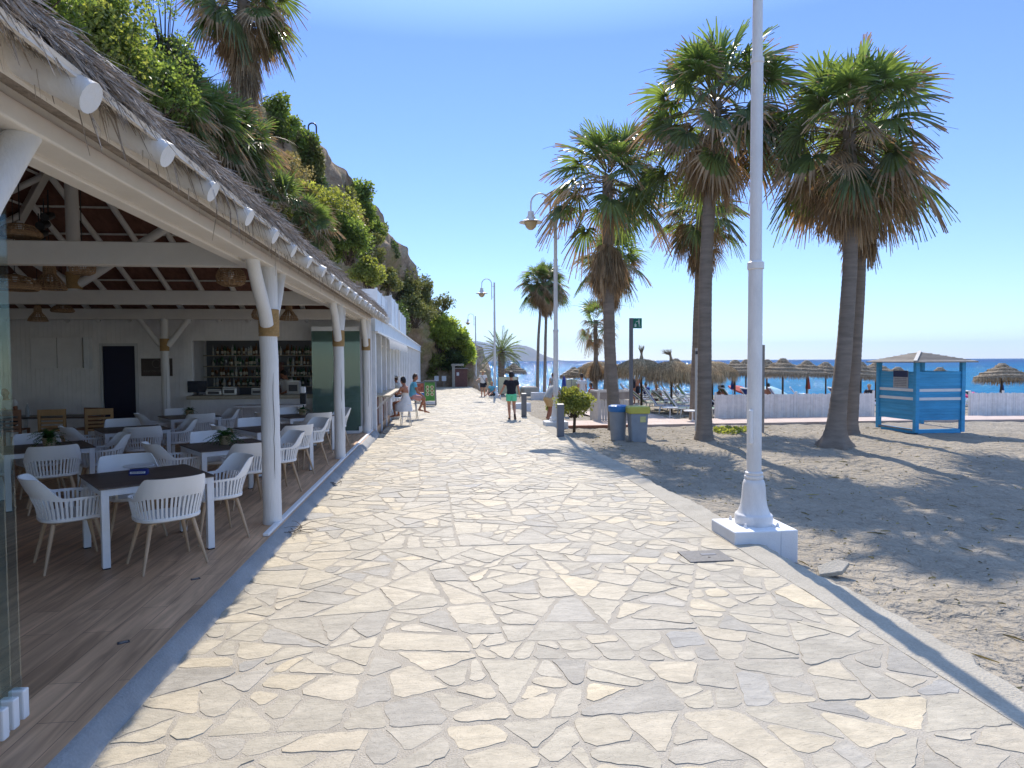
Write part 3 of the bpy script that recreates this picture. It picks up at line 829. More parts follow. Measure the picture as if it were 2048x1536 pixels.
# reed ceiling
def off(x, y, d): return (x, y, 0)
def roofplane(dz, ov=.1):
    yR = YB - (XE - XR)
    def z(x): return zlog(x) + dz
    A = (XE + ov, -7, ZE + dz - .05); B = (XE + ov, YB + .1, ZE + dz - .05); Rn = (XR, -7, zlog(XR) + dz); Rf = (XR, yR, zlog(XR) + dz); Wn = (XW - .1, -7, ZE + dz - .05); Wf = (XW - .1, YB + .1, ZE + dz - .05)
    return [A, B, Rn, Rf, Wn, Wf]
v = roofplane(.125, -.45)
MB().add(v, [(0, 1, 3, 2), (1, 5, 3), (2, 3, 5, 4)]).build('reed_ceiling', M['ceiling'], PAV)
# thatch: thick slab plus thousands of heather stalks along the eave
def thatch():
    v0 = roofplane(.15, -.30); v1 = roofplane(.215, -.36)
    v1 = [(p[0] + (-.30 if i in (0, 1) else .02 if i in (4, 5) else 0), p[1], p[2]) for i, p in enumerate(v1)]
    mb = MB(); mb.add(v0 + v1, [(6, 7, 9, 8), (7, 11, 9), (8, 9, 11, 10), (0, 1, 7, 6), (1, 5, 11, 7), (4, 10, 11, 5), (0, 2, 3, 1), (1, 3, 5), (2, 4, 5, 3), (0, 6, 8, 2), (2, 8, 10, 4)], .35)
    rg = np.random.default_rng(4)
    # stalks
    n = 50000
    y = rg.uniform(-3.0, YB + .1, n); near = rg.random(n) < .45; y[near] = rg.uniform(.5, 9, near.sum())
    dn = rg.uniform(0, 1, n) ** .9                     # 0 = underside of the edge, 1 = top edge
    sag = np.array([mnoise.noise(Vector((a * 1.4, 3, 0))) for a in y])
    x0 = XE - .12 - dn * .08 - rg.uniform(0, .22, n); z0 = ZE + .118 + dn * .085 + (XE - x0) * PITCHR + rg.normal(0, .015, n) + sag * .02
    L = rg.uniform(.14, .28, n) * (1 + .45 * sag)
    el = rg.normal(-.44, .17, n)                       # stalks point outwards and slightly down
    long = rg.random(n) < .01; L[long] *= 1.8; el[long] -= .55
    dy = rg.normal(0, .38, n)
    P0 = np.stack([x0, y, z0], 1)
    d = np.stack([np.cos(el), dy, np.sin(el)], 1); d /= np.linalg.norm(d, axis=1)[:, None]
    d2 = d + np.stack([-.25 * np.ones(n), rg.normal(0, .25, n), -rg.uniform(.05, .6, n)], 1); d2 /= np.linalg.norm(d2, axis=1)[:, None]
    P1_ = P0 + d * (L * .55)[:, None]; P2_ = P1_ + d2 * (L * .45)[:, None]
    side = np.cross(d, rg.normal(0, 1, (n, 3))); side /= np.linalg.norm(side, axis=1)[:, None]
    w = rg.uniform(.0022, .0060, n)[:, None]
    V = np.stack([P0 - side * w, P0 + side * w, P1_ - side * w, P1_ + side * w, P2_ - side * w * .3, P2_ + side * w * .3], 1).reshape(-1, 3)
    b = np.arange(n)[:, None] * 6
    Q = np.concatenate([b + np.array([[0, 1, 3, 2]]), b + np.array([[2, 3, 5, 4]])], 0)
    t = np.clip(rg.normal(.5, .22, n), 0, 1); t = np.concatenate([t, t])
    o = mb.build('thatch_roof', M['thatch'], PAV)
    np_mesh('thatch_fringe', V, Q, M['thatch'], t, o)
thatch()
mb = MB(); mb.bar((XE - .035, -7, ZE + .085), (XE - .035, YB + .1, ZE + .085), .02, .04); mb.build('eave_batten', M['white_beam'], PAV)
mb = MB(); mb.bar((XE - .02, 5.5, ZE + .088), (XE - .55, 5.5, ZE + .088 + .53 * PITCHR), 25.2, .018, up=(0, 0, 1)); mb.build('soffit_boards', M['white_beam'], PAV)
mb = MB(); mb.span((-1.83, -7, 3.275), (-1.80, YB + .1, 3.435)); mb.build('eave_board', M['white_beam'], PAV)
# end wall with door, bar opening
YW = YB
zt = 3.42
xd0, xd1 = atY(205, 700, YW).x, atY(270, 700, YW).x; zdoor = atY(240, 692, YW).z
xb0, xb1 = atY(384, 700, YW).x, -3.05; zb1 = atY(450, 681, YW).z; zb0 = atY(450, 790, YW).z
def grooved(mb, x0, x1, z0, z1, y0, y1):
    mb.span((x0, y0, z0), (x1, y1, z1))
    n = max(1, int((x1 - x0) / .11)); w = (x1 - x0) / n
    for i in range(n):
        mb.span((x0 + i * w + .005, y0 - .008, z0 + .001), (x0 + (i + 1) * w - .005, y0 + .001, z1 - .001))
mb = MB()
grooved(mb, -12.6, xd0, DZ, zt, YW, YW + .12); grooved(mb, xd0, xd1, zdoor, zt, YW, YW + .12); grooved(mb, xd1, xb0, DZ, zt, YW, YW + .12)
grooved(mb, xb0, xb1, zb1, zt, YW, YW + .12); grooved(mb, xb1, -1.98, DZ, zt, YW, YW + .12)
wall = mb.build('end_wall', M['white_board'], PAV)
mb = MB(); t = .07
mb.span((xd0 - t, YW - .03, DZ), (xd0, YW + .05, zdoor + t)); mb.span((xd1, YW - .03, DZ), (xd1 + t, YW + .05, zdoor + t)); mb.span((xd0, YW - .03, zdoor), (xd1, YW + .05, zdoor + t))
mb.build('door_frame', M['door_trim'], wall)
MB().span((xd0, YW + .03, DZ + .01), (xd1, YW + .08, zdoor)).build('navy_door', M['navy'], wall)
# shallow cupboard panels on the wall
a = atY(62, 675, YW - .06); b = atY(166, 736, YW - .06)
mb = MB(); mid = a.x + (b.x - a.x) * .5
mb.span((a.x, YW - .08, b.z), (mid - .01, YW - .011, a.z)); mb.span((mid + .01, YW - .08, b.z), (b.x, YW - .011, a.z))
mb.build('wall_cupboard', M['white_board'], wall, bevel=.006)
a = atY(168, 674, YW - .15); b = atY(180, 738, YW - .15); MB().span((a.x, YW - .2, b.z), (b.x, YW - .011, a.z)).build('wall_box', M['white_paint'], wall, bevel=.008)
# back wall of the pavilion
mb = MB(); mb.span((-12.75, -6, DZ), (-12.62, YB, zt)); mb.build('rear_wall', M['white_board'], PAV)
# bar room behind the opening
mb = MB(); mb.span((xb0 - .6, 21.0, DZ), (-2.2, 21.1, zt)); mb.span((xb0 - .7, YW + .13, DZ), (xb0 - .6, 21.1, zt)); mb.span((xb0 - .7, YW + .13, zt), (-2.0, 21.1, zt + .1)); mb.build('bar_room_wall', M['white_board'], PAV)
# sign plaque on the wall: its own thing, with ring emblem and lettering
a = atY(282, 717, YW - .03); b = atY(345, 752, YW - .03)
sg = thing('wall_sign', 'dark brown rectangular sign with a ring emblem between door and bar', 'sign', ((a.x + b.x) / 2, YW - .025, (a.z + b.z) / 2))
W_, H_ = b.x - a.x, a.z - b.z
MB().box((0, 0, 0), (W_, .03, H_)).build('sign_board', M['sign_brown'], sg, bevel=.004)
rg_ = [(0.075 * H_ / .5 * 1.5 * math.cos(t * math.pi / 12), -.018, .10 * H_ / .5 + .075 * H_ / .5 * 1.5 * math.sin(t * math.pi / 12)) for t in range(25)]
MB().tube(rg_, .008, 6, cap=False).build('ring_emblem', M['sign_letter'], sg)
text_mesh('RINCON DEL SOL', W_ * .105, M['sign_letter'], sg, (0, -.018, -.115 * H_ / .5), (R(90), 0, 0))

# bar counter, shelves and bottles -------------------------------------------------
bc = thing('bar_counter', 'long pale bar counter with thick wooden top below the bottle shelves', 'bar counter', (0, YW, 0))
mb = MB(); mb.span((xb0 - .05, -.34, zb0 - .10), (-3.1, .18, zb0)); mb.build('counter_top', M['counter_top'], bc, bevel=.012)
mb = MB(); grooved(mb, xb0 + .0, -3.12, DZ + .002, zb0 - .101, -.20, -.08); mb.build('counter_front', M['white_board'], bc)
sh = thing('bottle_shelf', 'wall of shelves crowded with bottles and glasses behind the bar', 'shelf', (0, 20.9, 0))
zs = [1.30, 1.62, 1.95, 2.28]
for i, z in enumerate(zs):
    MB().span((xb0 - .5, -.28, z - .03), (-2.4, 0, z)).build('shelf_board', M['counter_top'], sh, bevel=.004)
MB().span((xb0 - .5, .02, DZ), (-2.4, .06, 3.0)).build('back_panel', M['grey_post'], sh)
MB().span((-5.55, -.32, DZ), (-4.95, .015, 2.05)).build('doorway_panel', M['wood_red'], sh)
profs = [[(.036, 0), (.038, .01), (.038, .19), (.030, .225), (.013, .255), (.013, .31), (.016, .312)], [(.042, 0), (.043, .15), (.038, .19), (.015, .22), (.014, .27)], [(.032, 0), (.033, .21), (.014, .27), (.014, .33)], [(.03, 0), (.008, .02), (.007, .09), (.035, .12), (.04, .17), (.034, .21)]]
protos = []
for i, pr in enumerate(profs):
    for j, mt in enumerate(('bottle_green', 'bottle_brown', 'bottle_clear')):
        o = MB().lathe(pr, 10).build('bottle', M[mt], smooth=True, auto=50)
        if i < 3: MB().lathe([(pr[1][0] + .001, .05), (pr[1][0] + .001, .13)], 10, cap=False).build('bottle_label', M['label_paper'], o)
        protos.append(o)
        tag(o, 'bottle standing on the shelves behind the bar', 'bottle', 'bottles on the shelves behind the bar')
used = set(); nb = 0
for z in zs:
    x = xb0 - .35
    while x < -2.55 and nb < 280:
        x += rnd.uniform(.062, .10)
        if -5.65 < x < -4.85 and z < 2.2: continue
        if rnd.random() < .06: continue
        k = rnd.randrange(len(protos)); o = protos[k]
        if k in used: o = dup(o, (0, 0, 0))
        used.add(k); o.location = (x, 20.9 - rnd.choice((.08, .19)), z); o.scale = [rnd.uniform(.85, 1.1)] * 3; nb += 1
for k, o in enumerate(protos):
    if k not in used: bpy.data.objects.remove(o)
# things on the counter
a = atY(393, 775, YW - .1)
mo = thing('till_screen', 'black till monitor on the end of the bar counter', 'monitor', (a.x, YW - .05, zb0))
MB().box((0, 0, .24), (.50, .035, .31)).build('screen', M['screen'], mo, bevel=.006)
mb = MB(); mb.box((0, .02, .012), (.22, .18, .02)); mb.box((0, .03, .06), (.05, .04, .1)); mb.build('stand', M['black'], mo)
def counter_obj(name, px, w, h, dep, matn, lab, cat, y=YW - .02, extra=None):
    p = atY(px, 780, y); o = thing(name, lab, cat, (p.x, y, zb0))
    MB().box((0, 0, h / 2), (w, dep, h)).build('housing', M[matn], o, bevel=.02)
    if extra: extra(o, w, h, dep)
    return o
def lidrim(o, w, h, dep):
    MB().box((0, 0, h + .012), (w * .92, dep * .9, .02)).build('lid', M['steel'], o)
    MB().box((0, -dep / 2 - .006, h * .5), (w * .7, .01, h * .5)).build('front_plate', M['dark_metal'], o)
counter_obj('steel_tray', 430, .42, .14, .26, 'steel', 'low steel drip tray beside the till monitor', 'tray', extra=lidrim)
counter_obj('coffee_machine', 462, .38, .20, .3, 'steel', 'small grey coffee machine at the middle of the bar counter', 'coffee machine', extra=lidrim)
counter_obj('box_of_glasses', 515, .30, .16, .2, 'bottle_clear', 'clear box of glasses on the bar counter left of the thick post', 'box', extra=lidrim)
counter_obj('display_box', 588, .34, .36, .22, 'off_white_wood', 'upright cream box on the bar counter right of the thick post', 'box', extra=lidrim)
MB
# service table under the bar
st = thing('serving_table', 'white serving table standing in front of the bar counter', 'table', (atY(540, 800, YW - .9).x, YW - .9, DZ))
MB().box((0, 0, .80), (1.75, .5, .05)).build('tabletop', M['white_board'], st, bevel=.006)
for sx in (-1, 1):
    for sy in (-1, 1): MB().box((sx * .8, sy * .19, .385), (.07, .07, .77)).build('leg', M['white_board'], st)
# sanitiser stand
p = at(655, 862, DZ); sd = thing('sanitiser_stand', 'black hand sanitiser dispenser on a thin pole before the glass panels', 'dispenser', (p.x, 15.4, DZ))
MB().lathe([(.15, 0), (.15, .015), (.02, .03)], 20).build('base', M['black'], sd, smooth=True, auto=40)
MB().tube([(0, 0, .02), (0, 0, .95)], .016, 10).build('pole', M['black'], sd)
MB().box((0, 0, 1.1), (.14, .1, .26)).build('bottle_holder', M['black'], sd, bevel=.02); MB().box((0, -.01, 1.3), (.12, .09, .16)).build('bottle', M['white_plastic'], sd, bevel=.03)

# folding glass: a stack by the near post and a stack by the far post ------------------
def glass_stack(y0, n, x0, x1, gap, lab, m):
    t = thing('folding_glass_doors', lab, 'glass doors', (0, y0, DZ))
    for i in range(n):
        xo = x0 - .012 * i
        g = MB().span((xo, i * gap, .09), (x1, i * gap + .01, 2.78)).build('glass_pane', M[m], t)
        MB().span((xo - .02, i * gap - .014, .01), (x1, i * gap + .024, .09)).build('bottom_rail', M['white_paint'], t, bevel=.006)
        MB().span((xo - .02, i * gap - .014, 2.78), (x1, i * gap + .024, 2.90)).build('top_rail', M['white_paint'], t, bevel=.006)
        MB().span((xo - .055, i * gap - .02, .04), (xo + .025, i * gap + .03, .20)).build('hinge_block', M['white_plastic'], t, bevel=.008)
    return t
g0 = at(20, 1490, DZ)
glass_stack(g0.y - .02, 3, at(9, 1490, DZ).x, -2.98, .10, 'folded clear glass door panels stacked beside the nearest post at the deck edge', 'glass_clear')
p = at(724, 866, DZ)
glass_stack(p.y - .2, 4, p.x, atY(628, 800, p.y).x, .07, 'folded greenish glass door panels stacked behind the third roped post', 'glass_stack')
# the hinge blocks of the first stack face the promenade (positive x)

# wicker pendant lamps ------------------------------------------------------------------
def wicker(kind, lab, loc, sc=1.0, cord=1.2):
    t = thing('pendant_lamp', lab, 'lamp', loc)
    prof = {'bell': [(.05, .34), (.07, .30), (.075, .2), (.17, .08), (.20, .0)], 'dish': [(.05, .18), (.2, .14), (.30, .04), (.31, 0), (.28, -.03)], 'drum': [(.13, .26), (.2, .2), (.24, .1), (.22, .0), (.15, -.04)]}[kind]
    prof = [(r * sc * .82, z * sc * .85) for r, z in prof]
    mb = MB(); n = 34
    def rz(t):
        k = t * (len(prof) - 1); i = min(int(k), len(prof) - 2); f = k - i
        return prof[i][0] + (prof[i + 1][0] - prof[i][0]) * f, prof[i][1] + (prof[i + 1][1] - prof[i][1]) * f
    for k in range(n):
        a = 2 * math.pi * k / n; pts = []
        for j in range(9):
            r, z = rz(j / 8); aa = a + .35 * (j / 8) * (1 if k % 2 else -1); pts.append((r * math.cos(aa), r * math.sin(aa), z))
        mb.tube(pts, .0055 * sc, 4, tint=rnd.random())
    for j in range(13):
        r, z = rz(j / 12); mb.tube([(r * math.cos(q * math.pi / 10), r * math.sin(q * math.pi / 10), z) for q in range(21)], .006 * sc, 4, cap=False, tint=rnd.random())
    mb.build('woven_shade', M['wicker'], t)
    MB().tube([(0, 0, prof[0][1]), (0, 0, prof[0][1] + cord)], .006, 5).build('cord', M['black'], t)
    MB().ell((0, 0, .12 * sc), (.045, .045, .06)).build('bulb', M['white_plastic'], t, smooth=True)
    return t
def wl(px, py, Y, kind, lab, sc=1, cord=1.0):
    p = atY(px, py, Y); wicker(kind, lab, (p.x, p.y, p.z), sc, cord)
wl(30, 575, 9.6, 'dish', 'wide dish-shaped wicker lamp lowest at the far left between the beams', 1.15, 1.2)
wl(100, 578, 10.2, 'bell', 'tall bell-shaped wicker lamp just right of the wide dish lamp', 1.3, 1.0)
wl(165, 545, 8.6, 'drum', 'round wicker drum lamp hanging before the roped king post', .75, 1.0)
wl(76, 642, 14.5, 'bell', 'small bell-shaped wicker lamp below the second beam over the cupboard', 1.1, 1.4)
wl(125, 622, 15.3, 'dish', 'flat reddish wicker lamp tucked under the second beam', .9, .9)
wl(462, 566, 9.4, 'drum', 'openwork wicker lamp hanging left of the thick roped post above the beam', 1.0, .8)
wl(520, 636, 14.6, 'drum', 'wicker lamp half hidden behind the rope of the thick post', .9, 1.2)
wl(578, 640, 14.8, 'bell', 'bell-shaped wicker lamp hanging right of the thick roped post', 1.2, 1.2)
wl(40, 470, 7.9, 'dish', 'large reddish wicker lamp above the first beam at the far left', .85, .8)
# black spotlights on the truss
for i, (px, py) in enumerate(((97, 430), (88, 447), (83, 465), (78, 477))):
    p = atY(px, py, 8.9); t = thing('spotlight', ['topmost black spotlight in the cluster on the roof truss', 'second black spotlight down in the cluster on the roof truss', 'third black spotlight down in the cluster on the roof truss', 'lowest black spotlight in the cluster on the roof truss'][i], 'spotlight', p, 0, 'black spotlights on the roof truss')
    MB().tube([(0, .07, .01), (0, -.09, -.05)], [.045, .055], 14).build('housing', M['black'], t, smooth=True, auto=40); MB().tube([(0, 0, .02), (0, 0, .32)], .008, 6).build('stem', M['black'], t)
# ------------------------------------------------------------------ slatted armchairs and square tables
def cosstep(t): t = min(1, max(0, t)); return t * t * (3 - 2 * t)
def make_chair():
    root = thing('armchair', 'x', 'chair', (0, 0, 0))
    # plan outline as a function of angle a: 0 = middle of the back (-y), +-A = front of the arms
    A = R(142)
    def plan(a, z):
        # super-ellipse; wider at the top
        k = .86 + .16 * min(1, max(0, (z - .43) / .25))
        hw, hd = .285 * k, .265 * k
        c, s = math.cos(a), math.sin(a); e = .72
        x = hw * (abs(s) ** e) * (1 if s >= 0 else -1); y = -hd * (abs(c) ** e) * (1 if c >= 0 else -1)
        if a > R(90) or a < -R(90): x *= 1 - .05 * (abs(a) - R(90))
        lean = max(0, z - .60) * .42 * max(0, math.cos(a)) if abs(a) < R(90) else 0
        return x, y - lean
    def rim(a):
        t = cosstep((R(78) - abs(a)) / R(34))
        return .655 + .165 * t - .012 * abs(a) * (1 - t)
    def low(a): return .612 + .03 * cosstep((R(75) - abs(a)) / R(40))
    N = 60; th = .010
    mb = MB(); vs = []; fs = []
    rows = [0, .25, .5, .75, 1]
    for side in (0, 1):
        for i in range(N + 1):
            a = -A + 2 * A * i / N
            for t in rows:
                z = low(a) + (rim(a) - low(a)) * t
                x, y = plan(a, z)
                if side:                                   # inner skin
                    l = math.hypot(x, y); x -= x / l * th; y -= y / l * th
                vs.append((x, y, z))
    nr_ = len(rows); o2 = (N + 1) * nr_
    for i in range(N):
        for j in range(nr_ - 1):
            q = (i * nr_ + j, (i + 1) * nr_ + j, (i + 1) * nr_ + j + 1, i * nr_ + j + 1)
            fs.append(q); fs.append(tuple(o2 + k for k in reversed(q)))
        fs.append((i * nr_ + nr_ - 1, (i + 1) * nr_ + nr_ - 1, o2 + (i + 1) * nr_ + nr_ - 1, o2 + i * nr_ + nr_ - 1))
        fs.append((o2 + i * nr_, o2 + (i + 1) * nr_, (i + 1) * nr_, i * nr_))
    for i in (0, N):
        f = [i * nr_ + j for j in range(nr_)] + [o2 + i * nr_ + j for j in reversed(range(nr_))]
        fs.append(tuple(f) if i else tuple(reversed(f)))
    mb.add(vs, fs)
    # slats
    ns = 41
    dense = [(-A * .985 + 2 * A * .985 * q / 400) for q in range(401)]; cum = [0]
    for q in range(400):
        xa, ya = plan(dense[q], .53); xb_, yb_ = plan(dense[q + 1], .53); cum.append(cum[-1] + math.hypot(xb_ - xa, yb_ - ya))
    for k in range(ns):
        tgt = cum[-1] * k / (ns - 1); q = min(range(401), key=lambda i: abs(cum[i] - tgt)); a = dense[q]
        wdt = .0088
        p0 = Vector((*plan(a, .44), .44)); p1 = Vector((*plan(a, low(a) + .01), low(a) + .01)); pm_ = Vector((*plan(a, .53), .53))
        t = Vector((p1.x, p1.y, 0)); x2, y2 = plan(a + .02, .5); x1, y1 = plan(a - .02, .5); tg = Vector((x2 - x1, y2 - y1, 0)).normalized(); nm = Vector((-tg.y, tg.x, 0))
        if nm.dot(Vector((p0.x, p0.y, 0))) > 0: nm = -nm
        sec = []
        for p in (p0, pm_, p1): sec += [p - tg * wdt, p + tg * wdt, p + tg * wdt + nm * .009, p - tg * wdt + nm * .009]
        f = []
        for i in range(2):
            for j in range(4): f.append((i * 4 + j, i * 4 + (j + 1) % 4, (i + 1) * 4 + (j + 1) % 4, (i + 1) * 4 + j))
        mb.add(sec, f)
    # front uprights of the arms
    for s in (1, -1):
        a = s * A; p0 = Vector((*plan(a, .44), .44)); p1 = Vector((*plan(a, .64), .64)); mb.tube([p0, (p0 + p1) / 2, p1], [(.016, .012)] * 3, 8)
    mb.build('backrest', M['white_plastic'], root, smooth=True, auto=35)
    # seat pan with rolled lower ring
    mb = MB(); vs = [(0, .01, .435)]; fs = []; n = 48; rings = [(.35, .434), (.7, .440), (.93, .452), (1.0, .462), (1.03, .455), (1.02, .432), (.9, .418), (.3, .410)]
    for rr, z in rings:
        for k in range(n):
            a = 2 * math.pi * k / n; x, y = plan(a if a <= math.pi else a - 2 * math.pi, .45); vs.append((x * rr, y * rr, z - (.012 if y > .15 and rr > .6 else 0)))
    for k in range(n): fs.append((0, 1 + k, 1 + (k + 1) % n))
    for i in range(len(rings) - 1):
        for k in range(n): k2 = (k + 1) % n; fs.append((1 + i * n + k, 1 + (i + 1) * n + k, 1 + (i + 1) * n + k2, 1 + i * n + k2))
    fs.append(tuple(1 + (len(rings) - 1) * n + k for k in range(n)))
    mb.add(vs, fs); mb.build('seat', M['white_plastic'], root, smooth=True, auto=50)
    mb = MB()
    for sx in (1, -1): mb.bar((sx * .17, -.15, .400), (-sx * .17, .16, .400), .022, .016)
    mb.build('leg_frame', M['chair_leg'], root)
    for sx in (1, -1):
        for sy in (1, -1):
            l = MB().tube([(sx * .165, sy * .15, .408), (sx * .205, sy * .19, .22), (sx * .252, sy * .235, 0)], [.0185, .016, .0105], 12).build('leg', M['chair_leg'], root, smooth=True, auto=50)
    return root
def make_table(w=1.04):
    root = thing('square_table', 'x', 'table')
    MB().box((0, 0, .742), (w, w, .014)).build('tabletop', M['table_top'], root, bevel=.003)
    mb = MB(); h = w / 2 - .02
    for s in (1, -1):
        mb.box((s * (h - .0125), 0, .702), (.025, w - .15, .06)); mb.box((0, s * (h - .0125), .702), (w - .15, .025, .06))
    mb.build('frame', M['white_paint'], root)
    for sx in (1, -1):
        for sy in (1, -1):
            l = MB().box((sx * (h - .03), sy * (h - .03), .3735), (.066, .066, .723)).build('leg', M['white_paint'], root, bevel=.004)
            MB().box((sx * (h - .03), sy * (h - .03), .006), (.06, .06, .012)).build('foot', M['black'], l)
    return root
# table centres from the measured front corners (camera frame) turned into world
fwd = Vector((math.sin(YAW), math.cos(YAW), 0)); rgt = Vector((math.cos(YAW), -math.sin(YAW), 0))
def tpos(px, py):
    p = at(px, py, DZ + .775); q = p + fwd * .725 - rgt * .045
    return Vector((q.x, q.y, DZ))
TB = [((215, 978), 'the blue reserved sign', 'square dark-topped table with a plate and blue reserved sign nearest the camera'),
      ((415, 903), 'the fern behind the reserved table', 'square dark-topped table with a big green fern behind the reserved table'),
      ((17, 908), 'the fern at the left frame edge', 'square dark-topped table with a fern left of the reserved table'),
      ((219, 866), 'bare top before the navy door', 'square dark-topped bare table standing in front of the navy door'),
      ((521, 864), 'bare top behind the thick post', 'square dark-topped bare table half hidden behind the thick roped post'),
      ((349, 838), 'the small plant below the till', 'square dark-topped table with a small potted plant below the till screen'),
      ((588, 836), 'the plant beside the glass panels', 'square dark-topped table with a small plant beside the folded greenish glass')]
t0 = make_table(); c0 = make_chair(); first_t = first_c = True
ROT = R(42) - YAW
SIDES = [('near left', 180), ('near right', 270), ('far right', 0), ('far left', 90)]
tables = []
rc = random.Random(21)
for ti, (px, short, lab) in enumerate(TB):
    p = tpos(*px); tables.append(p)
    rt = ROT + rc.gauss(0, R(1.0))
    if first_t: t = t0; first_t = False
    else: t = dup(t0, (0, 0, 0))
    t.location = p; t.scale = (1, 1, 1.034); t.rotation_euler = (0, 0, rt); tag(t, lab, 'table', 'square restaurant tables on the deck')
    for sn, ang in SIDES:
        a = rt + R(ang); d = .66 + rc.uniform(-.03, .04)
        pos = p + Vector((math.cos(a), math.sin(a), 0)) * d + Vector((-math.sin(a), math.cos(a), 0)) * rc.gauss(0, .02)
        rz = a + R(90) + R(rc.gauss(0, 4))               # chair looks along +y of its own frame towards the table
        if ti == 0 and sn == 'near left': rz += R(4)
        if first_c: c = c0; first_c = False
        else: c = dup(c0, (0, 0, 0))
        c.location = pos; c.rotation_euler = (0, 0, rz); c.scale = (1.12, 1.12, 1.085)
        tag(c, 'white slatted armchair, %s side, table with %s' % (sn, short), 'chair', 'white slatted armchairs with pale wooden legs')
# potted plants on tables ---------------------------------------------------------
def fern_pot(loc, lab, sc, nfr):
    t = thing('potted_plant', lab, 'potted plant', loc)
    MB().lathe([(.062, 0), (.078, .05), (.085, .125), (.078, .128), (.07, .11)], 20).build('pot', M['pot'], t, smooth=True, auto=40)
    mb = MB(); rg = random.Random(int(loc[0] * 100))
    for k in range(nfr):
        a = rg.uniform(0, 2 * math.pi); el = rg.uniform(.15, 1.35); L = rg.uniform(.16, .30) * sc
        d = Vector((math.cos(a) * math.cos(el), math.sin(a) * math.cos(el), math.sin(el))); s = Vector((-math.sin(a), math.cos(a), 0)); p = Vector((0, 0, .11)); tn = rg.random()
        pts = []
        for i in range(9):
            f = i / 8; pts.append(p + d * (L * f) + Vector((0, 0, -.16 * sc * f * f)))
        for i in range(1, 9):
            w = .045 * sc * math.sin(math.pi * (.12 + .85 * i / 8)); q = pts[i]; dd = (pts[i] - pts[i - 1]).normalized()
            for sg in (1, -1):
                tip = q + s * sg * w + dd * w * .4 + Vector((0, 0, -.008)); mb.add([q - dd * .007, q + dd * .009, tip], [(0, 1, 2)], tn)
        mb.tube([pts[0], pts[4], pts[8]], .0018, 3, tint=tn)
    mb.build('foliage', M['fern'], t)
TZ = DZ + .775
fern_pot((*(tables[1].xy + Vector((-.05, .02))), TZ), 'bushy fern in a woven pot on the table behind the reserved sign', 1.05, 70)
fern_pot((*(tables[2].xy + Vector((.05, .0))), TZ), 'spreading fern in a terracotta pot on the table at the left edge', 1.15, 60)
fern_pot((*(tables[5].xy + Vector((.0, .0))), TZ), 'small dark succulent in a basket pot on the table below the till', .72, 45)
fern_pot((*(tables[6].xy + Vector((-.02, .05))), TZ), 'small dark plant in a pot on the table beside the green glass', .72, 45)
# plate and reserved sign
p = at(267, 938, TZ)
t = thing('plate', 'oval clear glass plate lying on the reserved table', 'plate', (p.x + .02, p.y + .08, TZ))
MB().lathe([(.0, .004), (.10, .004), (.135, .018), (.155, .022), (.155, .026), (.132, .024), (.10, .010), (0, .009)], 36).build('dish', M['white_plastic'], t, smooth=True)
p = at(278, 949, TZ)
t = thing('table_sign', 'blue tent-shaped reserved sign with a white band on the nearest table', 'sign', (p.x, p.y, TZ), ROT - R(45) + R(18))
pr = [(-.05, 0), (.05, 0), (.035, .05), (-.0, .062), (-.035, .05)]
mb = MB(); vs = [(-.085, y, z) for y, z in pr] + [(.085, y, z) for y, z in pr]; n = 5
mb.add(vs, [tuple(range(n))[::-1], tuple(range(n, 2 * n))] + [(i, (i + 1) % n, n + (i + 1) % n, n + i) for i in range(n)]); mb.build('body', M['cloth_blue'], t, bevel=.003)
lean = math.atan2(.05, .015)
b = MB().box((0, 0, 0), (.145, .022, .002)).build('white_band', M['paper'], t); b.location = (0, -.0445, .027); b.rotation_euler = (lean, 0, 0)
text_mesh('RESERVADO', .021, M['navy'], t, (0, -.0460, .0275), (lean, 0, 0), ext=.0006)
# brass floor sockets
for i, (px, py) in enumerate(((391, 1158), (247, 1285))):
    p = at(px, py, DZ); o = MB().box((0, 0, .002), (.075, .045, .004)).build('floor_socket', M['dark_metal'], None, (p.x, p.y, DZ), R(30)); MB().box((0, 0, .005), (.05, .025, .003)).build('cover', M['steel'], o)
    tag(o, ['small metal floor socket beside the leg of the nearest chair', 'small metal floor socket in the bare boards near the glass panels'][i], 'floor socket')
# pine chairs, pine lounge group, left rear -------------------------------------------
def pine_chair(loc, rz, lab, mt, w=.55, h=.92):
    t = thing('wooden_chair', lab, 'chair', loc, rz, 'wooden slat chairs at the rear of the deck')
    for sx in (1, -1):
        MB().box((sx * (w / 2 - .03), -.22, h / 2), (.055, .05, h)).build('back_leg', M[mt], t, bevel=.004); MB().box((sx * (w / 2 - .03), .24, .225), (.05, .05, .45)).build('leg', M[mt], t, bevel=.004)
    mb = MB()
    mb.box((0, -.222, h - .07), (w - .115, .036, .14))
    for k in range(4): mb.box((0, -.222, h - .22 - k * .085), (w - .115, .03, .05))
    mb.build('backrest', M[mt], t, bevel=.003); mb = MB()
    for k in range(5): mb.box((0, -.16 + k * .096, .455), (w, .085, .025))
    mb.build('seat', M[mt], t, bevel=.003)
    return t
for px, py, rz, lab, mt in ((112, 838, 10, 'yellow pine slat chair standing left of the navy door, back turned', 'pine'), (172, 832, 160, 'dark reddish slat chair nearest the left frame of the navy door', 'pine_dark'), (198, 834, 28, 'narrow pine chair overlapping the navy door', 'pine'), (22, 842, 12, 'pine slat chair in front of the seated man at far left', 'pine_dark')):
    p = atY(px, py, 15.6); pine_chair((p.x, p.y, DZ), R(rz), lab, mt)
lt = thing('low_table', 'low grey-topped table between the wooden chairs left of the door', 'table', (atY(120, 845, 16.4).x - .2, 16.6, DZ))
MB().box((0, 0, .66), (1.9, .8, .04)).build('tabletop', M['table_top'], lt, bevel=.004)
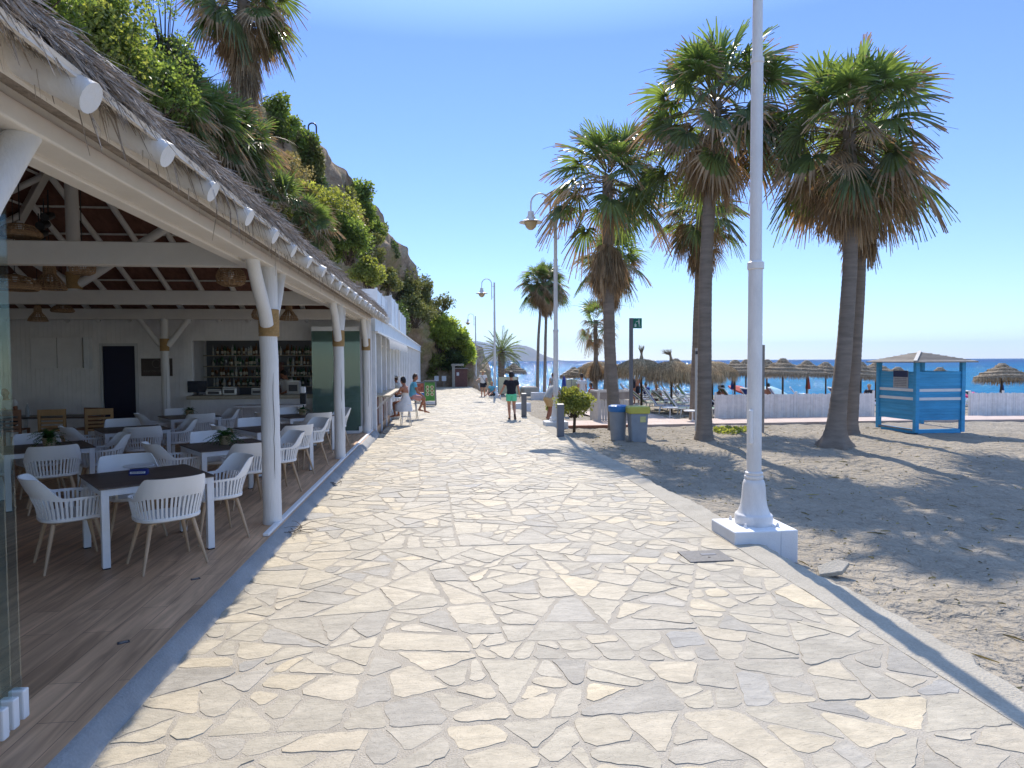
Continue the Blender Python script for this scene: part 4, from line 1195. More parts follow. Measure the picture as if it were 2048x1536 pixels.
for sx in (1, -1):
    for sy in (1, -1): MB().box((sx * .88, sy * .33, .32), (.06, .06, .64)).build('leg', M['white_paint'], lt)
p = atY(55, 830, 16.5); bt = thing('water_bottle', 'clear water bottle standing on the low table beside the seated man', 'bottle', (p.x, 16.5, DZ + .68))
MB().lathe([(.04, 0), (.042, .02), (.042, .2), (.015, .27), (.015, .30)], 14).build('body', M['bottle_clear'], bt, smooth=True, auto=50); MB().lathe([(.018, .295), (.018, .325)], 12).build('cap', M['white_plastic'], bt)
# ------------------------------------------------------------------ long white beach bar building beyond the pavilion
BX = -1.98
B = thing('beach_bar_building', 'long white single storey beach bar with many pillars beyond the thatched pavilion', 'building')
Y0, Y1 = YB + .25, 57.5
def zf(y): return zpath(y)
mb = MB(); mb.span((-6.4, 21.4, -1), (-6.2, Y1, 3.3)); mb.span((-6.2, Y1 - .2, -1), (BX - .1, Y1, 3.3)); mb.span((-6.2, 23.6, -1), (BX - .3, 23.8, 3.2)); mb.build('wall', M['white_render'], B)
mb = MB(); mb.span((-6.6, Y0 + .02, 3.06), (BX - .3, Y1 + .1, 3.2)); mb.build('flat_roof', M['white_render'], B)
mb = MB(); yy = Y0
while yy < Y1:
    y2 = min(yy + 2.4, Y1 + .3); mb.span((BX - .28, yy + .006, 2.93), (BX + .10 + rnd.uniform(-.006, .006), y2 - .006, 3.36)); yy = y2
mb.build('fascia', M['blue_white'], B, bevel=.008)
mb = MB(); mb.span((BX + .10, Y0, 3.36), (BX + .16, Y1 + .3, 3.41)); mb.span((BX + .10, Y0, 2.88), (BX + .17, Y1 + .3, 2.93)); mb.build('fascia_trim', M['white_paint'], B)
yy = Y0 + .1; k = 0
step = 1.75
ys_ = []
while yy < Y1:
    MB().span((BX - .12, yy, zf(yy) - .2), (BX + .09, yy + .22, 2.93)).build('pillar', M['white_render'], B, bevel=.012)
    ys_.append(yy); yy += step
for i, yy in enumerate(ys_):
    a, b = yy + .22, yy + step
    if yy < 24: 
        if i in (1, 2):                                # awning windows above the bar: frame only
            fr = MB(); fr.span((BX - .08, a, 2.55), (BX - .02, b, 2.60)); fr.build('window_frame', M['white_paint'], B)
        continue
    z0 = zf(yy)
    fr = MB(); fr.span((BX - .08, a, z0 - .2), (BX + .0, b, z0 + .85)); fr.span((BX - .08, a, 2.5), (BX, b, 2.93)); m_ = (a + b) / 2
    for q in (a + .03, m_, b - .03): fr.span((BX - .06, q - .03, z0 + .85), (BX - .01, q + .03, 2.5))
    o = fr.build('window', M['white_paint'], B)
    MB().span((BX - .05, a, z0 + .85), (BX - .04, b, 2.5)).build('pane', M['glass_window'], o)
# serving bar facing the promenade
mb = MB()
for k in range(18):
    y = Y0 + .4 + k * .27
    mb.span((BX - .06, y, zf(y) - .1), (BX - .01, y + .25, 1.0), tint=rnd.random())
mb.build('bar_front', M['wood_red'], B)
mb = MB(); mb.span((BX - .15, Y0 + .3, 1.02), (BX + .46, 23.5, 1.07)); o = mb.build('bar_shelf', M['counter_top'], B, bevel=.008)
for y in (Y0 + .6, 20.2, 21.8, 23.2):
    MB().bar((BX + .40, y, 1.02), (BX + .02, y, .62), .03, .03).build('bracket', M['white_paint'], o)
mb = MB(); mb.span((BX - 2.6, Y0 + 3.0, 1.4), (BX - 2.2, 23.5, 1.46)); mb.span((-6.2, 21.42, 0), (BX - .4, 21.5, 3.05)); mb.build('inner_wall', M['white_board'], B)
# scalloped awning
t = thing('awning', 'white fringed canvas awning over the serving bar', 'awning', (0, 0, 0))
vs = []; fs = []; n = 90; ya, yb = Y0 + 1.2, 30.0
for i in range(n + 1):
    y = ya + (yb - ya) * i / n; w = .02 * math.sin(i * 1.1)
    vs += [(BX + .10, y, 2.90), (BX + .34, y, 2.78 + w * .2), (BX + .40 + w, y, 2.70), (BX + .41 + w * 1.4, y, 2.44 + .035 * abs(math.sin(i * .6)))]
for i in range(n):
    for j in range(3): fs.append((i * 4 + j, (i + 1) * 4 + j, (i + 1) * 4 + j + 1, i * 4 + j + 1))
MB().add(vs, fs).build('canvas', pm('awning_cloth', (.74, .73, .70), .8, .06, 6, .1, 60, .2, trans=.35, tcol=(1, 1, .95)), t, smooth=True)
MB().tube([(BX + .36, ya - .1, 2.76), (BX + .36, yb + .1, 2.76)], .02, 8).build('rail', M['white_paint'], t)
# roof terrace screens
def screen(px0, px1, py, Yc, ht, lab):
    a = atY(px0, py, Yc); y1 = None
    x = a.x
    d = ray(px1, 700); y1 = x / d.x * d.y
    t = thing('terrace_screen', lab, 'screen', (x, Yc, 3.2), 0, 'roof terrace screens')
    zt_ = a.z - 3.2; L = y1 - Yc; n = max(2, int(L / 1.6))
    MB().span((-.06, 0, 0), (.06, L, .08)).build('rail', M['white_paint'], t)
    for i in range(n):
        MB().span((-.02, i * L / n + .03, .08), (.02, (i + 1) * L / n - .03, zt_)).build('panel', M['blue_white'], t)
    for i in range(n + 1):
        MB().span((-.05, i * L / n - .03, .08), (.05, i * L / n + .03, zt_ + .05)).build('post', M['white_paint'], t)
    MB().span((-.9, -.05, 0), (0, .0, zt_)).build('end_panel', M['white_render'], t)
    return t
screen(752, 779, 578, 25.5, 2, 'tall bluish-white terrace screen nearest above the thatch end')
screen(781, 796, 592, 30.5, 2, 'middle tall white terrace screen on the bar roof')
screen(798, 811, 622, 37.0, 2, 'lower white terrace screen farthest along the bar roof')
# advertising boards on the pavement
def board(px, py, w, h, rz, lab, dec):
    p = atP(px, py); t = thing('pavement_sign', lab, 'sign', (p.x, p.y, p.z), rz)
    mb = MB()
    for sx in (-1, 1): mb.box((sx * w / 2, 0, h / 2), (.045, .05, h))
    mb.box((0, 0, h - .03), (w, .05, .07)); mb.box((0, 0, .06), (w, .05, .06)); mb.build('frame', M['grey_post'], t, bevel=.004)
    dec(t, w, h)
    for sx in (-1, 1): MB().bar((sx * w / 2, .02, h * .95), (sx * w / 2, .55, .02), .03, .03).build('rear_leg', M['grey_post'], t)
def deco_green(t, w, h):
    p = MB().box((0, .0, h * .57), (w - .06, .02, h * .74)).build('poster', M['poster_green'], t)
    for i, z in enumerate((.74, .60, .46)):
        for sx in (-1, 1):
            MB().tube([(sx * w * .2, -.012, h * z), (sx * w * .2, -.016, h * z)], w * .155, 18).build('plate_picture', M['poster_cream'], p)
            MB().tube([(sx * w * .2, -.017, h * z), (sx * w * .2, -.021, h * z)], w * .09, 12).build('dish_picture', M['food'], p)
    MB().box((0, 0, h * .13), (w - .06, .02, h * .11)).build('white_panel', M['paper'], t)
    MB().box((0, -.012, h * .905), (w * .7, .012, .035)).build('slot', M['dark_metal'], p)
board(860, 812, .56, 1.28, R(-4), 'green menu board with round dish pictures standing on the paving', deco_green)
def deco_photo(t, w, h):
    MB().box((0, 0, h * .72), (w - .06, .02, h * .42)).build('red_poster', M['poster_red'], t)
    MB().box((0, 0, h * .30), (w - .06, .02, h * .38)).build('blue_poster', M['poster_blue'], t)
board(842, 806, .62, 1.15, R(-8), 'red and blue picture board half hidden behind the seated man', deco_photo)
# bar stools
def stool(x, y, lab, mt):
    t = thing('bar_stool', lab, 'stool', (x, y, zpath(y)), R(12))
    MB().lathe([(.17, .70), (.185, .715), (.18, .745), (.0, .75)], 24).build('seat', M[mt], t, smooth=True, auto=40)
    for k in range(4):
        a = R(45 + 90 * k); MB().tube([(.13 * math.cos(a), .13 * math.sin(a), .71), (.235 * math.cos(a), .235 * math.sin(a), 0)], [.018, .014], 8).build('leg', M[mt], t, smooth=True)
    pts = [(.19 * math.cos(R(45 + 90 * k)), .19 * math.sin(R(45 + 90 * k)), .3) for k in range(5)]
    MB().tube(pts, .011, 6).build('foot_ring', M[mt], t)
    return t
WSTOOL = atP(812, 851); stool(WSTOOL.x, WSTOOL.y, 'white metal bar stool under the woman in the white dress', 'white_paint')
MSTOOL = atP(826, 838); stool(MSTOOL.x, MSTOOL.y, 'grey metal bar stool under the man in the blue shirt', 'steel')
HSTOOL = atP(793, 832); stool(HSTOOL.x, HSTOOL.y, 'white bar stool under the person in the hat', 'white_paint')
p = atP(790, 838); bg = thing('beach_bag', 'pale striped beach bag on the paving by the white stool', 'bag', (p.x, p.y - .2, p.z))
MB().lathe([(.15, 0), (.2, .06), (.21, .2), (.17, .3), (.16, .29)], 18, sq=.6).build('body', M['off_white_wood'], bg, smooth=True)
MB().tube([(-.12, 0, .28), (-.08, 0, .42), (.08, 0, .42), (.12, 0, .28)], .01, 6).build('handle', M['rope'], bg, smooth=True)

# ------------------------------------------------------------------ end of the promenade: wall, hut door, notices
YE = 62.6
ew = thing('stone_wall', 'low rough stone wall closing the promenade under the big green bush', 'wall', (0, YE, zpath(YE)))
vs = []; fs = []; xa, xb = atY(846, 760, YE).x, atY(948, 760, YE).x; nx_, nz_ = 60, 14
for i in range(nx_ + 1):
    for j in range(nz_ + 1):
        x = xa + (xb - xa) * i / nx_; z = -.3 + 2.9 * j / nz_ * (1 + .12 * math.sin(x * 2))
        vs.append((x, mnoise.noise(Vector((x * 1.8, z * 1.8, 2))) * .16 + mnoise.noise(Vector((x * 5, z * 5, 7))) * .06 + j * .05, z))
for i in range(nx_):
    for j in range(nz_): fs.append((i * (nz_ + 1) + j, (i + 1) * (nz_ + 1) + j, (i + 1) * (nz_ + 1) + j + 1, i * (nz_ + 1) + j + 1))
MB().add(vs, fs).build('stonework', M['cliff_rock'], ew, smooth=True, auto=40)
a = atY(905, 768, YE - .8); b = atY(934, 741, YE - .8); zg = zpath(YE)
hut = thing('storage_hut', 'small stone hut with a dark brown door at the end of the promenade', 'hut', ((a.x + b.x) / 2, YE - .8, zg))
w = b.x - a.x; h = 1.75
MB().box((w * .08, .45, h / 2), (w * .86, .8, h)).build('wall', M['wood_red'], hut)
MB().box((w * .1, .42, h + .05), (w * .95, .95, .10)).build('roof', M['grey_wood'], hut)
d = MB().box((-w * .13, -.0, h * .48), (w * .42, .06, h * .93)).build('door', M['wood_red'], hut); MB().box((-w * .13, -.04, h * .72), (w * .17, .012, .32)).build('notice', M['paper'], d)
mb = MB(); mb.box((-w * .43, .1, 1.05), (.28, .5, 2.1)); mb.box((-w * .15, .1, 2.13), (w * .85, .5, .22)); mb.build('stone_surround', M['kerb'], hut, bevel=.03)
for i, px in enumerate((873, 888)):
    a = atY(px, 757, YE - 1.2)
    t = thing('notice_board', ['white notice board left of its twin before the stone wall', 'white notice board right of its twin nearer the hut'][i], 'notice board', (a.x, YE - 1.2, zpath(YE)))
    MB().box((0, 0, a.z - zpath(YE)), (.42, .03, .48)).build('panel', M['paper'], t); MB().box((0, .03, (a.z - zpath(YE)) / 2), (.06, .03, a.z - zpath(YE))).build('post', M['grey_wood'], t)
# ------------------------------------------------------------------ foliage: thousands of leaf-sized faces in uneven clumps
def leaves(name, clumps, mat, parent=None, seed=0):
    """clumps: list of (centre, radius(3), leaf count, leaf size)"""
    rg = np.random.default_rng(seed); Vs = []; Ts = []
    for c, r, n, s in clumps:
        d = rg.normal(0, 1, (n, 3)); d /= np.linalg.norm(d, axis=1)[:, None]
        rad = rg.random(n) ** .45
        p = np.array(c) + d * np.array(r) * rad[:, None]
        ax = d * .6 + rg.normal(0, .7, (n, 3)) + np.array([0, 0, .1]); ax /= np.linalg.norm(ax, axis=1)[:, None]
        sd = np.cross(ax, rg.normal(0, 1, (n, 3))); sd /= np.linalg.norm(sd, axis=1)[:, None]
        L = s * rg.uniform(.6, 1.35, n)[:, None]; wd = L * rg.uniform(.26, .42, n)[:, None]
        nm = np.cross(ax, sd)
        v = np.stack([p, p + ax * L * .5 + sd * wd + nm * L * .08, p + ax * L, p + ax * L * .5 - sd * wd + nm * L * .08], 1)
        Vs.append(v.reshape(-1, 3)); base = rg.uniform(.25, .75); Ts.append(np.clip(base + rg.normal(0, .2, n), 0, 1))
    V = np.concatenate(Vs); Q = np.arange(len(V)).reshape(-1, 4)
    return np_mesh(name, V, Q, mat, np.concatenate(Ts), parent)
def stems(parent, pts, r, mat='twig', name='stem'):
    mb = MB()
    for a, b in pts:
        a = Vector(a); b = Vector(b); m = (a + b) / 2 + Vector((rnd.gauss(0, .1), rnd.gauss(0, .1), 0)) * (b - a).length * .3
        mb.tube([a, m, b], [r, r * .75, r * .3], 6)
    return mb.build(name, M[mat], parent, smooth=True)
NB = [0]
def bush(loc, size, lab, mat='leaf', n=2600, leaf=.10, ncl=16, seed=None, group=None, lumpy=.75, name='bush', cat='bush', flat=0):
    """a shrub whose clumps sit on an uneven ellipsoid; loc is its centre"""
    NB[0] += 1; seed = seed or NB[0] * 7 + 3; rg = random.Random(seed)
    t = thing(name, lab, cat, loc, 0, group)
    cl = []; st = []
    for k in range(ncl):
        while True:
            d = Vector((rg.gauss(0, 1), rg.gauss(0, 1), rg.gauss(0, 1))).normalized()
            if d.z > -.75: break
        f = rg.uniform(.25, 1.0) ** .6 * lumpy
        c = (d.x * size[0] * f, d.y * size[1] * f, d.z * size[2] * f)
        rr = rg.uniform(.22, .46)
        cl.append((c, (size[0] * rr, size[1] * rr, size[2] * rr * .85), max(20, int(n / ncl * rg.uniform(.6, 1.5))), leaf * rg.uniform(.8, 1.2)))
        st.append(((rg.gauss(0, .1) * size[0], rg.gauss(0, .1) * size[1], -size[2] * .9), c))
    leaves('foliage', cl, M[mat], t, seed)
    stems(t, st, max(.02, size[0] * .018), name='branches')
    return t
def bx(px, py, Y): return atY(px, py, Y)
# greenery hanging on the cliff -----------------------------------------------------
G = 'bushes growing on the cliff'
def cb(px, py, Y, w, h, lab, mat='leaf', n=2600, leaf=.11, ncl=16, dep=None, name='bush'):
    p = atY(px, py, Y); k = Y / F
    return bush(tuple(p), (w / 2 * k, (dep or w * .55) * k, h / 2 * k), lab, mat, n, leaf, ncl, group=G, name=name)
cb(120, 60, 20, 330, 330, 'large bright leafy bush right above the thatch at the upper left', 'leaf_yellow', 11000, .13, 34)
cb(225, 90, 21, 210, 240, 'leafy green bush at the upper left between the thatch and the sky', 'leaf', 7500, .13, 26)
cb(290, 190, 23, 200, 180, 'shaded bush below the thin twiggy shrub at the upper left', 'leaf', 5000, .13, 20)
cb(40, -30, 17, 240, 200, 'leafy bush at the top left corner above the thatch', 'leaf', 5000, .13, 20)
cb(345, 150, 25, 130, 150, 'dark bush left of the cliff palm trunk', 'leaf_dark', 4200, .14, 18)
cb(560, 245, 39, 90, 110, 'dense green bush on the cliff top right of the tall palm', 'leaf', 4000, .17, 18)
cb(602, 300, 41, 75, 120, 'green bush draped over the cliff edge below the curved pipe', 'leaf', 3600, .17, 18)
cb(632, 365, 42, 60, 100, 'dark green creeper patch on the cliff face under the pipe', 'leaf_dark', 2400, .17, 14)
cb(660, 410, 43, 70, 70, 'dark creeper strip crossing the middle of the cliff face', 'leaf_dark', 2400, .17, 14)
cb(725, 410, 50, 62, 120, 'bushy green crest shrub on the middle skyline of the cliff', 'leaf', 3600, .2, 18)
cb(752, 460, 52, 44, 70, 'small crest shrub just before the stepped rock edge', 'leaf', 2000, .2, 12)
cb(780, 500, 57, 44, 60, 'dark bush in the notch of the stepped rock edge', 'leaf_dark', 1700, .2, 12)
cb(808, 575, 60, 100, 110, 'grey-green feathery shrub on the slope above the bar end', 'leaf_olive', 4200, .2, 22)
cb(850, 590, 62, 70, 90, 'thin olive shrub on the skyline above the big bush', 'leaf_olive', 2400, .2, 16)
cb(880, 612, 63, 60, 60, 'pale dry-tipped shrub at the end of the skyline', 'leaf_olive', 1500, .2, 12)
cb(640, 425, 33, 180, 120, 'broad sunny bush above the middle of the thatch eave', 'leaf_yellow', 7500, .14, 26)
cb(700, 480, 32, 120, 110, 'sunny green bush above the far half of the thatch', 'leaf', 6000, .14, 22)
cb(735, 545, 30, 70, 80, 'bright green bush peeping over the far end of the thatch', 'leaf_yellow', 3600, .13, 16)
cb(590, 390, 33, 90, 70, 'dry yellow grass tuft between the fan palms and the sunny bush', 'leaf_dry', 3000, .15, 16)
cb(690, 440, 45, 90, 70, 'yellow dry grass patch on the cliff ledge', 'leaf_dry', 2600, .18, 16)
cb(520, 375, 32, 120, 80, 'dry tan grass on the cliff below the fan palms', 'leaf_dry', 3000, .16, 16)
cb(790, 640, 46, 70, 90, 'dark shrub behind the terrace screens', 'leaf_dark', 2600, .17, 16)
cb(775, 560, 50, 60, 70, 'olive scrub on the slope above the terrace screens', 'leaf_olive', 2200, .19, 14)
cb(575, 345, 36, 110, 90, 'dry tan scrub on the cliff face under the creeper bush', 'leaf_dry', 2600, .15, 18)
cb(625, 330, 41, 50, 110, 'grey-green creeper hanging down the cliff beside the bent pipe', 'leaf_olive', 2200, .16, 14)
cb(690, 395, 48, 60, 70, 'olive scrub just under the middle skyline', 'leaf_olive', 2200, .18, 14)
cb(742, 500, 48, 80, 80, 'pale olive scrub on the lower slope behind the thatch end', 'leaf_olive', 2800, .18, 18)
cb(830, 620, 58, 90, 80, 'soft grey-green scrub between the terrace screens and the big bush', 'leaf_olive', 3400, .2, 20)
cb(665, 470, 40, 60, 60, 'dry grass tuft above the far half of the thatch', 'leaf_dry', 1800, .16, 14)
# big bush mass where the promenade ends
G2 = 'bushes at the end of the promenade'
for px, py, w, h, lab, mt in ((872, 672, 95, 110, 'huge round bright green bush rising behind the far end of the bar', 'leaf_bright'), (905, 670, 80, 95, 'big green bush in the middle of the mass over the hut', 'leaf_bright'), (868, 725, 70, 80, 'dark lower bush beside the end pillar of the bar', 'leaf_yellow'), (930, 705, 44, 100, 'bright green bush hanging beside the farthest lamp post', 'leaf_bright'), (905, 722, 60, 60, 'dark bush drooping over the hut roof', 'leaf_dark')):
    p = atY(px, py, 63.5); k = 63.5 / F
    bush(tuple(p), (w / 2 * k, w * .35 * k, h / 2 * k), lab, mt, 5200, .24, 24, group=G2)
# thin twiggy shrub against the sky at the upper left
p = atY(330, 130, 24); t = thing('twiggy_shrub', 'tall sparse shrub with bare twigs against the sky left of the palm', 'shrub', tuple(atY(335, 215, 24)))
cl = []; st = []; rg = random.Random(5)
for k in range(26):
    q = Vector((rg.uniform(-1.3, .9), rg.uniform(-.6, .6), rg.uniform(.4, 4.2))); q.x *= (1.15 - q.z / 7)
    cl.append((tuple(q), (.30, .28, .26), 55, .11)); st.append(((q.x * .3, q.y * .3, max(-.5, q.z - 1.7)), tuple(q + Vector((rg.gauss(0, .15), 0, rg.uniform(.1, .5))))))
st += [((0, 0, -1), (0, 0, 2)), ((0, 0, .5), (-.7, .1, 2.6)), ((0, 0, .4), (.6, -.1, 2.5)), ((0, 0, 0), (.2, 0, 3.6)), ((-.2, 0, .3), (-1.1, 0, 2.2))]
leaves('foliage', cl, M['leaf'], t, 12); stems(t, st, .028, name='branches')
# curved pipe on the cliff top
a = atY(617, 270, 41.5); b = atY(633, 275, 41.5)
r_ = (b.x - a.x) / 2; pts = [(-r_, 0, -1.2), (-r_, 0, .5)] + [(-r_ * math.cos(q), 0, .5 + r_ * 1.0 * math.sin(q)) for q in [math.pi * i / 10 for i in range(1, 10)]] + [(r_, 0, .5), (r_, 0, -.6)]
o = MB().tube(pts, .05, 8).build('bent_pipe', M['dark_metal'], None, ((a.x + b.x) / 2, 41.5, a.z), 0, smooth=True); tag(o, 'bent dark pipe like a walking-stick handle on the cliff top', 'pipe')
# small tended bush by the second lamp post and weeds
p = atP(1148, 858); zz = zsand(p.x, p.y)
t = bush((p.x, p.y, zz + .95), (.62, .55, .55), 'round glossy green bush on the sand behind the second grey bollard', 'leaf_yellow', 3400, .085, 30, group=None, lumpy=.8)
MB().tube([(0, 0, -1.0), (.02, 0, -.55), (0, 0, -.1)], [.05, .045, .03], 8).build('trunk', M['twig'], t, smooth=True)
p = atP(1108, 835); bush((p.x, p.y + .8, zsand(p.x, p.y) + .45), (.3, .3, .38), 'small yellow-green shrub on the sand left of the glossy bush', 'leaf_yellow', 700, .08, 10)
# tufts of grass around the palm feet
cl = []; rg = random.Random(8)
for px, py in ((1448, 867), (1462, 870), (1440, 872), (1478, 871), (1455, 874), (1490, 868)):
    p = at(px, py, -.28); cl.append(((p.x, p.y, zsand(p.x, p.y) + .04), (.35, .3, .07), 160, .09))
o = leaves('grass_tufts', cl, M['leaf_yellow'], None, 31); tag(o, 'thin green grass on the sand beside the thick palm trunk', 'grass', kind='stuff')

# dry leaf bits and pebbles lying on the sand
def hsand(X, yy):
    dxs = xr(min(yy, 60)) + .2 - 3.37; x = X - dxs; k = min(1, max(0, (x - 3.3) / .5))
    return zsand(X, yy) + k * (mnoise.noise(Vector((X * 1.1, yy * 1.1, 0))) * .045 + mnoise.noise(Vector((X * 2.6, yy * 2.6, 4))) * .045 + mnoise.noise(Vector((X * 5.5, yy * 5.5, 8))) * .026)
rg = random.Random(77); mb = MB()
for k in range(900):
    X = 3.75 + abs(rg.gauss(0, 5)); yy = rg.uniform(3.5, 20.5); z = hsand(X, yy) + .006; a = rg.uniform(0, 6.28); L = rg.uniform(.012, .05) if rg.random() < .85 else rg.uniform(.06, .22); w = L * .3 if L < .06 else .006
    c, s_ = math.cos(a), math.sin(a)
    vs = [Vector((X + c * i * L - s_ * j * w, yy + s_ * i * L + c * j * w, z + h)) for i, j, h in ((-.5, -.4, 0), (.5, -.3, .006), (.55, .3, .010), (0, .6, .016), (-.5, .4, .004))]
    top = [v + Vector((0, 0, .006)) for v in vs]; mb.add(vs + top, [(4, 3, 2, 1, 0), (5, 6, 7, 8, 9)] + [(i, (i + 1) % 5, 5 + (i + 1) % 5, 5 + i) for i in range(5)], rg.random())
o = mb.build('leaf_litter', M['leaf_dry']); tag(o, 'dry leaf bits and small stones scattered over the sand', 'litter', kind='stuff')
# ------------------------------------------------------------------ fan palms
def fan_frond(VS, QS, TS, base, az, el, plen, R_, droop, tint, rg, nl=22, spread=2.15, twist=0.0, fold=.0, stalk=None, bend=.5, tips=None, tipn=1):
    """appends a frond (petiole to 'stalk' MB, blade as quads)"""
    a = np.array([math.cos(az) * math.cos(el), math.sin(az) * math.cos(el), math.sin(el)])
    pts = []; d = a.copy(); p = np.array(base, float)
    for i in range(6):
        pts.append(p.copy()); d = d + np.array([0, 0, -bend * .16]); d /= np.linalg.norm(d); p = p + d * plen / 6
    pts.append(p.copy())
    if stalk is not None: stalk.tube([Vector(q) for q in pts], [.022, .02, .018, .016, .014, .013, .012], 4, cap=False, tint=tint)
    d = d + np.array([0, 0, -bend * .25]); d /= np.linalg.norm(d)
    up = np.array([0, 0, 1.0]); s = np.cross(d, up); ln = np.linalg.norm(s)
    s = s / ln if ln > .05 else np.array([-math.sin(az), math.cos(az), 0])
    n = np.cross(s, d)
    ct, st_ = math.cos(twist), math.sin(twist); s, n = s * ct + n * st_, n * ct - s * st_
    psi = np.linspace(-spread, spread, nl) + rg.normal(0, .02, nl)
    dpsi = 2 * spread / nl
    seg = np.array([.05, .3, .55, .78, 1.0])
    for k in range(nl):
        if rg.random() < .03: continue
        c, q = math.cos(psi[k]), math.sin(psi[k])
        dr = d * c + s * q + n * (.10 + fold * abs(q)); dr /= np.linalg.norm(dr)
        sd = -d * q + s * c
        L = R_ * (.78 + .22 * c) * rg.uniform(.9, 1.08); dk = droop * rg.uniform(.75, 1.25)
        wl = np.array([.5, .5, .46, .24, .02]) * dpsi * seg * 1.03; wl[0] = .03
        wl[3] = min(wl[3], .013); wl[2] = min(wl[2], .036 * R_)
        z = (1 if k % 2 else -1) * .012 * R_
        P = p + dr[None, :] * (seg * L)[:, None] - np.array([0, 0, 1.0])[None, :] * (dk * L * np.clip(seg - .28, 0, 1) ** 1.5)[:, None]
        # lengthen hanging tips so that leaflets do not shrink
        A = P - sd[None, :] * (wl * L)[:, None] + n[None, :] * z; B_ = P + sd[None, :] * (wl * L)[:, None] - n[None, :] * z
        W = np.stack([A, B_], 1).reshape(-1, 3)
        lists = [(VS, QS, TS, 0, 4)] if tips is None else [(VS, QS, TS, 0, 4 - tipn), (*tips, 4 - tipn, 4)]
        for vv, qq, tt, i0, i1 in lists:
            o = vv[1]; vv[0].append(W); vv[1] += 10
            for i in range(i0, i1): qq.append((o + 2 * i, o + 2 * i + 1, o + 2 * i + 3, o + 2 * i + 2)); tt.append(min(1, max(0, tint + rg.normal(0, .12))))
def crown_meshes(seed, ngreen, nmid, ndry, plen, R_, skirt=0, skirt_r=.8, skirt_h=1.3, young=.35, skirt_drop=0.0):
    rg = np.random.default_rng(seed); out = {}; stalk = MB()
    G_ = ([[], 0], [], []); D_ = ([[], 0], [], [])
    for k in range(ngreen):
        f = (k + .5) / ngreen; az = k * 2.399963 + rg.normal(0, .3); el = R(82) - R(104) * f ** .9 + rg.normal(0, .22)
        kw = {}
        if f > .2 and rg.random() < .8: kw = dict(tips=D_, tipn=2 if f > .6 else 1)
        fan_frond(*G_, (.08 * math.cos(az), .08 * math.sin(az),   .35 - .9 * f), az, el, plen * rg.uniform(.65, 1.1) * (.45 + .6 * f ** .5), R_ * rg.uniform(.85, 1.12), .28 + .62 * f, float(np.clip(.70 - .35 * f + rg.normal(0, .12), 0, 1)), rg, twist=rg.normal(0, .6), stalk=stalk, bend=.25 + .45 * f, nl=30, **kw)
    for k in range(nmid + ndry):
        f = k / max(1, nmid + ndry); az = k * 2.399963 + 1 + rg.normal(0, .4); el = R(25) - R(70) * f + rg.normal(0, .3)
        fan_frond(*D_, (.1 * math.cos(az), .1 * math.sin(az), -.1 - .85 * f), az, el, plen * rg.uniform(.5, .95) * (1 - .3 * f), R_ * rg.uniform(.5, .8), .7 + .35 * f, float(np.clip(.66 - .3 * f + rg.normal(0, .18), 0, 1)), rg, twist=rg.normal(0, .8), stalk=stalk, bend=1.0, nl=22, spread=rg.uniform(.9, 1.6), fold=.3)
    for k in range(skirt):
        f = k / max(1, skirt); az = k * 2.399963 + rg.normal(0, .4); rr = skirt_r * (1 - .35 * f)
        zz = -.8 - skirt_drop - skirt_h * .6 * f + rg.normal(0, .08)
        fan_frond(*D_, (.10 * math.cos(az), .10 * math.sin(az), zz), az, R(-35) - R(22) * f + rg.normal(0, .15), rr * rg.uniform(.35, .8), R_ * rg.uniform(.4, .75), 1.2, float(np.clip(.5 + rg.normal(0, .22), 0, 1)), rg, twist=rg.normal(0, .8), bend=2.2, nl=15, spread=.7, fold=.1)
    # seed stalks arching out of the crown
    for k in range(5):
        az = rg.uniform(0, 6.28); p = np.array([0, 0, .1]); d = np.array([math.cos(az) * .7, math.sin(az) * .7, .75]); pts = []
        for i in range(12): pts.append(Vector(p)); p = p + d * .22; d = d + np.array([0, 0, -.13]); d /= np.linalg.norm(d)
        stalk.tube(pts, [.014 - .0009 * i for i in range(12)], 4, cap=False, tint=.3)
    out['green'] = (np.concatenate(G_[0][0]), np.array(G_[1]), np.array(G_[2])); out['dry'] = (np.concatenate(D_[0][0]), np.array(D_[1]), np.array(D_[2])) if D_[1] else None
    out['stalk'] = stalk
    return out
M['palm_trunk'] = pm('palm_trunk', (.25, .205, .165), .9, .18, 2, .5, 60, .1, stretch=(1, 1, 5), tint=.18)
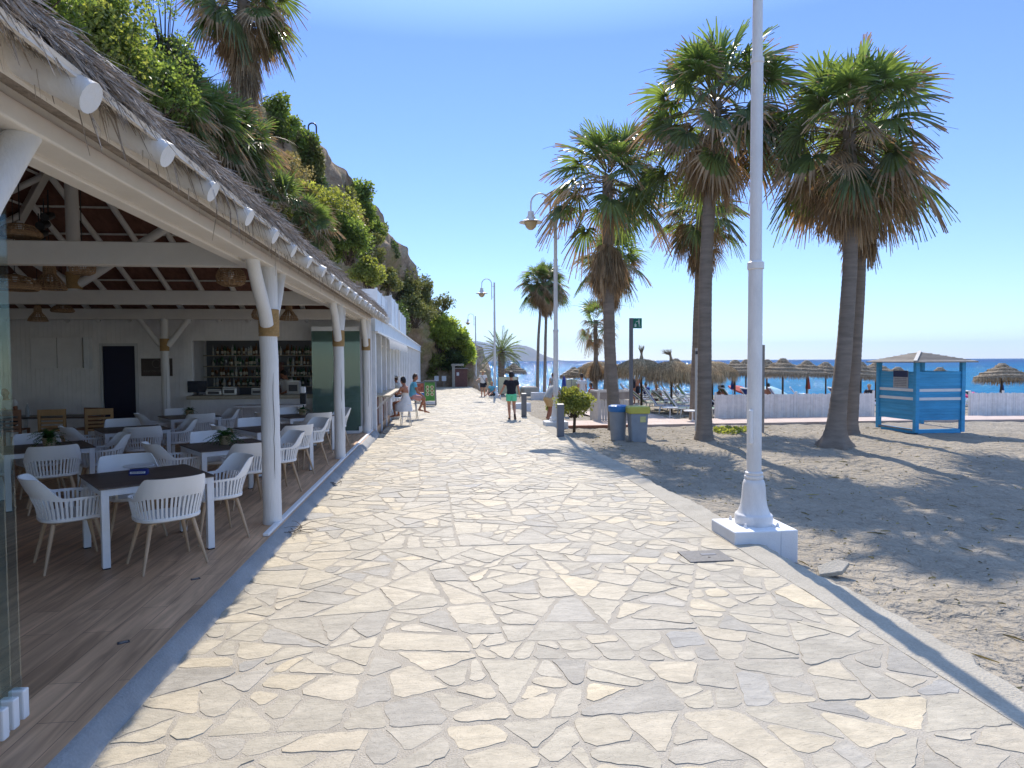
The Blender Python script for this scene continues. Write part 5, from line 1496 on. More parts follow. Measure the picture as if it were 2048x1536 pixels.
def palm(loc, top, r0, r1, cm, lab, group, sc=1.0, flare=1.5, name='palm_tree', bow=.0, rings=True, rz=0):
    """loc: foot, top: crown point (world)"""
    t = thing(name, lab, 'palm tree', loc, 0, group)
    v = Vector(top) - Vector(loc); n = int(v.length / .07) if rings else 24; vs = []; fs = []; m = 18; rg = random.Random(int(loc[0] * 31 + loc[1] * 17))
    tints = []
    for i in range(n + 1):
        f = i / n; p = v * f + Vector((math.sin(f * math.pi) * bow, 0, 0)) + Vector((mnoise.noise(Vector((f * 4, loc[0], 0))) * .05, 0, 0)) * (1 if 0 < i < n else 0)
        r = r0 + (r1 - r0) * min(1, f * 1.25) ** .7; h = v.length * f
        r *= 1 + (flare - 1) * math.exp(-h / .28); r *= 1 + (.018 if i % 2 else -.012) + rg.gauss(0, .006)
        for k in range(m):
            a = 2 * math.pi * k / m; rr = r * (1 + .03 * mnoise.noise(Vector((math.cos(a) * 1.5, math.sin(a) * 1.5, h * 2 + loc[0]))) + (flare - 1) * .25 * math.exp(-h / .2) * math.sin(a * 5 + loc[0]))
            vs.append((p.x + rr * math.cos(a), p.y + rr * math.sin(a), p.z - .15 * (i == 0)))
    mb = MB()
    for i in range(n):
        tn = .5 + .35 * mnoise.noise(Vector((i * .35, loc[0], loc[1]))) + rg.gauss(0, .07)
        for k in range(m): fs.append((i * m + k, i * m + (k + 1) % m, (i + 1) * m + (k + 1) % m, (i + 1) * m + k)); tints.append(tn)
    mb.add(vs, fs); mb.t = tints
    mb.build('trunk', M['palm_trunk'], t, smooth=True)
    def place(o):
        o.location = v; o.scale = (sc,) * 3; o.rotation_euler = (0, 0, rz)
    if cm.get('obj') is None:
        cr = np_mesh('crown', *cm['green'][:2], M['palm_green'], cm['green'][2], t); st = cm['stalk'].build('petioles', M['palm_stalk'], cr)
        ds = np_mesh('dead_fronds', *cm['dry'][:2], M['palm_dry'], cm['dry'][2], t) if cm['dry'] else None
        cm['obj'] = (cr, st, ds)
    else:
        a, b, d = cm['obj']; cr = a.copy(); C.objects.link(cr); cr.parent = t; st = b.copy(); C.objects.link(st); st.parent = cr
        ds = None
        if d: ds = d.copy(); C.objects.link(ds); ds.parent = t
    place(cr)
    if ds: place(ds)
    return t
def foot(px, py, Y=None):
    """sand point under a picture point"""
    z = -.2
    for _ in range(10):
        p = at(px, py, z); z = zsand(p.x, p.y)
    return Vector((p.x, p.y, z))
PG = 'tall fan palms standing in the sand'
CB = crown_meshes(1, 58, 18, 12, 1.55, 1.05, skirt=60, skirt_r=.7, skirt_h=.8)
CC = crown_meshes(2, 58, 24, 18, 1.55, 1.05, skirt=80, skirt_r=.85, skirt_h=.9)
CA = crown_meshes(3, 50, 8, 0, 1.4, 1.0, skirt=150, skirt_r=.85, skirt_h=.7, skirt_drop=1.05)
CS = crown_meshes(4, 34, 18, 12, 1.15, .95, skirt=80, skirt_r=.65, skirt_h=1.1)
p2 = foot(1408, 879); palm(p2, atY(1432, 205, p2.y + .1), .205, .16, CB, 'tallest fan palm with a thick trunk just left of the nearest lamp post', PG, 1.02, 1.35, bow=-.12)
p4 = foot(1668, 893); palm(p4, atY(1700, 255, p4.y + .2), .215, .155, CC, 'fan palm with a flared root foot beside its thinner twin', PG, 1.0, 2.1, bow=.18)
p5 = foot(1698, 868); palm(p5, atY(1724, 330, p5.y + .3), .185, .15, CS, 'thinner fan palm half hidden behind the flared one', PG, 1.1, 1.6, bow=.1, rz=2)
p1 = Vector((*foot(1229, 861).xy, 0)); p1.z = zsand(p1.x, p1.y); palm(p1, atY(1216, 352, p1.y + .1), .205, .165, CA, 'fan palm behind the two bins with a ball of dead fronds below its crown', PG, 1.0, 1.2, bow=-.1)
p3 = foot(1388, 843); palm(p3, atY(1402, 418, p3.y), .175, .145, CS, 'shorter brown-trunked fan palm behind the tallest one', PG, .92, 1.2, rz=1)
p8 = foot(1212, 812); palm(p8, atY(1221, 515, p8.y), .145, .125, CS, 'slim fan palm rising behind the palm with the frond ball', PG, 1.05, 1.2, rz=4)
ps = atY(1074, 779, 49); ps.z = zsand(ps.x, ps.y); palm(ps, atY(1085, 562, ps.y), .125, .10, CB, 'left one of the slim twin palms near the far shore', 'slim twin palms', .82, 1.2, rz=.7, bow=-.1)
ps = atY(1089, 779, 49.5); ps.z = zsand(ps.x, ps.y); palm(ps, atY(1093, 568, ps.y + .5), .13, .105, CS, 'right one of the slim twin palms near the far shore', 'slim twin palms', .98, 1.2, rz=3)
# ragged small palm with a brown ball of fronds
CR = crown_meshes(6, 12, 10, 8, .9, .8, skirt=70, skirt_r=.62, skirt_h=.5, skirt_drop=1.5)
ps = foot(1191, 806); palm(ps, atY(1191, 640, ps.y), .15, .12, CR, 'ragged little palm with few fronds and a brown ball under them', PG, .95, 1.2)
# cliff palm and dwarf palms above the thatch
ctp = atY(487, 230, 33.5); CK = crown_meshes(7, 60, 24, 12, 1.6, 1.25, skirt=260, skirt_r=1.15, skirt_h=6.2)
palm((ctp.x, 33.5, ctp.z - 1.0), atY(487, 2, 33.5), .38, .30, CK, 'stout palm with a long skirt of dead fronds on top of the cliff', None, 1.12, 1.1, rings=False)
def dwarf(px, py, Y, sc, lab, rz):
    p = atY(px, py, Y); t = thing('dwarf_palm', lab, 'palm', p, rz, 'dwarf fan palms on the cliff')
    global DW
    if DW is None:
        cm = crown_meshes(9, 46, 16, 8, .9, .85); DW = (np_mesh('crown', *cm['green'][:2], M['palm_green'], cm['green'][2], t), np_mesh('dead_fronds', *cm['dry'][:2], M['palm_dry'], cm['dry'][2], t), cm['stalk'].build('petioles', M['palm_stalk'], t))
    else:
        for o in DW: q = o.copy(); C.objects.link(q); q.parent = t
    t.scale = (sc,) * 3
DW = None
dwarf(375, 235, 27, 1.5, 'big dwarf palm left of the palm trunk on the cliff', 0)
dwarf(425, 265, 28, 1.5, 'big dwarf palm in front of the stout palm trunk', 1.2)
dwarf(470, 290, 29, 1.35, 'drooping dwarf palm right below the stout palm', 2.3)
dwarf(495, 300, 30, 1.2, 'dwarf palm at the right edge of the clump on the cliff', 3.9)
dwarf(568, 402, 29, .95, 'small silvery dwarf palm just over the thatch edge', 3.1)
dwarf(615, 445, 29, .85, 'small dwarf palm beside the sunny bush over the thatch', 5)
dwarf(330, 225, 25, 1.3, 'dark dwarf palm at the left end of the clump', 4.4)
# feather palm near the far lamp post
def feather_palm(loc, h, lab):
    t = thing('feather_palm', lab, 'palm tree', loc); rg = np.random.default_rng(5)
    mb = MB()
    for i in range(16): mb.lathe([(.25, i * h / 16), (.29, i * h / 16 + h / 22), (.22, (i + 1) * h / 16)], 12, tint=.4 + .2 * rg.random(), cap=False)
    mb.build('trunk', M['palm_trunk'], t)
    V = []; Q = []; T = []; st = MB(); o = 0
    for k in range(46):
        az = k * 2.4; el = R(80) - R(105) * (k / 46); L = 2.1 * rg.uniform(.8, 1.1); d = np.array([math.cos(az) * math.cos(el), math.sin(az) * math.cos(el), math.sin(el)]); p = np.array([0, 0, h]); pts = [p]
        for i in range(14): d = d + np.array([0, 0, -.055]); d /= np.linalg.norm(d); p = p + d * L / 14; pts.append(p)
        st.tube([Vector(q) for q in pts[::2]], .018, 4, cap=False); tn = rg.uniform(.2, .8) if el > -.2 else .2
        for i in range(3, 15):
            dd = pts[i] - pts[i - 1]; dd /= np.linalg.norm(dd); s = np.cross(dd, [0, 0, 1.0]); s /= np.linalg.norm(s) + 1e-9
            for sg in (1, -1):
                for j in (0, .5):
                    q = pts[i] - dd * j * L / 14; ax = dd * .75 + s * sg * .75 + np.array([0, 0, .25]) + rg.normal(0, .1, 3); ax /= np.linalg.norm(ax); l = .42 * math.sin(math.pi * (.15 + .75 * i / 15))
                    w = np.cross(ax, [0, 0, 1.0]); w /= np.linalg.norm(w) + 1e-9
                    V += [q - w * .012, q + w * .012, q + ax * l * .6 + w * .012 - np.array([0, 0, .02]), q + ax * l - np.array([0, 0, .07])]; Q.append((o, o + 1, o + 2, o + 3)); T.append(tn); o += 4
    np_mesh('crown', np.array(V), np.array(Q), M['palm_green'], np.array(T), t); st.build('frond_ribs', M['palm_stalk'], t)
pf = atY(1003, 772, 50); pf.z = -1.0; feather_palm(pf, atY(1003, 706, pf.y).z - pf.z, 'bushy palm behind the third lamp post near the far shore')
# ------------------------------------------------------------------ promenade lamps, bollards, bins, signs
def lamp_post(px, py, lab, first=None, plinth=True):
    p = atP(px, py, .15); p.z = zpath(p.y)
    if first is not None: return dup(first, p, 0, lab)
    t = thing('street_lamp', lab, 'street lamp', p, 0, 'white promenade lamps on bell bases')
    MB().box((-.13, -.05, -.02), (.54, .62, .34)).build('plinth', M['white_render'], t, bevel=.014)
    MB().box((.243, -.05, -.20), (.205, .61, .70)).build('plinth_block', M['white_render'], t, bevel=.014)
    MB().lathe([(.205, .15), (.21, .17), (.21, .25), (.20, .265), (.188, .27), (.175, .29), (.15, .36), (.136, .45), (.13, .55), (.122, .62), (.11, .655), (.094, .67), (.106, .68), (.106, .705), (.094, .715), (.10, .725), (.10, .745), (.08, .76)], 40).build('bell_base', M['lamp_paint'], t, smooth=True, auto=35)
    for a in range(4): MB().lathe([(.02, 0), (.02, .02), (.012, .03), (.012, .045)], 6, (.27 * math.cos(R(45 + 90 * a)), .27 * math.sin(R(45 + 90 * a)), .15)).build('bolt', M['lamp_paint'], t)
    MB().lathe([(.082, .74), (.079, 3.1), (.079, 3.12)], 28).build('lower_pole', M['lamp_paint'], t, smooth=True, auto=40)
    MB().lathe([(.079, 3.08), (.092, 3.09), (.092, 3.16), (.082, 3.17), (.067, 3.18), (.065, 5.4), (.074, 5.41), (.074, 5.46), (.057, 5.47), (.053, 7.35), (.0, 7.36)], 28).build('upper_pole', M['lamp_paint'], t, smooth=True, auto=40)
    MB().box((-.075, -.06, 1.28), (.05, .05, .40)).build('service_door', M['lamp_paint'], t, bevel=.02)
    arm = [(-.17, 0, 6.25), (-.17, 0, 7.24)] + [(-.49 + .32 * math.cos(math.pi * k / 12), 0, 7.24 + .34 * math.sin(math.pi * k / 12)) for k in range(1, 12)] + [(-.81, 0, 7.21), (-.81, 0, 6.99)]
    a = MB().tube(arm, .027, 12).build('curved_arm', M['lamp_paint'], t, smooth=True, auto=50)
    MB().bar((-.17, 0, 6.42), (-.05, 0, 6.42), .03, .03).build('bracket', M['lamp_paint'], a); MB().bar((-.17, 0, 7.1), (-.05, 0, 7.1), .03, .03).build('bracket', M['lamp_paint'], a)
    s = MB().lathe([(.03, 7.010), (.10, 6.990), (.10, 6.870), (.115, 6.860), (.115, 6.820), (.15, 6.810), (.16, 6.740), (.20, 6.720), (.38, 6.650), (.385, 6.635), (.20, 6.670), (.0, 6.670)], 36, (-.81, 0, 0)).build('lamp_shade', M['lamp_paint'], t, smooth=True, auto=30)
    MB().lathe([(.21, 6.665), (.205, 6.590), (.16, 6.480), (.08, 6.410), (0, 6.390)], 28, (-.81, 0, 0)).build('lamp_globe', M['lamp_glass'], s, smooth=True)
    return t
L1 = lamp_post(1507, 1046, 'nearest white lamp post rising out of the picture top at the kerb')
lamp_post(1112, 842, 'white lamp post with curved arm beside the two grey bollards', L1)
lamp_post(990, 789, 'white lamp post between the walking man and the bushy palm', L1)
lamp_post(952, 767, 'farthest white lamp post before the big green bush', L1)
def bollard(px, py, lab, first=None):
    p = atP(px, py)
    if first: return dup(first, p, R(4), lab)
    t = thing('bollard', lab, 'bollard', p, R(2), 'square grey bollards on the kerb')
    vs = [(x, y, z) for z in (0, 1) for x, y in ((-.095, -.06), (.095, -.06), (.095, .06), (-.095, .06))]
    vs = [(x, y, 0 if z == 0 else .93 - (.03 if y < 0 else 0)) for x, y, z in vs]
    MB().add(vs, [(0, 3, 2, 1), (4, 5, 6, 7), (0, 1, 5, 4), (1, 2, 6, 5), (2, 3, 7, 6), (3, 0, 4, 7)]).build('post', M['grey_post'], t, bevel=.008)
    MB().box((0, 0, .02), (.21, .14, .03)).build('foot', M['dark_metal'], t, bevel=.005)
    return t
b1 = bollard(1121, 874, 'nearer grey bollard in front of the second lamp post')
bollard(1048, 834, 'farther grey bollard right of the walking man', b1)
# metal cover in the paving
p = at(1410, 1113, .012); t = thing('manhole_cover', 'square dark metal cover set in the paving before the nearest lamp', 'manhole cover', (p.x, p.y, .012))
MB().box((0, 0, .003), (.46, .36, .014)).build('plate', M['cast_iron'], t, bevel=.003); MB().box((.05, .04, .0115), (.16, .06, .004)).build('inset', M['grey_post'], t); MB().lathe([(.015, .0), (.015, .013)], 10, (.02, -.06, 0)).build('hole', M['black'], t)
# bins
def litter_bin(px, py, lab, square):
    p = foot(px, py); t = thing('litter_bin', lab, 'bin', p, R(-3))
    if square:
        def ring(w, d, z): return [(-w, -d, z), (w, -d, z), (w, d, z), (-w, d, z)]
        vs = ring(.20, .19, 0) + ring(.245, .23, .80); MB().add(vs, [(0, 3, 2, 1), (0, 1, 5, 4), (1, 2, 6, 5), (2, 3, 7, 6), (3, 0, 4, 7), (4, 5, 6, 7)]).build('body', M['bin_grey'], t, bevel=.035, seg=3)
        vs = ring(.275, .25, .78) + ring(.285, .255, .93) + ring(.262, .23, .975); f = [(0, 3, 2, 1), (8, 9, 10, 11)]
        for k in range(2):
            for i in range(4): f.append((k * 4 + i, k * 4 + (i + 1) % 4, k * 4 + 4 + (i + 1) % 4, k * 4 + 4 + i))
        MB().add(vs, f).build('lid', M['yellow_lid'], t, bevel=.02); 
        q = MB().box((0, 0, 0), (.15, .006, .17)).build('sticker', M['label_yellow'], t); q.location = (.09, -.226, .64); q.rotation_euler = (R(-3), 0, 0)
        MB().box((.06, -.005, .0), (.01, .01, .01)).build('rivet', M['black'], q)
    else:
        MB().lathe([(.19, 0), (.195, .02), (.245, .84), (.25, .86)], 28).build('body', M['bin_grey'], t, smooth=True, auto=40)
        MB().lathe([(.255, .80), (.268, .83), (.275, .93), (.268, .955), (.20, .985), (.0, .995)], 28).build('lid', M['blue_lid'], t, smooth=True, auto=30)
    for k in range(2): MB().box((.14 * (1 if k else -1), .19, .03), (.03, .1, .06)).build('wheel', M['black'], t, bevel=.01)
    return t
litter_bin(1236, 881, 'round grey bin with a blue lid before the palm trunk', False)
litter_bin(1275, 884, 'square grey bin with a yellow-green lid next to the blue-lidded bin', True)
# recycling sign on a grey post
p = foot(1262, 858); t = thing('litter_sign', 'green square litter sign on a tall grey post behind the bins', 'sign', p)
zt = atY(1262, 636, p.y).z - p.z
MB().box((0, 0, zt / 2), (.11, .11, zt)).build('post', M['grey_post'], t, bevel=.012)
s = MB().box((.06 + .15, 0, zt - .17), (.29, .03, .33)).build('panel', M['green_paint'], t, bevel=.004)
ic = MB(); X0, Z0 = .21, zt - .17; y = -.0185
ic.tube([(X0 + .045, y, Z0 + .105), (X0 + .045, y - .002, Z0 + .105)], .022, 14)
ic.box((X0 + .045, y, Z0 + .03), (.045, .004, .10)); ic.bar((X0 + .03, y, Z0 + .07), (X0 - .06, y, Z0 + .045), .004, .018, up=(0, 0, 1)); ic.bar((X0 + .03, y, Z0 - .02), (X0 + .015, y, Z0 - .13), .004, .02); ic.bar((X0 + .06, y, Z0 - .02), (X0 + .08, y, Z0 - .13), .004, .02)
ic.box((X0 - .07, y, Z0 - .075), (.06, .004, .09)); ic.box((X0 - .075, y, Z0 + .0), (.022, .004, .022))
ic.build('pictogram', M['pale_paint'], s)
# white slatted enclosure behind the palm
a = foot(1197, 846); t = thing('slatted_enclosure', 'white slatted timber enclosure with brown top panels behind the palm', 'enclosure', a, R(4))
for sx in (0, 1.25):
    for sy in (0, .9): MB().box((sx, sy, .58), (.07, .07, 1.16)).build('post', M['off_white_wood'], t, bevel=.006)
mb = MB(); md = MB()
for k in range(12): mb.box((.07 + k * .101, -.02, .43), (.07, .022, .72))
for k in range(8): mb.box((-.02, .08 + k * .105, .43), (.022, .07, .72)); mb.box((1.27, .08 + k * .105, .43), (.022, .07, .72))
for k in range(12): mb.box((.07 + k * .101, .92, .43), (.07, .022, .72))
mb.build('slats', M['off_white_wood'], t)
md.box((.62, -.022, .98), (1.14, .02, .26)); md.box((-.022, .45, .98), (.02, .82, .26)); md.build('top_panel', M['grey_wood'], t)
mb = MB(); mb.box((.62, -.01, 1.135), (1.32, .06, .06)); mb.box((-.01, .45, 1.135), (.06, .84, .06)); mb.box((1.26, .45, 1.135), (.06, .84, .06)); mb.box((.62, .91, 1.135), (1.32, .06, .06)); mb.build('rail', M['off_white_wood'], t)
# shower column and thin posts near the big palm
p = foot(1393, 862); t = thing('beach_shower', 'thin pale shower column standing left of the tallest palm trunk', 'shower', p, R(-8))
h = atY(1393, 650, p.y).z - p.z
MB().box((0, 0, h * .39), (.10, .06, h * .78)).build('left_post', M['off_white_wood'], t, bevel=.006); MB().box((.11, 0, h * .42), (.07, .06, h * .84)).build('right_post', M['off_white_wood'], t, bevel=.006)
MB().box((.14, -.02, h * .9), (.07, .05, h * .2)).build('head_box', M['grey_wood'], t, bevel=.006); MB().tube([(.05, -.03, h * .76), (.05, -.18, h * .78), (.05, -.22, h * .74)], .015, 8).build('shower_arm', M['steel'], t); MB().box((.05, 0, h * .74), (.2, .08, .10)).build('clamp', M['dark_metal'], t)
p = foot(1525, 866); t = thing('info_post', 'thin brown signpost hidden behind the nearest lamp pole', 'signpost', p); h = atY(1525, 690, p.y).z - p.z
MB().box((0, 0, h / 2), (.07, .07, h)).build('post', M['grey_wood'], t); MB().box((-.02, -.045, h - .22), (.08, .02, .40)).build('board', M['grey_wood'], t)
# blocks and stones along the kerb
def block(px, py, d, rz, lab, mt='white_render', cat='block', name='concrete_block', bev=.04):
    p = foot(px, py); o = MB().box((0, 0, d[2] / 2 - .05), d).build(name, M[mt], None, p, rz, bevel=bev, seg=3)
    md = o.modifiers.new('worn', 'DISPLACE'); tx = bpy.data.textures.new('worn', 'CLOUDS'); tx.noise_scale = .3; md.texture = tx; md.strength = .03
    tag(o, lab, cat)
block(1043, 822, (.75, .5, .42), .3, 'white-painted stone block on the kerb between the walking man and the bollard')
block(1092, 800, (1.9, .45, .55), .1, 'low white-painted wall piece on the sand left of the second lamp pole', name='low_wall', cat='wall')
block(1058, 792, (1.2, .9, .75), .2, 'pale rough rock heap on the sand beyond the farther bollard', 'kerb', 'rock', 'rock', .15)
block(1018, 782, (1.0, .8, .6), .6, 'rounded pale rock next to the feather palm', 'kerb', 'rock', 'rock', .2)
block(1035, 788, (1.5, .3, .25), .1, 'flat pale step stone on the sand beyond the walking man', 'kerb', 'stone', 'stone', .05)
# raised brick edging by the second lamp and walkway tiles
def strip(name, mat, x0, x1, yfun0, yfun1, lift, n=50, edge=.12):
    vs = []; fs = []
    for i in range(n + 1):
        x = x0 + (x1 - x0) * i / n; ya, yb = yfun0(x), yfun1(x); za, zb = zsand(x, ya) + lift, zsand(x, yb) + lift
        vs += [(x, ya, za - edge), (x, ya, za), (x, yb, zb), (x, yb, zb - edge)]
        if i:
            o = (i - 1) * 4
            for j in range(3): fs.append((o + j, o + 4 + j, o + 5 + j, o + 1 + j))
    struct(MB().add(vs, fs).build(name, M[mat]))
strip('beach_walkway', 'pink_tiles', 3.55, 70, lambda x: 20.9 + .02 * math.sin(x), lambda x: 22.9, .07)
strip('walkway_branch', 'pink_tiles', 5.9, 8.6, lambda x: 22.92, lambda x: 27.5, .066, 12)
o = MB().span((0, -.12, -.12), (2.6, 0, .09)).build('brick_edging', M['brick'], None, (3.62, 20.86, zsand(4.5, 20.8)), 0, bevel=.01); tag(o, 'low brick edging of the pink walkway beside the second lamp post', 'edging')
# flat broken slab lying on the sand by the kerb
p = foot(1662, 1153); o = MB().prism([(-.22, -.04), (.02, -.12), (.23, -.04), (.18, .08), (-.10, .09)], 0, .05).build('broken_slab', M['kerb'], None, (p.x, p.y, zsand(p.x, p.y) + .06), .2, bevel=.008); o.rotation_euler = (R(8), R(-9), .3); tag(o, 'broken stone slab leaning on the sand beside the kerb', 'stone slab')
# blue changing cabin
Cn = at(1831, 874, -.27); Cn.z = zsand(Cn.x, Cn.y)
ang = math.atan2(rgt.y, rgt.x) + R(7)
t = thing('changing_cabin', 'blue wooden beach changing cabin with white stripes and a grey hipped roof', 'cabin', Cn, ang)
Wc = 1.5; zpost = 2.10
for i, (sx, sy) in enumerate(((0, 0), (Wc, 0), (0, Wc + .1), (Wc, Wc + .1))):
    MB().box((sx, sy, zpost / 2 + .02), (.12, .12, zpost)).build('post', M['blue_wood'], t, bevel=.008)
def side(p, q, nrm, name):
    p = Vector(p); q = Vector(q); d = (q - p); L = d.length; d /= L; w = MB(); s = MB(); nb = 17; z0, z1 = .38, 1.83; h = (z1 - z0) / nb; nrm = Vector(nrm)
    M3 = Matrix((d, -nrm, Vector((0, 0, 1)))).transposed()
    for k in range(nb):
        z = z0 + h * (k + .5); (s if k in (7, 10) else w).box(Vector(((p + d * L / 2).x, (p + d * L / 2).y, z)) + nrm * (.012 if k in (7, 10) else 0) + nrm * rnd.uniform(0, .004), (L - .125, .025, h - .002), 0, rnd.random(), 0, M3)
    o = w.build(name, M['blue_wood'], t, bevel=.003); s.build('white_stripe', M['white_paint'], o, bevel=.003); return o
fr = side((0, 0, 0), (Wc, 0, 0), (0, -1, 0), 'front_boards'); sd_ = side((0, Wc + .1, 0), (0, 0, 0), (-1, 0, 0), 'side_boards')
side((Wc, 0, 0), (Wc, Wc + .1, 0), (1, 0, 0), 'side_boards')
mb = MB()
for k in range(8): mb.box((Wc / 2, .06 + k * .21, .09), (Wc + .1, .18, .04))
mb.build('floor', M['grey_wood'], t); mb = MB(); mb.box((Wc / 2, -.0, .05), (Wc - .1, .07, .13)); mb.box((0, Wc / 2, .05), (.07, Wc - .1, .13)); mb.build('floor_beam', M['blue_wood'], t)
e = .27; za = zpost + .0; vs = [(-e, -e, za), (Wc + e, -e, za), (Wc + e, Wc + .1 + e, za), (-e, Wc + .1 + e, za), (-e, -e, za + .035), (Wc + e, -e, za + .035), (Wc + e, Wc + .1 + e, za + .035), (-e, Wc + .1 + e, za + .035), (Wc / 2, Wc / 2 + .05, za + .33)]
rf = MB().add(vs, [(3, 2, 1, 0), (0, 1, 5, 4), (1, 2, 6, 5), (2, 3, 7, 6), (3, 0, 4, 7), (4, 5, 8), (5, 6, 8), (6, 7, 8), (7, 4, 8)]).build('roof', M['grey_wood'], t)
mb = MB()
for k in range(1, 7):
    f = k / 7.5; a = -e + (Wc / 2 + e) * f; b = Wc + e - (Wc / 2 + e) * f; z = za + .035 + .295 * f + .006
    mb.bar((a, a, z), (b, a, z), .02, .012); mb.bar((a, a, z), (a, Wc + .1 - a, z), .02, .012)
mb.build('roof_batten', M['grey_wood'], rf)
MB().bar((-e, -e, za + .05), (Wc / 2, Wc / 2 + .05, za + .35), .09, .03).build('hip_cap', M['off_white_wood'], rf)
q = MB().span((-.035, .30, 1.33), (-.02, .92, 1.86)).build('notice', M['plaque'], t); MB().span((-.042, .31, 1.66), (-.0355, .91, 1.85)).build('picture_band', M['screen_blue'], q)
mb = MB()
for k in range(5): mb.span((-.0405, .36, 1.40 + k * .05), (-.0355, .86, 1.415 + k * .05))
mb.build('text_lines', M['grey_post'], q)
# white reed fence behind the walkway
def fence(pa, pb, ht, lab):
    pa = Vector(pa); pb = Vector(pb); d = pb - pa; L = d.length
    t = thing('reed_fence', lab, 'fence', (pa.x, pa.y, zsand(pa.x, pa.y)), math.atan2(d.y, d.x), 'white reed fences along the walkway')
    rg = random.Random(int(pa.x * 10)); slope = (zsand(pb.x, pb.y) - zsand(pa.x, pa.y)) / L
    mb = MB(); x = 0
    while x < L:
        w = rg.uniform(.012, .03); h = ht + rg.uniform(-.012, .02) + (.012 if int(x / .17) % 2 else 0); mb.box((x, rg.uniform(-.006, .006), slope * x + h / 2), (w, .012, h), 0, rg.random()); x += w * 1.02
    mb.build('reeds', M['bamboo_reed'], t)
    n = max(1, int(L / 1.45)); mb = MB(); 
    for z in (.25, .55, .82): mb.bar((0, -.012, z), (L, -.012, z + slope * L), .008, .012)
    mb.build('wire', M['bamboo_reed'], t)
    for k in range(n + 1): MB().box((L * k / n, .04, slope * L * k / n + ht / 2 + .05), (.07, .06, ht + .12)).build('post', M['bamboo_reed'], t, bevel=.006)
    return t
YF = 23.15
fx = [atY(q, 800, YF).x for q in (1432, 1757, 1953)]
fence((fx[0], YF), (fx[1], YF + .25), .93, 'long white reed fence between the tallest palm and the blue cabin')
fence((fx[2], YF + .3), (fx[2] + 6, YF + .4), .93, 'white reed fence right of the blue cabin')

# dry vine twigs lying along the deck edge
def twigs(px, py, n, lab, sc):
    p = at(px, py, .01); rg = random.Random(px); mb = MB()
    for k in range(n):
        a = rg.uniform(0, 6.28); q = Vector((rg.gauss(0, .05), rg.gauss(0, .09), .02)) * sc; pts = [q]; d = Vector((math.cos(a), math.sin(a), rg.uniform(-.1, .5)))
        for i in range(5): q = q + d * .045 * sc; d = (d + Vector((rg.gauss(0, .4), rg.gauss(0, .4), -.15))).normalized(); q.z = max(.006, q.z); pts.append(q)
        mb.tube(pts, [.004, .0035, .003, .003, .002, .0015], 4, tint=rg.random())
    o = mb.build('dry_twigs', M['twig'], None, p); tag(o, lab, 'twigs')
twigs(590, 1066, 16, 'dry tangled vine twigs on the deck edge near the thick post', 1.1); twigs(668, 970, 10, 'few dry twigs on the deck edge between the first two posts', .9); twigs(768, 868, 12, 'dry twigs at the far corner of the deck edge', 1.3)
# ------------------------------------------------------------------ thatched parasols, loungers and beach things
def thatch_canopy(kind, seed):
    rg = np.random.default_rng(seed); t = MB()
    R0 = 1.3
    if kind == 'fringe':
        t.lathe([(.05, .0), (.16, -.05), (.5, -.14), (.9, -.30), (1.15, -.52), (1.22, -.72), (1.16, -.70), (.9, -.38), (.1, -.12)], 28, cap=False, tint=.6)
        n = 4200; a = rg.uniform(0, 2 * math.pi, n); r = .25 + 1.0 * rg.random(n) ** .6; z = -.03 - .50 * (r / 1.25) ** 2.0
        L = rg.uniform(.25, .68, n); sl = np.clip((r - .3) / .9, 0, 1)
        d1 = np.stack([np.cos(a) * (1 - .75 * sl), np.sin(a) * (1 - .75 * sl), -.25 - 1.0 * sl], 1)
    else:
        t.lathe([(.0, .05), (.16, .03), (.26, -.08), (.33, -.20), (.62, -.29), (.70, -.40), (.98, -.48), (1.06, -.58), (1.26, -.66), (1.32, -.80), (1.22, -.80), (.9, -.55), (.1, -.2)], 30, cap=False, tint=.5)
        for rr, z in ((.28, -.10), (.66, -.31), (1.02, -.50), (1.29, -.70)): t.tube([(rr * math.cos(q * math.pi / 14), rr * math.sin(q * math.pi / 14), z + .02 * math.sin(q)) for q in range(29)], .028, 5, cap=False, tint=.75)
        n = 2400; a = rg.uniform(0, 2 * math.pi, n); r = np.where(rg.random(n) < .6, rg.uniform(1.1, 1.3, n), rg.uniform(.2, 1.1, n)); z = -.02 - .66 * (r / 1.25) ** 1.1
        L = np.where(r > 1.1, rg.uniform(.16, .42, n), rg.uniform(.08, .2, n)); sl = np.clip((r - .6) / .6, 0, 1)
        d1 = np.stack([np.cos(a) * (1 - .6 * sl), np.sin(a) * (1 - .6 * sl), -.3 - .8 * sl], 1)
    d1 += rg.normal(0, .16, (n, 3)); d1 /= np.linalg.norm(d1, axis=1)[:, None]
    P = np.stack([r * np.cos(a), r * np.sin(a), z + rg.uniform(.0, .05, n)], 1); P1_ = P + d1 * (L * .5)[:, None]; d2 = d1 + np.array([0, 0, -.5]); d2 /= np.linalg.norm(d2, axis=1)[:, None]; P2_ = P1_ + d2 * (L * .5)[:, None]
    s = np.stack([-np.sin(a), np.cos(a), np.zeros(n)], 1); w = rg.uniform(.006, .016, n)[:, None]
    V = np.stack([P - s * w, P + s * w, P1_ - s * w, P1_ + s * w, P2_ - s * w * .3, P2_ + s * w * .3], 1).reshape(-1, 3); b = np.arange(n)[:, None] * 6
    Q = np.concatenate([b + np.array([[0, 1, 3, 2]]), b + np.array([[2, 3, 5, 4]])], 0); tt = np.clip(rg.normal(.5, .25, n), 0, 1)
    return t, V, Q, np.concatenate([tt, tt])
UPROTO = {}
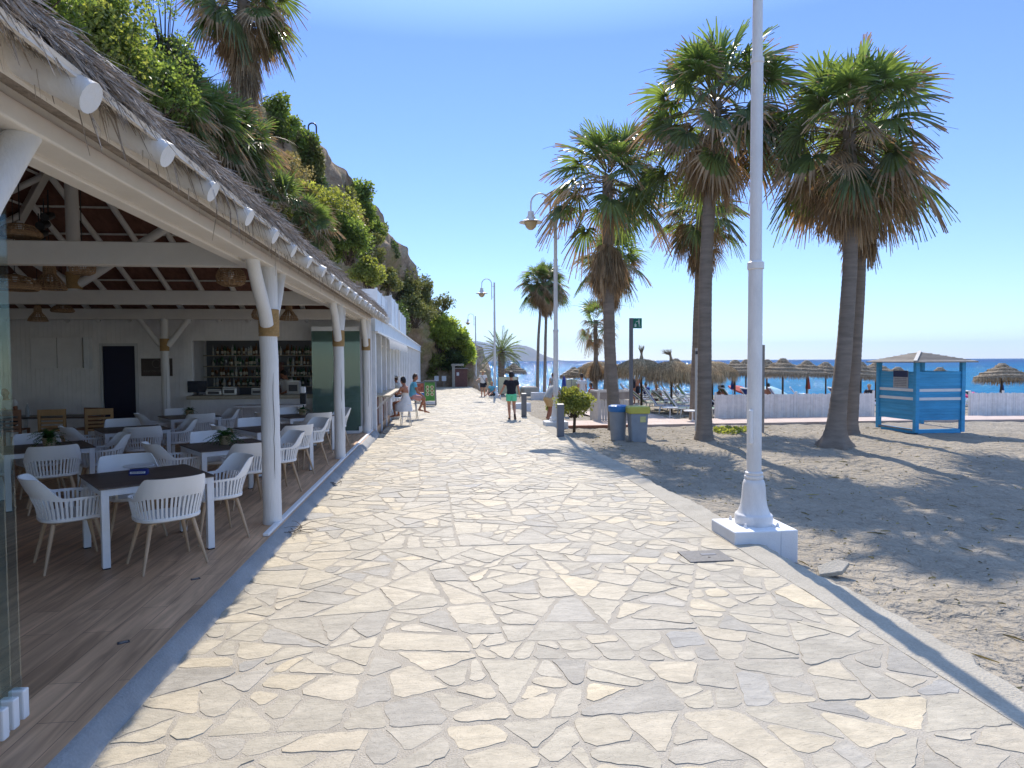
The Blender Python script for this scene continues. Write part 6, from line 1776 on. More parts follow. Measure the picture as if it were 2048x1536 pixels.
def parasol(px, ytop, wpx, kind, lab, neck=0, Y=None):
    Y = Y or F * 2.62 / wpx; p = atY(px, ytop, Y); zg = zsand(p.x, Y); h = p.z - zg
    t = thing('straw_parasol', lab, 'parasol', (p.x, Y, zg), rnd.uniform(0, 6), 'straw parasols on the beach')
    if kind not in UPROTO:
        mb, V, Q, T = thatch_canopy(kind, 3 if kind == 'fringe' else 8); mt = M['straw'] if kind == 'fringe' else M['straw_dark']
        c = mb.build('canopy', mt, t); s = np_mesh('straw_fringe', V, Q, mt, T, c); UPROTO[kind] = (c, s)
    else:
        c0_, s0 = UPROTO[kind]; c = c0_.copy(); C.objects.link(c); c.parent = t; s = s0.copy(); C.objects.link(s); s.parent = c
    c.location = (0, 0, h); k_ = rnd.uniform(.84, .95); c.scale = (k_, k_, rnd.uniform(.9, 1.05)); c.rotation_euler = (R(rnd.gauss(0, 2.5)), R(rnd.gauss(0, 2.5)), 0)
    MB().tube([(0, 0, -.2), (0, 0, h - .05)], [.055, .045], 8).build('pole', M['twig'], t, smooth=True)
    if neck:
        mb = MB(); rg = random.Random(int(px)); lean = .0 if neck < 2 else .35
        mb.tube([(0, 0, h - .04), (lean * .1, 0, h + .18), (lean * .2, 0, h + .30)], [.10, .05, .06], 8)
        for k in range(70):
            a = rg.uniform(0, 6.28); r = rg.uniform(0, .05); q = Vector((lean * .2 + r * math.cos(a), r * math.sin(a), h + .26)); e = q + Vector((math.cos(a) * .10 + lean * rg.uniform(0, .9), math.sin(a) * .1, rg.uniform(.18, .36) - lean * .25)); mb.tube([q, e], [.010, .004], 3, tint=rg.random())
        mb.build('tied_top', M['straw_dark'], t)
    return t
PL = [(1028, 727, 58, 'ring', 'sunlit lone straw parasol by the water near the bushy palm', 0), (1148, 735, 66, 'ring', 'dark pointed straw parasol leftmost of the row, just right of the second lamp pole', 0), (1172, 729, 70, 'ring', 'dark straw parasol second from the left of the row', 0),
      (1194, 722, 84, 'fringe', 'shaggy straw parasol right in front of the ragged little palm', 1), (1226, 728, 92, 'fringe', 'shaggy straw parasol half hidden by the palm with the frond ball', 0), (1283, 717, 118, 'fringe', 'shaggy straw parasol with an upright tied top by the litter sign', 1), (1343, 722, 124, 'fringe', 'shaggy straw parasol with a bent tied top', 2), (1352, 718, 80, 'ring', 'dark straw parasol peeping over the one with the bent top', 0),
      (1398, 726, 120, 'fringe', 'shaggy straw parasol between the two trunks of the tallest palm pair', 0), (1425, 722, 112, 'fringe', 'shaggy straw parasol just right of the tallest palm trunk', 0), (1470, 721, 92, 'ring', 'ringed straw parasol left of the nearest lamp pole', 0), (1492, 720, 88, 'ring', 'ringed straw parasol touching the nearest lamp pole', 0), (1534, 720, 90, 'ring', 'ringed straw parasol right behind the nearest lamp pole', 0),
      (1566, 718, 106, 'ring', 'large ringed straw parasol right of the nearest lamp pole', 0), (1614, 722, 92, 'ring', 'ringed straw parasol left of the flared palm', 0), (1652, 725, 86, 'ring', 'ringed straw parasol behind the flared palm trunk', 0), (1722, 725, 98, 'ring', 'ringed straw parasol between the twin palms and the blue cabin', 0), (1752, 725, 84, 'ring', 'straw parasol touching the left edge of the blue cabin roof', 0), (1796, 735, 92, 'ring', 'straw parasol seen through the left gap under the cabin roof', 0), (1880, 736, 100, 'ring', 'straw parasol seen through the right gap under the cabin roof', 0), (2004, 728, 112, 'ring', 'large straw parasol right of the blue cabin', 0)]
for a in PL: parasol(*a)
# sun loungers
LG = {}
def lounger(loc, rz, col, lab, back=50):
    if (col, back) in LG: return dup(LG[(col, back)], loc, rz, lab)
    t = thing('sun_lounger', lab, 'sun lounger', loc, rz, 'sun loungers on the beach'); LG[(col, back)] = t
    mb = MB()
    for s in (1, -1): mb.tube([(-.60, s * .31, .36), (.2, s * .31, .36), (.8, s * .31, .36), (1.2, s * .31, .33)], .028, 8)
    mb.tube([(1.2, -.31, .33), (1.2, .31, .33)], .028, 8); mb.build('frame', M['lounger_white'], t, smooth=True, auto=40)
    for x in (-.35, .95):
        for s in (1, -1): MB().tube([(x, s * .30, .36), (x + (.06 if x > 0 else -.06), s * .33, 0)], .025, 8).build('leg', M['lounger_white'], t, smooth=True)
    MB().box((.33, 0, .365), (1.72, .56, .012)).build('seat_sling', M['lounger_' + col], t)
    a = R(back); dx, dz = -math.cos(a), math.sin(a); mb = MB()
    for s in (1, -1): mb.tube([(-.5, s * .31, .37), (-.5 + dx * .85, s * .31, .37 + dz * .85)], .026, 8)
    mb.tube([(-.5 + dx * .85, -.31, .37 + dz * .85), (-.5 + dx * .85, .31, .37 + dz * .85)], .03, 8); mb.build('back_frame', M['lounger_white'], t, smooth=True, auto=40)
    MB().bar((-.5, 0, .375), (-.5 + dx * .82, 0, .375 + dz * .82), .56, .012).build('back_sling', M['lounger_' + col], t)
    mb = MB()
    for s in (1, -1): mb.tube([(-.15, s * .34, .36), (-.2, s * .36, .55), (.15, s * .36, .58), (.35, s * .35, .36)], .022, 6)
    mb.build('armrest', M['lounger_white'], t, smooth=True)
    return t
LL = [(1378, 834, 'green', 55, 'green and white lounger nearest the left side of the brown palm trunk'), (1338, 828, 'blue', 55, 'blue lounger in the middle of the near row left of the palm pair'), (1312, 820, 'green', 40, 'green lounger behind the yellow-lidded bin'), (1296, 812, 'blue', 40, 'blue lounger with raised back just right of the litter signpost'), (1276, 806, 'green', 55, 'green lounger partly behind the litter signpost'), (1362, 813, 'blue', 40, 'blue lounger under the parasol with the bent top'), (1330, 806, 'green', 40, 'green lounger in the second row under the shaggy parasols'), (1388, 806, 'green', 55, 'green lounger in the second row touching the palm trunk'), (1306, 800, 'blue', 55, 'blue lounger in the third row under the upright tied top'), (1350, 798, 'blue', 55, 'blue lounger in the third row under the bent tied top')]
LL += [(1290, 800, 'green', 40, 'green lounger in the third row right beside the litter signpost'), (1322, 812, 'green', 55, 'green lounger touching the near blue lounger'), (1356, 822, 'green', 40, 'green lounger between the near row and the brown trunk'), (1374, 800, 'blue', 55, 'blue lounger in the third row near the brown trunk'), (1270, 796, 'blue', 55, 'blue lounger left of the litter signpost'), (1334, 792, 'green', 55, 'green lounger in the farthest row under the bent tied top'), (1312, 790, 'blue', 40, 'blue lounger in the farthest row between two parasol poles'), (1382, 818, 'blue', 55, 'blue lounger just behind the nearest green lounger by the trunk')]
for px, py, col, bk, lab in LL:
    p = foot(px, py); lounger(p, R(-12) + rnd.gauss(0, .12), col, lab, bk)
LF = [(1452, 26.4, 'blue', 40, 'blue lounger just behind the left end of the long fence'), (1486, 27, 'green', 55, 'green lounger behind the fence left of the nearest lamp pole'), (1530, 26.6, 'blue', 55, 'blue lounger behind the fence right of the nearest lamp pole'), (1556, 27.6, 'blue', 40, 'blue lounger behind the fence under the large ringed parasol'), (1586, 26.8, 'blue', 55, 'blue lounger behind the fence right of the large ringed parasol'), (1628, 27.2, 'green', 55, 'green lounger behind the fence left of the flared palm'), (1706, 27.2, 'blue', 55, 'blue lounger behind the fence right of the twin palms'), (1738, 27.0, 'blue', 40, 'blue lounger behind the fence beside the cabin'), (1938, 26.2, 'blue', 40, 'blue lounger in the gap between cabin and right fence'), (1930, 28.5, 'green', 40, 'green lounger farther back in the gap right of the cabin'), (1985, 28.0, 'blue', 40, 'blue lounger behind the right fence under the large parasol')]
for px, Y, col, bk, lab in LF:
    x = atY(px, 800, Y).x; lounger((x, Y, zsand(x, Y)), R(-14) + rnd.gauss(0, .15), col, lab, bk)
# left group in the distance
for px, py, col, lab in ((1140, 800, 'blue', 'blue lounger behind the second lamp pole'), (1182, 796, 'blue', 'blue lounger beside the person in white'), (1212, 794, 'green', 'green lounger behind the slatted enclosure')):
    p = foot(px, py); lounger(p, R(-20), col, lab, 55)
# round white side tables
def side_table(px, py, lab):
    p = foot(px, py); t = thing('side_table', lab, 'table', p); MB().lathe([(.0, .42), (.30, .42), (.31, .44), (.30, .46), (0, .465)], 24).build('tabletop', M['lounger_white'], t, smooth=True, auto=40); MB().tube([(0, 0, .43), (0, 0, .05)], .03, 8).build('stem', M['lounger_white'], t)
    for k in range(3): MB().tube([(0, 0, .12), (.22 * math.cos(k * 2.1), .22 * math.sin(k * 2.1), 0)], .018, 6).build('foot', M['lounger_white'], t)
side_table(1340, 838, 'round white plastic table in front of the near blue lounger'); side_table(1385, 846, 'round white plastic table at the foot of the brown palm trunk')
# open cloth parasols on the beach
def cloth_parasol(px, py, Y, r, mt, lab, tilt=0):
    p = atY(px, py, Y); zg = zsand(p.x, Y); t = thing('cloth_parasol', lab, 'parasol', (p.x, Y, zg)); h = p.z - zg; vs = [(0, 0, 0)]; fs = []; n = 8
    for k in range(n): vs.append((r * math.cos(k * math.pi / 4), r * math.sin(k * math.pi / 4), -r * .30))
    for k in range(n): a = (k + .5) * math.pi / 4; vs.append((r * .5 * math.cos(k * math.pi / 4), r * .5 * math.sin(k * math.pi / 4), -r * .09))
    for k in range(n): k2 = (k + 1) % n; fs += [(0, 9 + k, 9 + k2), (9 + k, 1 + k, 1 + k2, 9 + k2)]
    for k in range(n): a, b = vs[1 + k], vs[1 + (k + 1) % n]; o = len(vs); vs += [a, b, (b[0] * .99, b[1] * .99, b[2] - .10), (a[0] * .99, a[1] * .99, a[2] - .10)]; fs.append((o, o + 1, o + 2, o + 3))
    c = MB().add(vs, fs).build('canopy', M[mt], t); c.location = (0, 0, h); c.rotation_euler = (R(tilt), R(tilt * .6), .3)
    MB().tube([(0, 0, 0), (0, 0, h + .04)], .02, 8).build('pole', M['steel'], t)
cloth_parasol(1948, 784, 34, .95, 'cloth_pink', 'bright pink beach parasol in the gap right of the cabin', 14)
cloth_parasol(1545, 773, 46, 1.25, 'cloth_aqua', 'pale aqua beach parasol behind the loungers right of the lamp pole', 10)
cloth_parasol(1484, 773, 44, .9, 'cloth_red', 'red beach parasol left of the nearest lamp pole', 18)
# folded dark parasols hung with towels
def folded(px, ytop, ybot, Y, mt, lab):
    a = atY(px, ytop, Y); zg = zsand(a.x, Y); t = thing('folded_parasol', lab, 'parasol', (a.x, Y, zg)); h = a.z - zg; zb = atY(px, ybot, Y).z - zg
    MB().lathe([(.02, h), (.07, h - .15), (.13, zb + .2), (.15, zb), (.06, zb + .02)], 9).build('folded_cloth', M[mt], t); MB().tube([(0, 0, 0), (0, 0, h + .05)], .025, 8).build('pole', M['steel'], t)
folded(1466, 749, 778, 38, 'cloth_blue', 'navy folded parasol under the ringed straw parasols'); folded(1616, 752, 778, 37, 'cloth_red', 'reddish towels hung on a pole left of the flared palm'); folded(1128, 752, 800, 26, 'lounger_blue', 'blue folded parasol right beside the second lamp pole'); folded(2004, 764, 800, 31, 'cloth_blue', 'dark towels bundled on the pole of the right parasol'); folded(1714, 757, 800, 33, 'grey_post', 'grey covered pole between the twin palms and the cabin')
# pale windbreak panels near the water on the left
def windbreak(px0, px1, py0, py1, Y, lab, mt='poster_cream'):
    a = atY(px0, py0, Y); b = atY(px1, py1, Y); zg = zsand((a.x + b.x) / 2, Y); t = thing('windbreak', lab, 'windbreak', ((a.x + b.x) / 2, Y, zg)); w = b.x - a.x; h = a.z - zg
    MB().box((0, 0, h / 2 + .1), (w, .02, max(.3, h - .2))).build('cloth', M[mt], t)
    for s in (-1, 0, 1): MB().box((s * w / 2, 0, h / 2), (.05, .05, h)).build('post', M['grey_wood'], t)
windbreak(996, 1036, 754, 780, 47, 'pale green windbreak behind the walking man')
windbreak(1126, 1160, 759, 785, 44, 'pale green windbreak behind the second lamp pole')
# ------------------------------------------------------------------ people: one continuous remeshed body each, clothes as children
def remeshed(mb, name, mat, parent, vox, smooth_it=2):
    me = bpy.data.meshes.new(name); me.from_pydata(mb.v, [], mb.f); me.update()
    o = bpy.data.objects.new('tmp', me); C.objects.link(o)
    m = o.modifiers.new('r', 'REMESH'); m.mode = 'VOXEL'; m.voxel_size = vox; m.use_smooth_shade = True
    s = o.modifiers.new('s', 'SMOOTH'); s.iterations = smooth_it; s.factor = .5
    dg = bpy.context.evaluated_depsgraph_get(); m2 = bpy.data.meshes.new_from_object(o.evaluated_get(dg)); bpy.data.objects.remove(o); bpy.data.meshes.remove(me)
    m2.name = name; m2.materials.clear(); m2.materials.append(mat)
    q = bpy.data.objects.new(name, m2); C.objects.link(q)
    if parent: q.parent = parent
    return q
def sweep(mb, secs, n=16):
    """elliptic sections: (centre, half width, half depth, right vector)"""
    vs = []; fs = []; cs = [Vector(s[0]) for s in secs]
    for i, s in enumerate(secs):
        c = cs[i]; d = (cs[min(i + 1, len(cs) - 1)] - cs[max(0, i - 1)]).normalized(); r = Vector(s[3] if len(s) > 3 else (1, 0, 0)); r = (r - d * r.dot(d)).normalized(); f = d.cross(r)
        for k in range(n): a = 2 * math.pi * k / n; vs.append(c + r * (s[1] * math.cos(a)) + f * (s[2] * math.sin(a)))
    for i in range(len(secs) - 1):
        for k in range(n): k2 = (k + 1) % n; fs.append((i * n + k, i * n + k2, (i + 1) * n + k2, (i + 1) * n + k))
    fs.append(tuple(range(n - 1, -1, -1))); m = (len(secs) - 1) * n; fs.append(tuple(range(m, m + n))); mb.add(vs, fs)
def limb(mb, pts, rads, n=12):
    P = []; Rr = []
    for i in range(len(pts) - 1):
        a, b = Vector(pts[i]), Vector(pts[i + 1])
        for k in range(4): t = k / 4; P.append(a.lerp(b, t)); Rr.append(rads[i] + (rads[i + 1] - rads[i]) * t)
    P.append(Vector(pts[-1])); Rr.append(rads[-1]); mb.tube(P, Rr, n)
STAND = dict(pelvis=(0, 0, .93), waist=(0, .01, 1.08), chest=(0, .01, 1.28), neck=(0, 0, 1.47), head=(0, .025, 1.63), shL=(-.185, 0, 1.405), shR=(.185, 0, 1.405), elL=(-.23, -.02, 1.13), elR=(.23, -.02, 1.13), wrL=(-.24, .05, .88), wrR=(.24, .05, .88), hpL=(-.09, 0, .90), hpR=(.09, 0, .90), knL=(-.10, .02, .49), knR=(.10, .02, .49), anL=(-.10, -.02, .085), anR=(.10, -.02, .085), toL=(-.12, .17, .03), toR=(.12, .17, .03))
def person(lab, loc, rz, pose, skin='skin', top=None, bottom=None, hair=('hair', .012), hat=None, vox=.011, h=1.75, female=False, shoes=None, sleeve=.5, shortleg=.75, dress=None, group=None, hands=True, extra=None):
    J = {k: Vector(v) for k, v in {**STAND, **pose}.items()}; t = thing('person', lab, 'person', loc, rz, group); sc = h / 1.75; t.scale = (sc,) * 3
    b = MB(); rt = (J['shR'] - J['shL']).normalized(); hp = (J['hpR'] - J['hpL']).normalized(); w = .9 if female else 1.0
    tors = [(J['pelvis'] + (J['pelvis'] - J['waist']) * .55, .10, .085, hp), (J['pelvis'], .165 * (1.03 if female else 1), .115, hp), (J['waist'], .138 * w, .10, (rt + hp)), (J['chest'], .168 * w, .118, rt), (J['chest'].lerp(J['neck'], .5), .168 * w, .10, rt), (J['chest'].lerp(J['neck'], .82), .10, .075, rt), (J['neck'], .062, .062, rt)]
    sweep(b, tors)
    hd = J['head']; up = (hd - J['neck']).normalized(); limb(b, [J['chest'].lerp(J['neck'], .7), J['neck'], hd - up * .02], [.072, .058, .055])
    fwd_ = pose.get('face'); fwd_ = Vector(fwd_).normalized() if fwd_ else up.cross(rt).normalized() * -1
    fwd_ = (fwd_ - up * fwd_.dot(up)).normalized()
    if fwd_.dot(Vector((0, 1, 0))) < -.3 and 'face' not in pose: fwd_ = -fwd_
    rr = fwd_.cross(up).normalized(); Mh = Matrix((rr, fwd_, up)).transposed()
    b.ell(hd + up * .012, (.077, .095, .115), 16, 12, Mh); b.ell(hd + fwd_ * .022 - up * .055, (.056, .066, .065), 12, 8, Mh)      # skull, jaw
    b.ell(hd + fwd_ * .098 - up * .022, (.014, .02, .024), 8, 6, Mh)                                                                # nose
    b.ell(hd + fwd_ * .086 - up * .066, (.024, .012, .009), 8, 6, Mh)                                                               # lips
    for s in (1, -1):
        b.ell(hd + rr * s * .078 - fwd_ * .008 - up * .008, (.012, .02, .032), 8, 6, Mh); b.ell(hd + rr * s * .03 + fwd_ * .083 + up * .018, (.020, .012, .008), 8, 5, Mh)
    fk = .92 if female else 1
    for s in 'LR':
        sh, el, wr = J['sh' + s], J['el' + s], J['wr' + s]
        limb(b, [sh.lerp(J['chest'], .25), sh, sh.lerp(el, .5), el, el.lerp(wr, .35), wr], [.06 * fk, .058 * fk, .048 * fk, .039 * fk, .041 * fk, .026 * fk])
        d = (wr - el).normalized(); pn = pose.get('palm' + s); n_ = Vector(pn) if pn else rt * (1 if s == 'L' else -1); n_ = (n_ - d * n_.dot(d)); n_ = n_.normalized() if n_.length > .1 else d.orthogonal().normalized(); sd = d.cross(n_)
        Mp = Matrix((sd, d, n_)).transposed(); b.ell(wr + d * .05, (.040, .056, .017), 10, 7, Mp)
        if hands:
            cur = .35
            for k in range(4):
                q = wr + d * .085 + sd * (-.028 + .019 * k); L = (.062, .072, .068, .052)[k]; p1 = q + d * L * .5 + n_ * L * .1; p2 = p1 + (d * (1 - cur) + n_ * cur).normalized() * L * .5; b.tube([q - d * .02, q, p1, p2], [.0095, .0095, .009, .0075], 7)
            th = wr + d * .025 - sd * .034; b.tube([th, th - sd * .022 + d * .025 + n_ * .008, th - sd * .026 + d * .055 + n_ * .016], [.012, .011, .008], 7)
        hp_, kn, an, to = J['hp' + s], J['kn' + s], J['an' + s], J['to' + s]
        limb(b, [hp_.lerp(J['pelvis'], .3), hp_, hp_.lerp(kn, .45), kn, kn.lerp(an, .3), an], [.095 * fk, .092 * fk, .078 * fk, .056 * fk, .058 * fk, .036 * fk])
        fd = (to - an); b.tube([an - fd * .25 + Vector((0, 0, -.03)), an + Vector((0, 0, -.012)), an.lerp(to, .5) + Vector((0, 0, -.005)), to, to + fd * .12], [.034, .042, (.042, .034), (.043, .022), (.028, .014)], 10)
    body = remeshed(b, 'body', M[skin], t, vox)
    if vox < .02:
        e = MB()
        for s in (1, -1): e.ell(hd + rr * s * .030 + fwd_ * .0865 + up * .004, (.012, .008, .007), 8, 5, Mh)
        e.build('eyes', M['hair'], t, smooth=True)
    if hair:
        m = MB(); lift = hair[1]
        m.ell(hd + up * .030 - fwd_ * .022, (.083 + lift * .5, .090 + lift * .5, .108 + lift), 16, 12, Mh); m.ell(hd - fwd_ * .055 - up * .02, (.070, .05, .075), 12, 8, Mh)
        if len(hair) > 2: m.ell(hd + up * hair[2][0] - fwd_ * hair[2][1], (hair[2][2],) * 3, 12, 8, Mh)
        for k in range(14): q = Vector((rnd.gauss(0, .5), rnd.gauss(0, .5), 1)).normalized(); q = Mh @ q; m.ell(hd + up * .03 - fwd_ * .02 + q * .10, (.022,) * 3, 6, 5)
        remeshed(m, 'hair', M[hair[0]], t, max(.009, vox * .9), 1)
    if hat:
        m = MB(); m.lathe([(.0, .115), (.055, .112), (.085, .09), (.097, .02), (.105, .005), (.17, -.015), (.20, -.005), (.205, .0), (.17, -.005), (.10, .015)], 24)
        o = m.build('hat', M[hat], t, smooth=True); o.location = hd + up * .062; o.rotation_euler = Mh.to_euler()
    if top:
        m = MB(); g = .024
        sweep(m, [(tors[1][0] + (J['waist'] - J['pelvis']) * (-.12), .182 * w, .135, hp), (tors[1][0].lerp(J['waist'], .3), .178 * w, .135, hp), (J['waist'], .160 * w, .125, rt + hp), (J['chest'], .19 * w, .14, rt), (J['chest'].lerp(J['neck'], .5), .185 * w, .12, rt), (J['chest'].lerp(J['neck'], .8), .115, .09, rt), (J['chest'].lerp(J['neck'], .93), .075, .075, rt)], 20)
        for s in 'LR':
            sh, el, wr = J['sh' + s], J['el' + s], J['wr' + s]
            if sleeve > 0:
                pts = [sh.lerp(J['chest'], .3), sh, sh.lerp(el, min(1, sleeve * .55)), sh.lerp(el, min(1, sleeve))]; rd = [.085 * fk, .080 * fk, .074 * fk, .073 * fk]
                limb(m, pts, rd)
        remeshed(m, 'shirt', M[top], t, max(.012, vox), 2)
    if bottom:
        m = MB(); sweep(m, [(tors[0][0], .13, .115, hp), (tors[1][0], .183, .135, hp), (tors[1][0].lerp(J['waist'], .55), .160 * w, .120, hp)], 18)
        for s in 'LR':
            a, k = J['hp' + s], J['kn' + s]; limb(m, [a.lerp(J['pelvis'], .3), a, a.lerp(k, shortleg * .5), a.lerp(k, shortleg)], [.115, .115, .108, .112])
        remeshed(m, 'shorts', M[bottom], t, max(.012, vox), 2)
    if dress:
        m = MB(); n = 26; secs = dress[1]; vs = []; fs = []
        for i, (c, a, d) in enumerate(secs):
            for k in range(n): q = 2 * math.pi * k / n; f = 1 + (.07 * math.sin(q * 6 + i) if i > 1 else 0); vs.append((c[0] + a * f * math.cos(q), c[1] + d * f * math.sin(q), c[2]))
        for i in range(len(secs) - 1):
            for k in range(n): k2 = (k + 1) % n; fs.append((i * n + k, i * n + k2, (i + 1) * n + k2, (i + 1) * n + k))
        fs.append(tuple(range(n))); m.add(vs, fs); m.build('dress', M[dress[0]], t, smooth=True)
    if shoes:
        m = MB()
        for s in 'LR':
            an, to = J['an' + s], J['to' + s]; fd = (to - an); u = Vector((0, 0, .018)); m.tube([an - fd * .42 - Vector((0, 0, .07)) + u * 0, an - fd * .1 - Vector((0, 0, .065)), to - Vector((0, 0, .012)), to + fd * .22 - Vector((0, 0, .008))], [(.034, .012), (.040, .014), (.047, .013), (.03, .012)], 10, flat=(1, 0, 0))
        m.build('sandals', M[shoes], t, smooth=True)
    if extra: extra(t, J, rt)
    return t
# man walking away in a black T-shirt and mint shorts
p = atP(1023, 839)
person('man walking away in a black T-shirt, mint green shorts and sandals', (p.x, p.y, p.z), R(-4), dict(head=(-.005, .05, 1.62), face=(-.25, .9, -.1), elL=(-.30, -.05, 1.16), wrL=(-.42, -.02, .93), palmL=(1, 0, 0), elR=(.27, .02, 1.13), wrR=(.30, .13, .90), knL=(-.085, .10, .50), anL=(-.07, -.02, .10), toL=(-.085, .16, .035), knR=(.10, .05, .50), anR=(.11, -.26, .22), toR=(.13, -.16, .05), hpL=(-.09, .02, .9), hpR=(.09, -.02, .9), waist=(0, .02, 1.08), chest=(0, .035, 1.28)), 'skin', 'shirt_navy', 'shorts_mint', ('hair', .03), None, .0095, 1.76, shoes='sandal', sleeve=.52, shortleg=.52)
# man with straw hat walking towards the camera
def bag_strap(t, J, rt):
    m = MB(); m.tube([(.13, .0, 1.46), (.10, .13, 1.40), (0, .17, 1.24), (-.13, .16, 1.05), (-.20, .08, .93)], (.012), 6); o = m.build('bag_strap', M['black'], t, smooth=True); MB().box((-.23, .08, .86), (.08, .22, .2)).build('shoulder_bag', M['shorts_dark'], t, bevel=.02)
p = atP(966, 793)
person('man in a straw hat, white shirt and dark shorts with a crossbody bag', (p.x, p.y, p.z), R(180), dict(face=(.1, 1, -.05), elL=(-.27, .03, 1.16), wrL=(-.26, .16, .96), elR=(.29, -.05, 1.17), wrR=(.40, .12, 1.12), knR=(.09, .06, .5), anR=(.09, .05, .085), toR=(.11, .23, .03), anL=(-.11, -.1, .09), toL=(-.13, .08, .03), palmR=(0, 0, -1)), 'skin', 'shirt_white', 'shorts_dark', ('hair_brown', .005), 'hat_straw', .012, 1.69, shoes='sandal', sleeve=.6, shortleg=.7, extra=bag_strap)
# woman on the stool, seen from behind
SEAT = dict(pelvis=(0, -.02, .84), waist=(0, .0, 1.0), chest=(0, .03, 1.19), neck=(0, .06, 1.39), head=(0, .10, 1.54), shL=(-.165, .05, 1.32), shR=(.165, .05, 1.32), hpL=(-.095, 0, .82), hpR=(.095, 0, .82), knL=(-.13, .40, .78), knR=(.13, .40, .78), anL=(-.12, .36, .36), anR=(.12, .36, .36), toL=(-.13, .53, .30), toR=(.13, .53, .30), elL=(-.25, .18, 1.08), elR=(.25, .18, 1.08), wrL=(-.12, .40, 1.10), wrR=(.12, .40, 1.10))
person('woman in a white dress with dark bun sitting on a stool, back to camera', (WSTOOL.x, WSTOOL.y, WSTOOL.z), R(62), {**SEAT, 'face': (.1, 1, 0)}, 'skin_tan', None, None, ('hair', .02, (.10, .05, .055)), None, .011, 1.70, True, dress=('shirt_white', [((0, .03, 1.14), .158, .118), ((0, .0, 1.0), .145, .112), ((0, .02, .86), .205, .19), ((0, .12, .74), .27, .29), ((0, .10, .60), .31, .31), ((0, .08, .50), .33, .31)]))
# man on the stool facing the sea
person('man in a light blue shirt sitting on a stool, legs towards the promenade', (MSTOOL.x, MSTOOL.y, MSTOOL.z), R(-82), {**SEAT, 'face': (.1, 1, 0), 'knL': (-.12, .42, .72), 'anL': (-.11, .46, .28), 'toL': (-.12, .62, .22), 'knR': (.12, .42, .74), 'anR': (.10, .22, .36), 'toR': (.12, .38, .30), 'wrL': (-.14, .36, .86), 'elL': (-.25, .12, 1.04), 'wrR': (.10, .38, .84), 'elR': (.24, .14, 1.04), 'palmL': (0, 0, -1), 'palmR': (0, 0, -1)}, 'skin_tan', 'shirt_blue', 'shorts_pink', ('hair_brown', .01), None, .011, 1.78, shoes=None, sleeve=.5, shortleg=.7)
# person in a pale hat behind the woman, leaning on the bar shelf
person('person in a pale sun hat seated behind the woman in white', (HSTOOL.x, HSTOOL.y + 1.0, HSTOOL.z), R(70), {**SEAT, 'face': (.3, 1, 0)}, 'skin_tan', 'shirt_grey', 'shorts_dark', ('hair_brown', .01), 'off_white_wood', .014, 1.66)
p = atY(757, 752, 21.6); person('barman in dark clothes behind the serving bar shelf', (BX - .75, 21.0, .02), R(-90), dict(elL=(-.25, .18, 1.18), wrL=(-.2, .42, 1.12), elR=(.25, .18, 1.18), wrR=(.2, .42, 1.12)), 'skin', 'shirt_navy', 'shorts_dark', ('hair', .01), None, .016, 1.74)
p = atY(571, 750, 19.6); person('bartender in a white shirt working behind the bar counter', (p.x, 19.7, DZ), R(150), dict(head=(0, .10, 1.60), face=(0, 1, -.5), elL=(-.26, .12, 1.15), wrL=(-.15, .36, 1.05), elR=(.26, .12, 1.15), wrR=(.15, .36, 1.05)), 'skin_tan', 'shirt_white', 'shorts_dark', ('hair', .015), None, .014, 1.72)
# guest at the far left rear of the deck
p = atY(15, 815, 16.9); person('bald man in white shirt seated at the rear left of the deck', (p.x, 16.9, DZ), R(190), {**{k: (v[0], v[1], v[2] - .30) for k, v in SEAT.items()}, 'knL': (-.13, .42, .50), 'knR': (.13, .42, .50), 'anL': (-.13, .40, .09), 'anR': (.13, .40, .09), 'toL': (-.14, .57, .03), 'toR': (.14, .57, .03), 'face': (-.4, 1, -.3), 'wrL': (-.15, .42, .84), 'wrR': (.12, .42, .84)}, 'skin_tan', 'shirt_white', 'shorts_dark', None, None, .014, 1.74)
# man bending behind the second lamp post
p = foot(1096, 841); person('barefoot man in beige shorts leaning forward behind the second lamp post', (p.x + .12, p.y + .3, p.z), R(-55), dict(pelvis=(0, -.12, .84), waist=(0, -.04, .98), chest=(0, .12, 1.14), neck=(0, .25, 1.30), head=(0, .33, 1.44), shL=(-.18, .2, 1.24), shR=(.18, .2, 1.24), hpL=(-.09, -.12, .82), hpR=(.09, -.12, .82), knL=(-.1, .12, .48), knR=(.1, .05, .47), anL=(-.1, -.05, .085), anR=(.1, -.16, .085), toL=(-.11, .13, .03), toR=(.11, .02, .03), elL=(-.22, .3, 1.0), elR=(.22, .3, 1.0), wrL=(-.15, .42, .8), wrR=(.15, .42, .8)), 'skin_tan', 'shirt_grey', 'hat_straw', ('hair', .01), None, .012, 1.74)
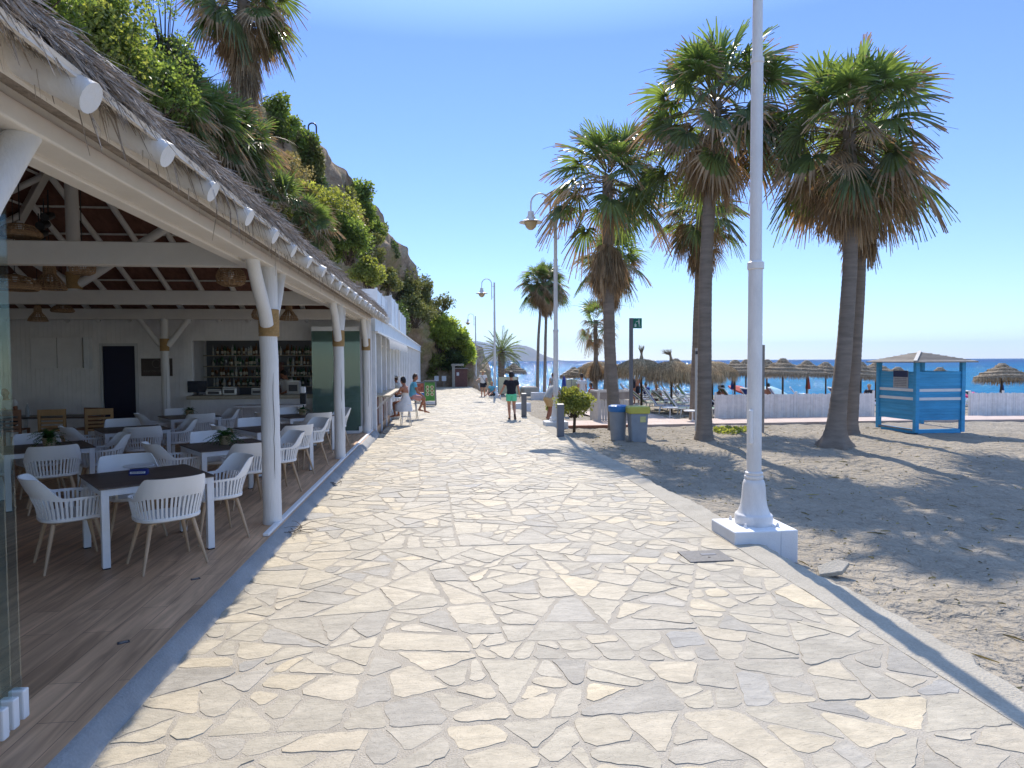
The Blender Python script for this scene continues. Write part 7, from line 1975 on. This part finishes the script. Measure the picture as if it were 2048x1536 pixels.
# people on the beach
GB = 'people on the beach'
SITLOW = {k: (v[0], v[1], v[2] - .45) for k, v in SEAT.items()}; SITLOW.update(knL=(-.13, .45, .48), knR=(.13, .45, .48), anL=(-.12, .75, .36), anR=(.12, .75, .36), toL=(-.13, .92, .40), toR=(.13, .92, .40), wrL=(-.15, .42, .55), wrR=(.15, .42, .55))
def bp_(px, py, Y, rz, pose, lab, skin, top, bot, **kw):
    x = atY(px, py, Y).x; return person(lab, (x, Y, zsand(x, Y)), rz, pose, skin, top, bot, kw.pop('hair', ('hair', .01)), kw.pop('hat', None), .024, kw.pop('h', 1.7), group=GB, hands=False, **kw)
bp_(1164, 775, 29, R(20), dict(face=(.5, 1, -.2)), 'person in a long white shirt standing behind the round bush', 'skin', 'shirt_white', 'shirt_white', hair=('hair_brown', .01))
bp_(1266, 775, 34, R(30), {}, 'woman in a black swimsuit standing right of the litter signpost', 'skin_tan', 'shirt_navy', None, sleeve=0, female=True)
bp_(1273, 770, 35, R(-20), {}, 'second bather standing beside the woman in black', 'skin_tan', None, 'shorts_dark')
bp_(1313, 780, 30, R(160), SITLOW, 'person with pale hair sitting among the loungers', 'skin_tan', 'shirt_grey', 'shorts_dark', hair=('hat_straw', .015))
bp_(1437, 780, 27.5, R(200), SITLOW, 'bather sitting right of the tallest palm trunk with grey hair', 'skin', None, 'shorts_dark', hair=('grey_post', .01))
bp_(1449, 780, 27, R(30), SITLOW, 'dark-haired bare-backed bather sitting behind the fence end', 'skin_tan', None, 'shorts_dark')
bp_(1293, 790, 36, R(10), SITLOW, 'bather in purple shade under the upright tied-top parasol', 'skin_tan', 'cloth_blue', 'shorts_dark')
bp_(1106, 775, 38, R(15), {}, 'dark-haired bather standing left of the second lamp pole', 'skin', 'shirt_grey', 'shorts_dark')
bp_(985, 770, 40, R(150), SITLOW, 'person in an orange cap and blue shirt sitting by the third lamp', 'skin', 'shirt_blue', 'shorts_dark', hair=('hat_straw', .012))
bp_(1185, 785, 33, R(100), SITLOW, 'bather in red resting on the lounger beside the person in white', 'skin_tan', 'cloth_red', 'shorts_dark')
bp_(1536, 775, 32, R(-40), SITLOW, 'tanned bather sitting right of the nearest lamp pole', 'skin_tan', None, 'cloth_red')
bp_(1740, 775, 31, R(120), SITLOW, 'bather in a dark top sitting left of the blue cabin', 'skin', 'shorts_dark', 'cloth_red', hair=('hat_straw', .01))
# ------------------------------------------------------------------ the summer haze over the sea, one closed box of thin air
hm = bpy.data.materials.new('haze'); hm.use_nodes = True; hn = hm.node_tree; hn.nodes.clear()
ho = hn.nodes.new('ShaderNodeOutputMaterial'); hv = hn.nodes.new('ShaderNodeVolumePrincipled')
hv.inputs['Color'].default_value = (.62, .78, 1.0, 1); hv.inputs['Density'].default_value = .00006; hv.inputs['Anisotropy'].default_value = 0.0
hn.links.new(hv.outputs[0], ho.inputs['Volume'])
o = MB().span((-14000, -300, SEA - 8), (14000, 15000, 420)).build('haze', hm); o['kind'] = 'stuff'
# ------------------------------------------------------------------ sky and sun
SUN_EL, SUN_AZ = R(46), R(5.2)                  # azimuth east of +Y
w = bpy.data.worlds.new('World'); S.world = w; w.use_nodes = True
nt = w.node_tree; bg = nt.nodes['Background']
sk = nt.nodes.new('ShaderNodeTexSky'); sk.sky_type = 'NISHITA'; sk.sun_disc = False
sk.sun_elevation = SUN_EL; sk.sun_rotation = SUN_AZ; sk.altitude = 0; sk.air_density = 1.0; sk.dust_density = 0.0; sk.ozone_density = 2.5
mx = nt.nodes.new('ShaderNodeMix'); mx.data_type = 'RGBA'; mx.blend_type = 'MULTIPLY'; mx.inputs['Factor'].default_value = 1
mx.inputs['B'].default_value = (.70, .76, 1.0, 1)
# dim the lower sky, boost the unseen sky overhead as added light for shade
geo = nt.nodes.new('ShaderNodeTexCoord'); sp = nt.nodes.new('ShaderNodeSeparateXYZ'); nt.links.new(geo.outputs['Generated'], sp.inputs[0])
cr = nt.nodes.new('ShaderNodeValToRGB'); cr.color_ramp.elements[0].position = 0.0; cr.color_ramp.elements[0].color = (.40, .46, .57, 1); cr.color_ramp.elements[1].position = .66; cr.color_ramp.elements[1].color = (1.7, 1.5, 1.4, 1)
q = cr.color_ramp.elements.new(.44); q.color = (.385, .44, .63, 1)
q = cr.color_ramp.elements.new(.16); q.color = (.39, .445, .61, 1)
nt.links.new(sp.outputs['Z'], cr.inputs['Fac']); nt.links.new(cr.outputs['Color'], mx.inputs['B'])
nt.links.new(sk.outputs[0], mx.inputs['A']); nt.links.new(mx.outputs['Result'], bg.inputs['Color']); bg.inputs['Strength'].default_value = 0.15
ld = bpy.data.lights.new('sun', 'SUN'); ld.energy = 2.85; ld.angle = R(.5); ld.color = (1, .915, .80)
lo = bpy.data.objects.new('sun', ld); C.objects.link(lo)
dirn = Vector((math.sin(SUN_AZ) * math.cos(SUN_EL), math.cos(SUN_AZ) * math.cos(SUN_EL), math.sin(SUN_EL)))
lo.rotation_euler = (-dirn).to_track_quat('-Z', 'Y').to_euler()
lo.location = (5, 40, 50)
S.view_settings.view_transform = 'Standard'; S.view_settings.look = 'None'; S.view_settings.gamma = 1.0
S.view_settings.exposure = 1.12
S.render.engine = 'CYCLES'
S.cycles.use_denoising = True
S.cycles.max_bounces = 8; S.cycles.diffuse_bounces = 4; S.cycles.transparent_max_bounces = 16
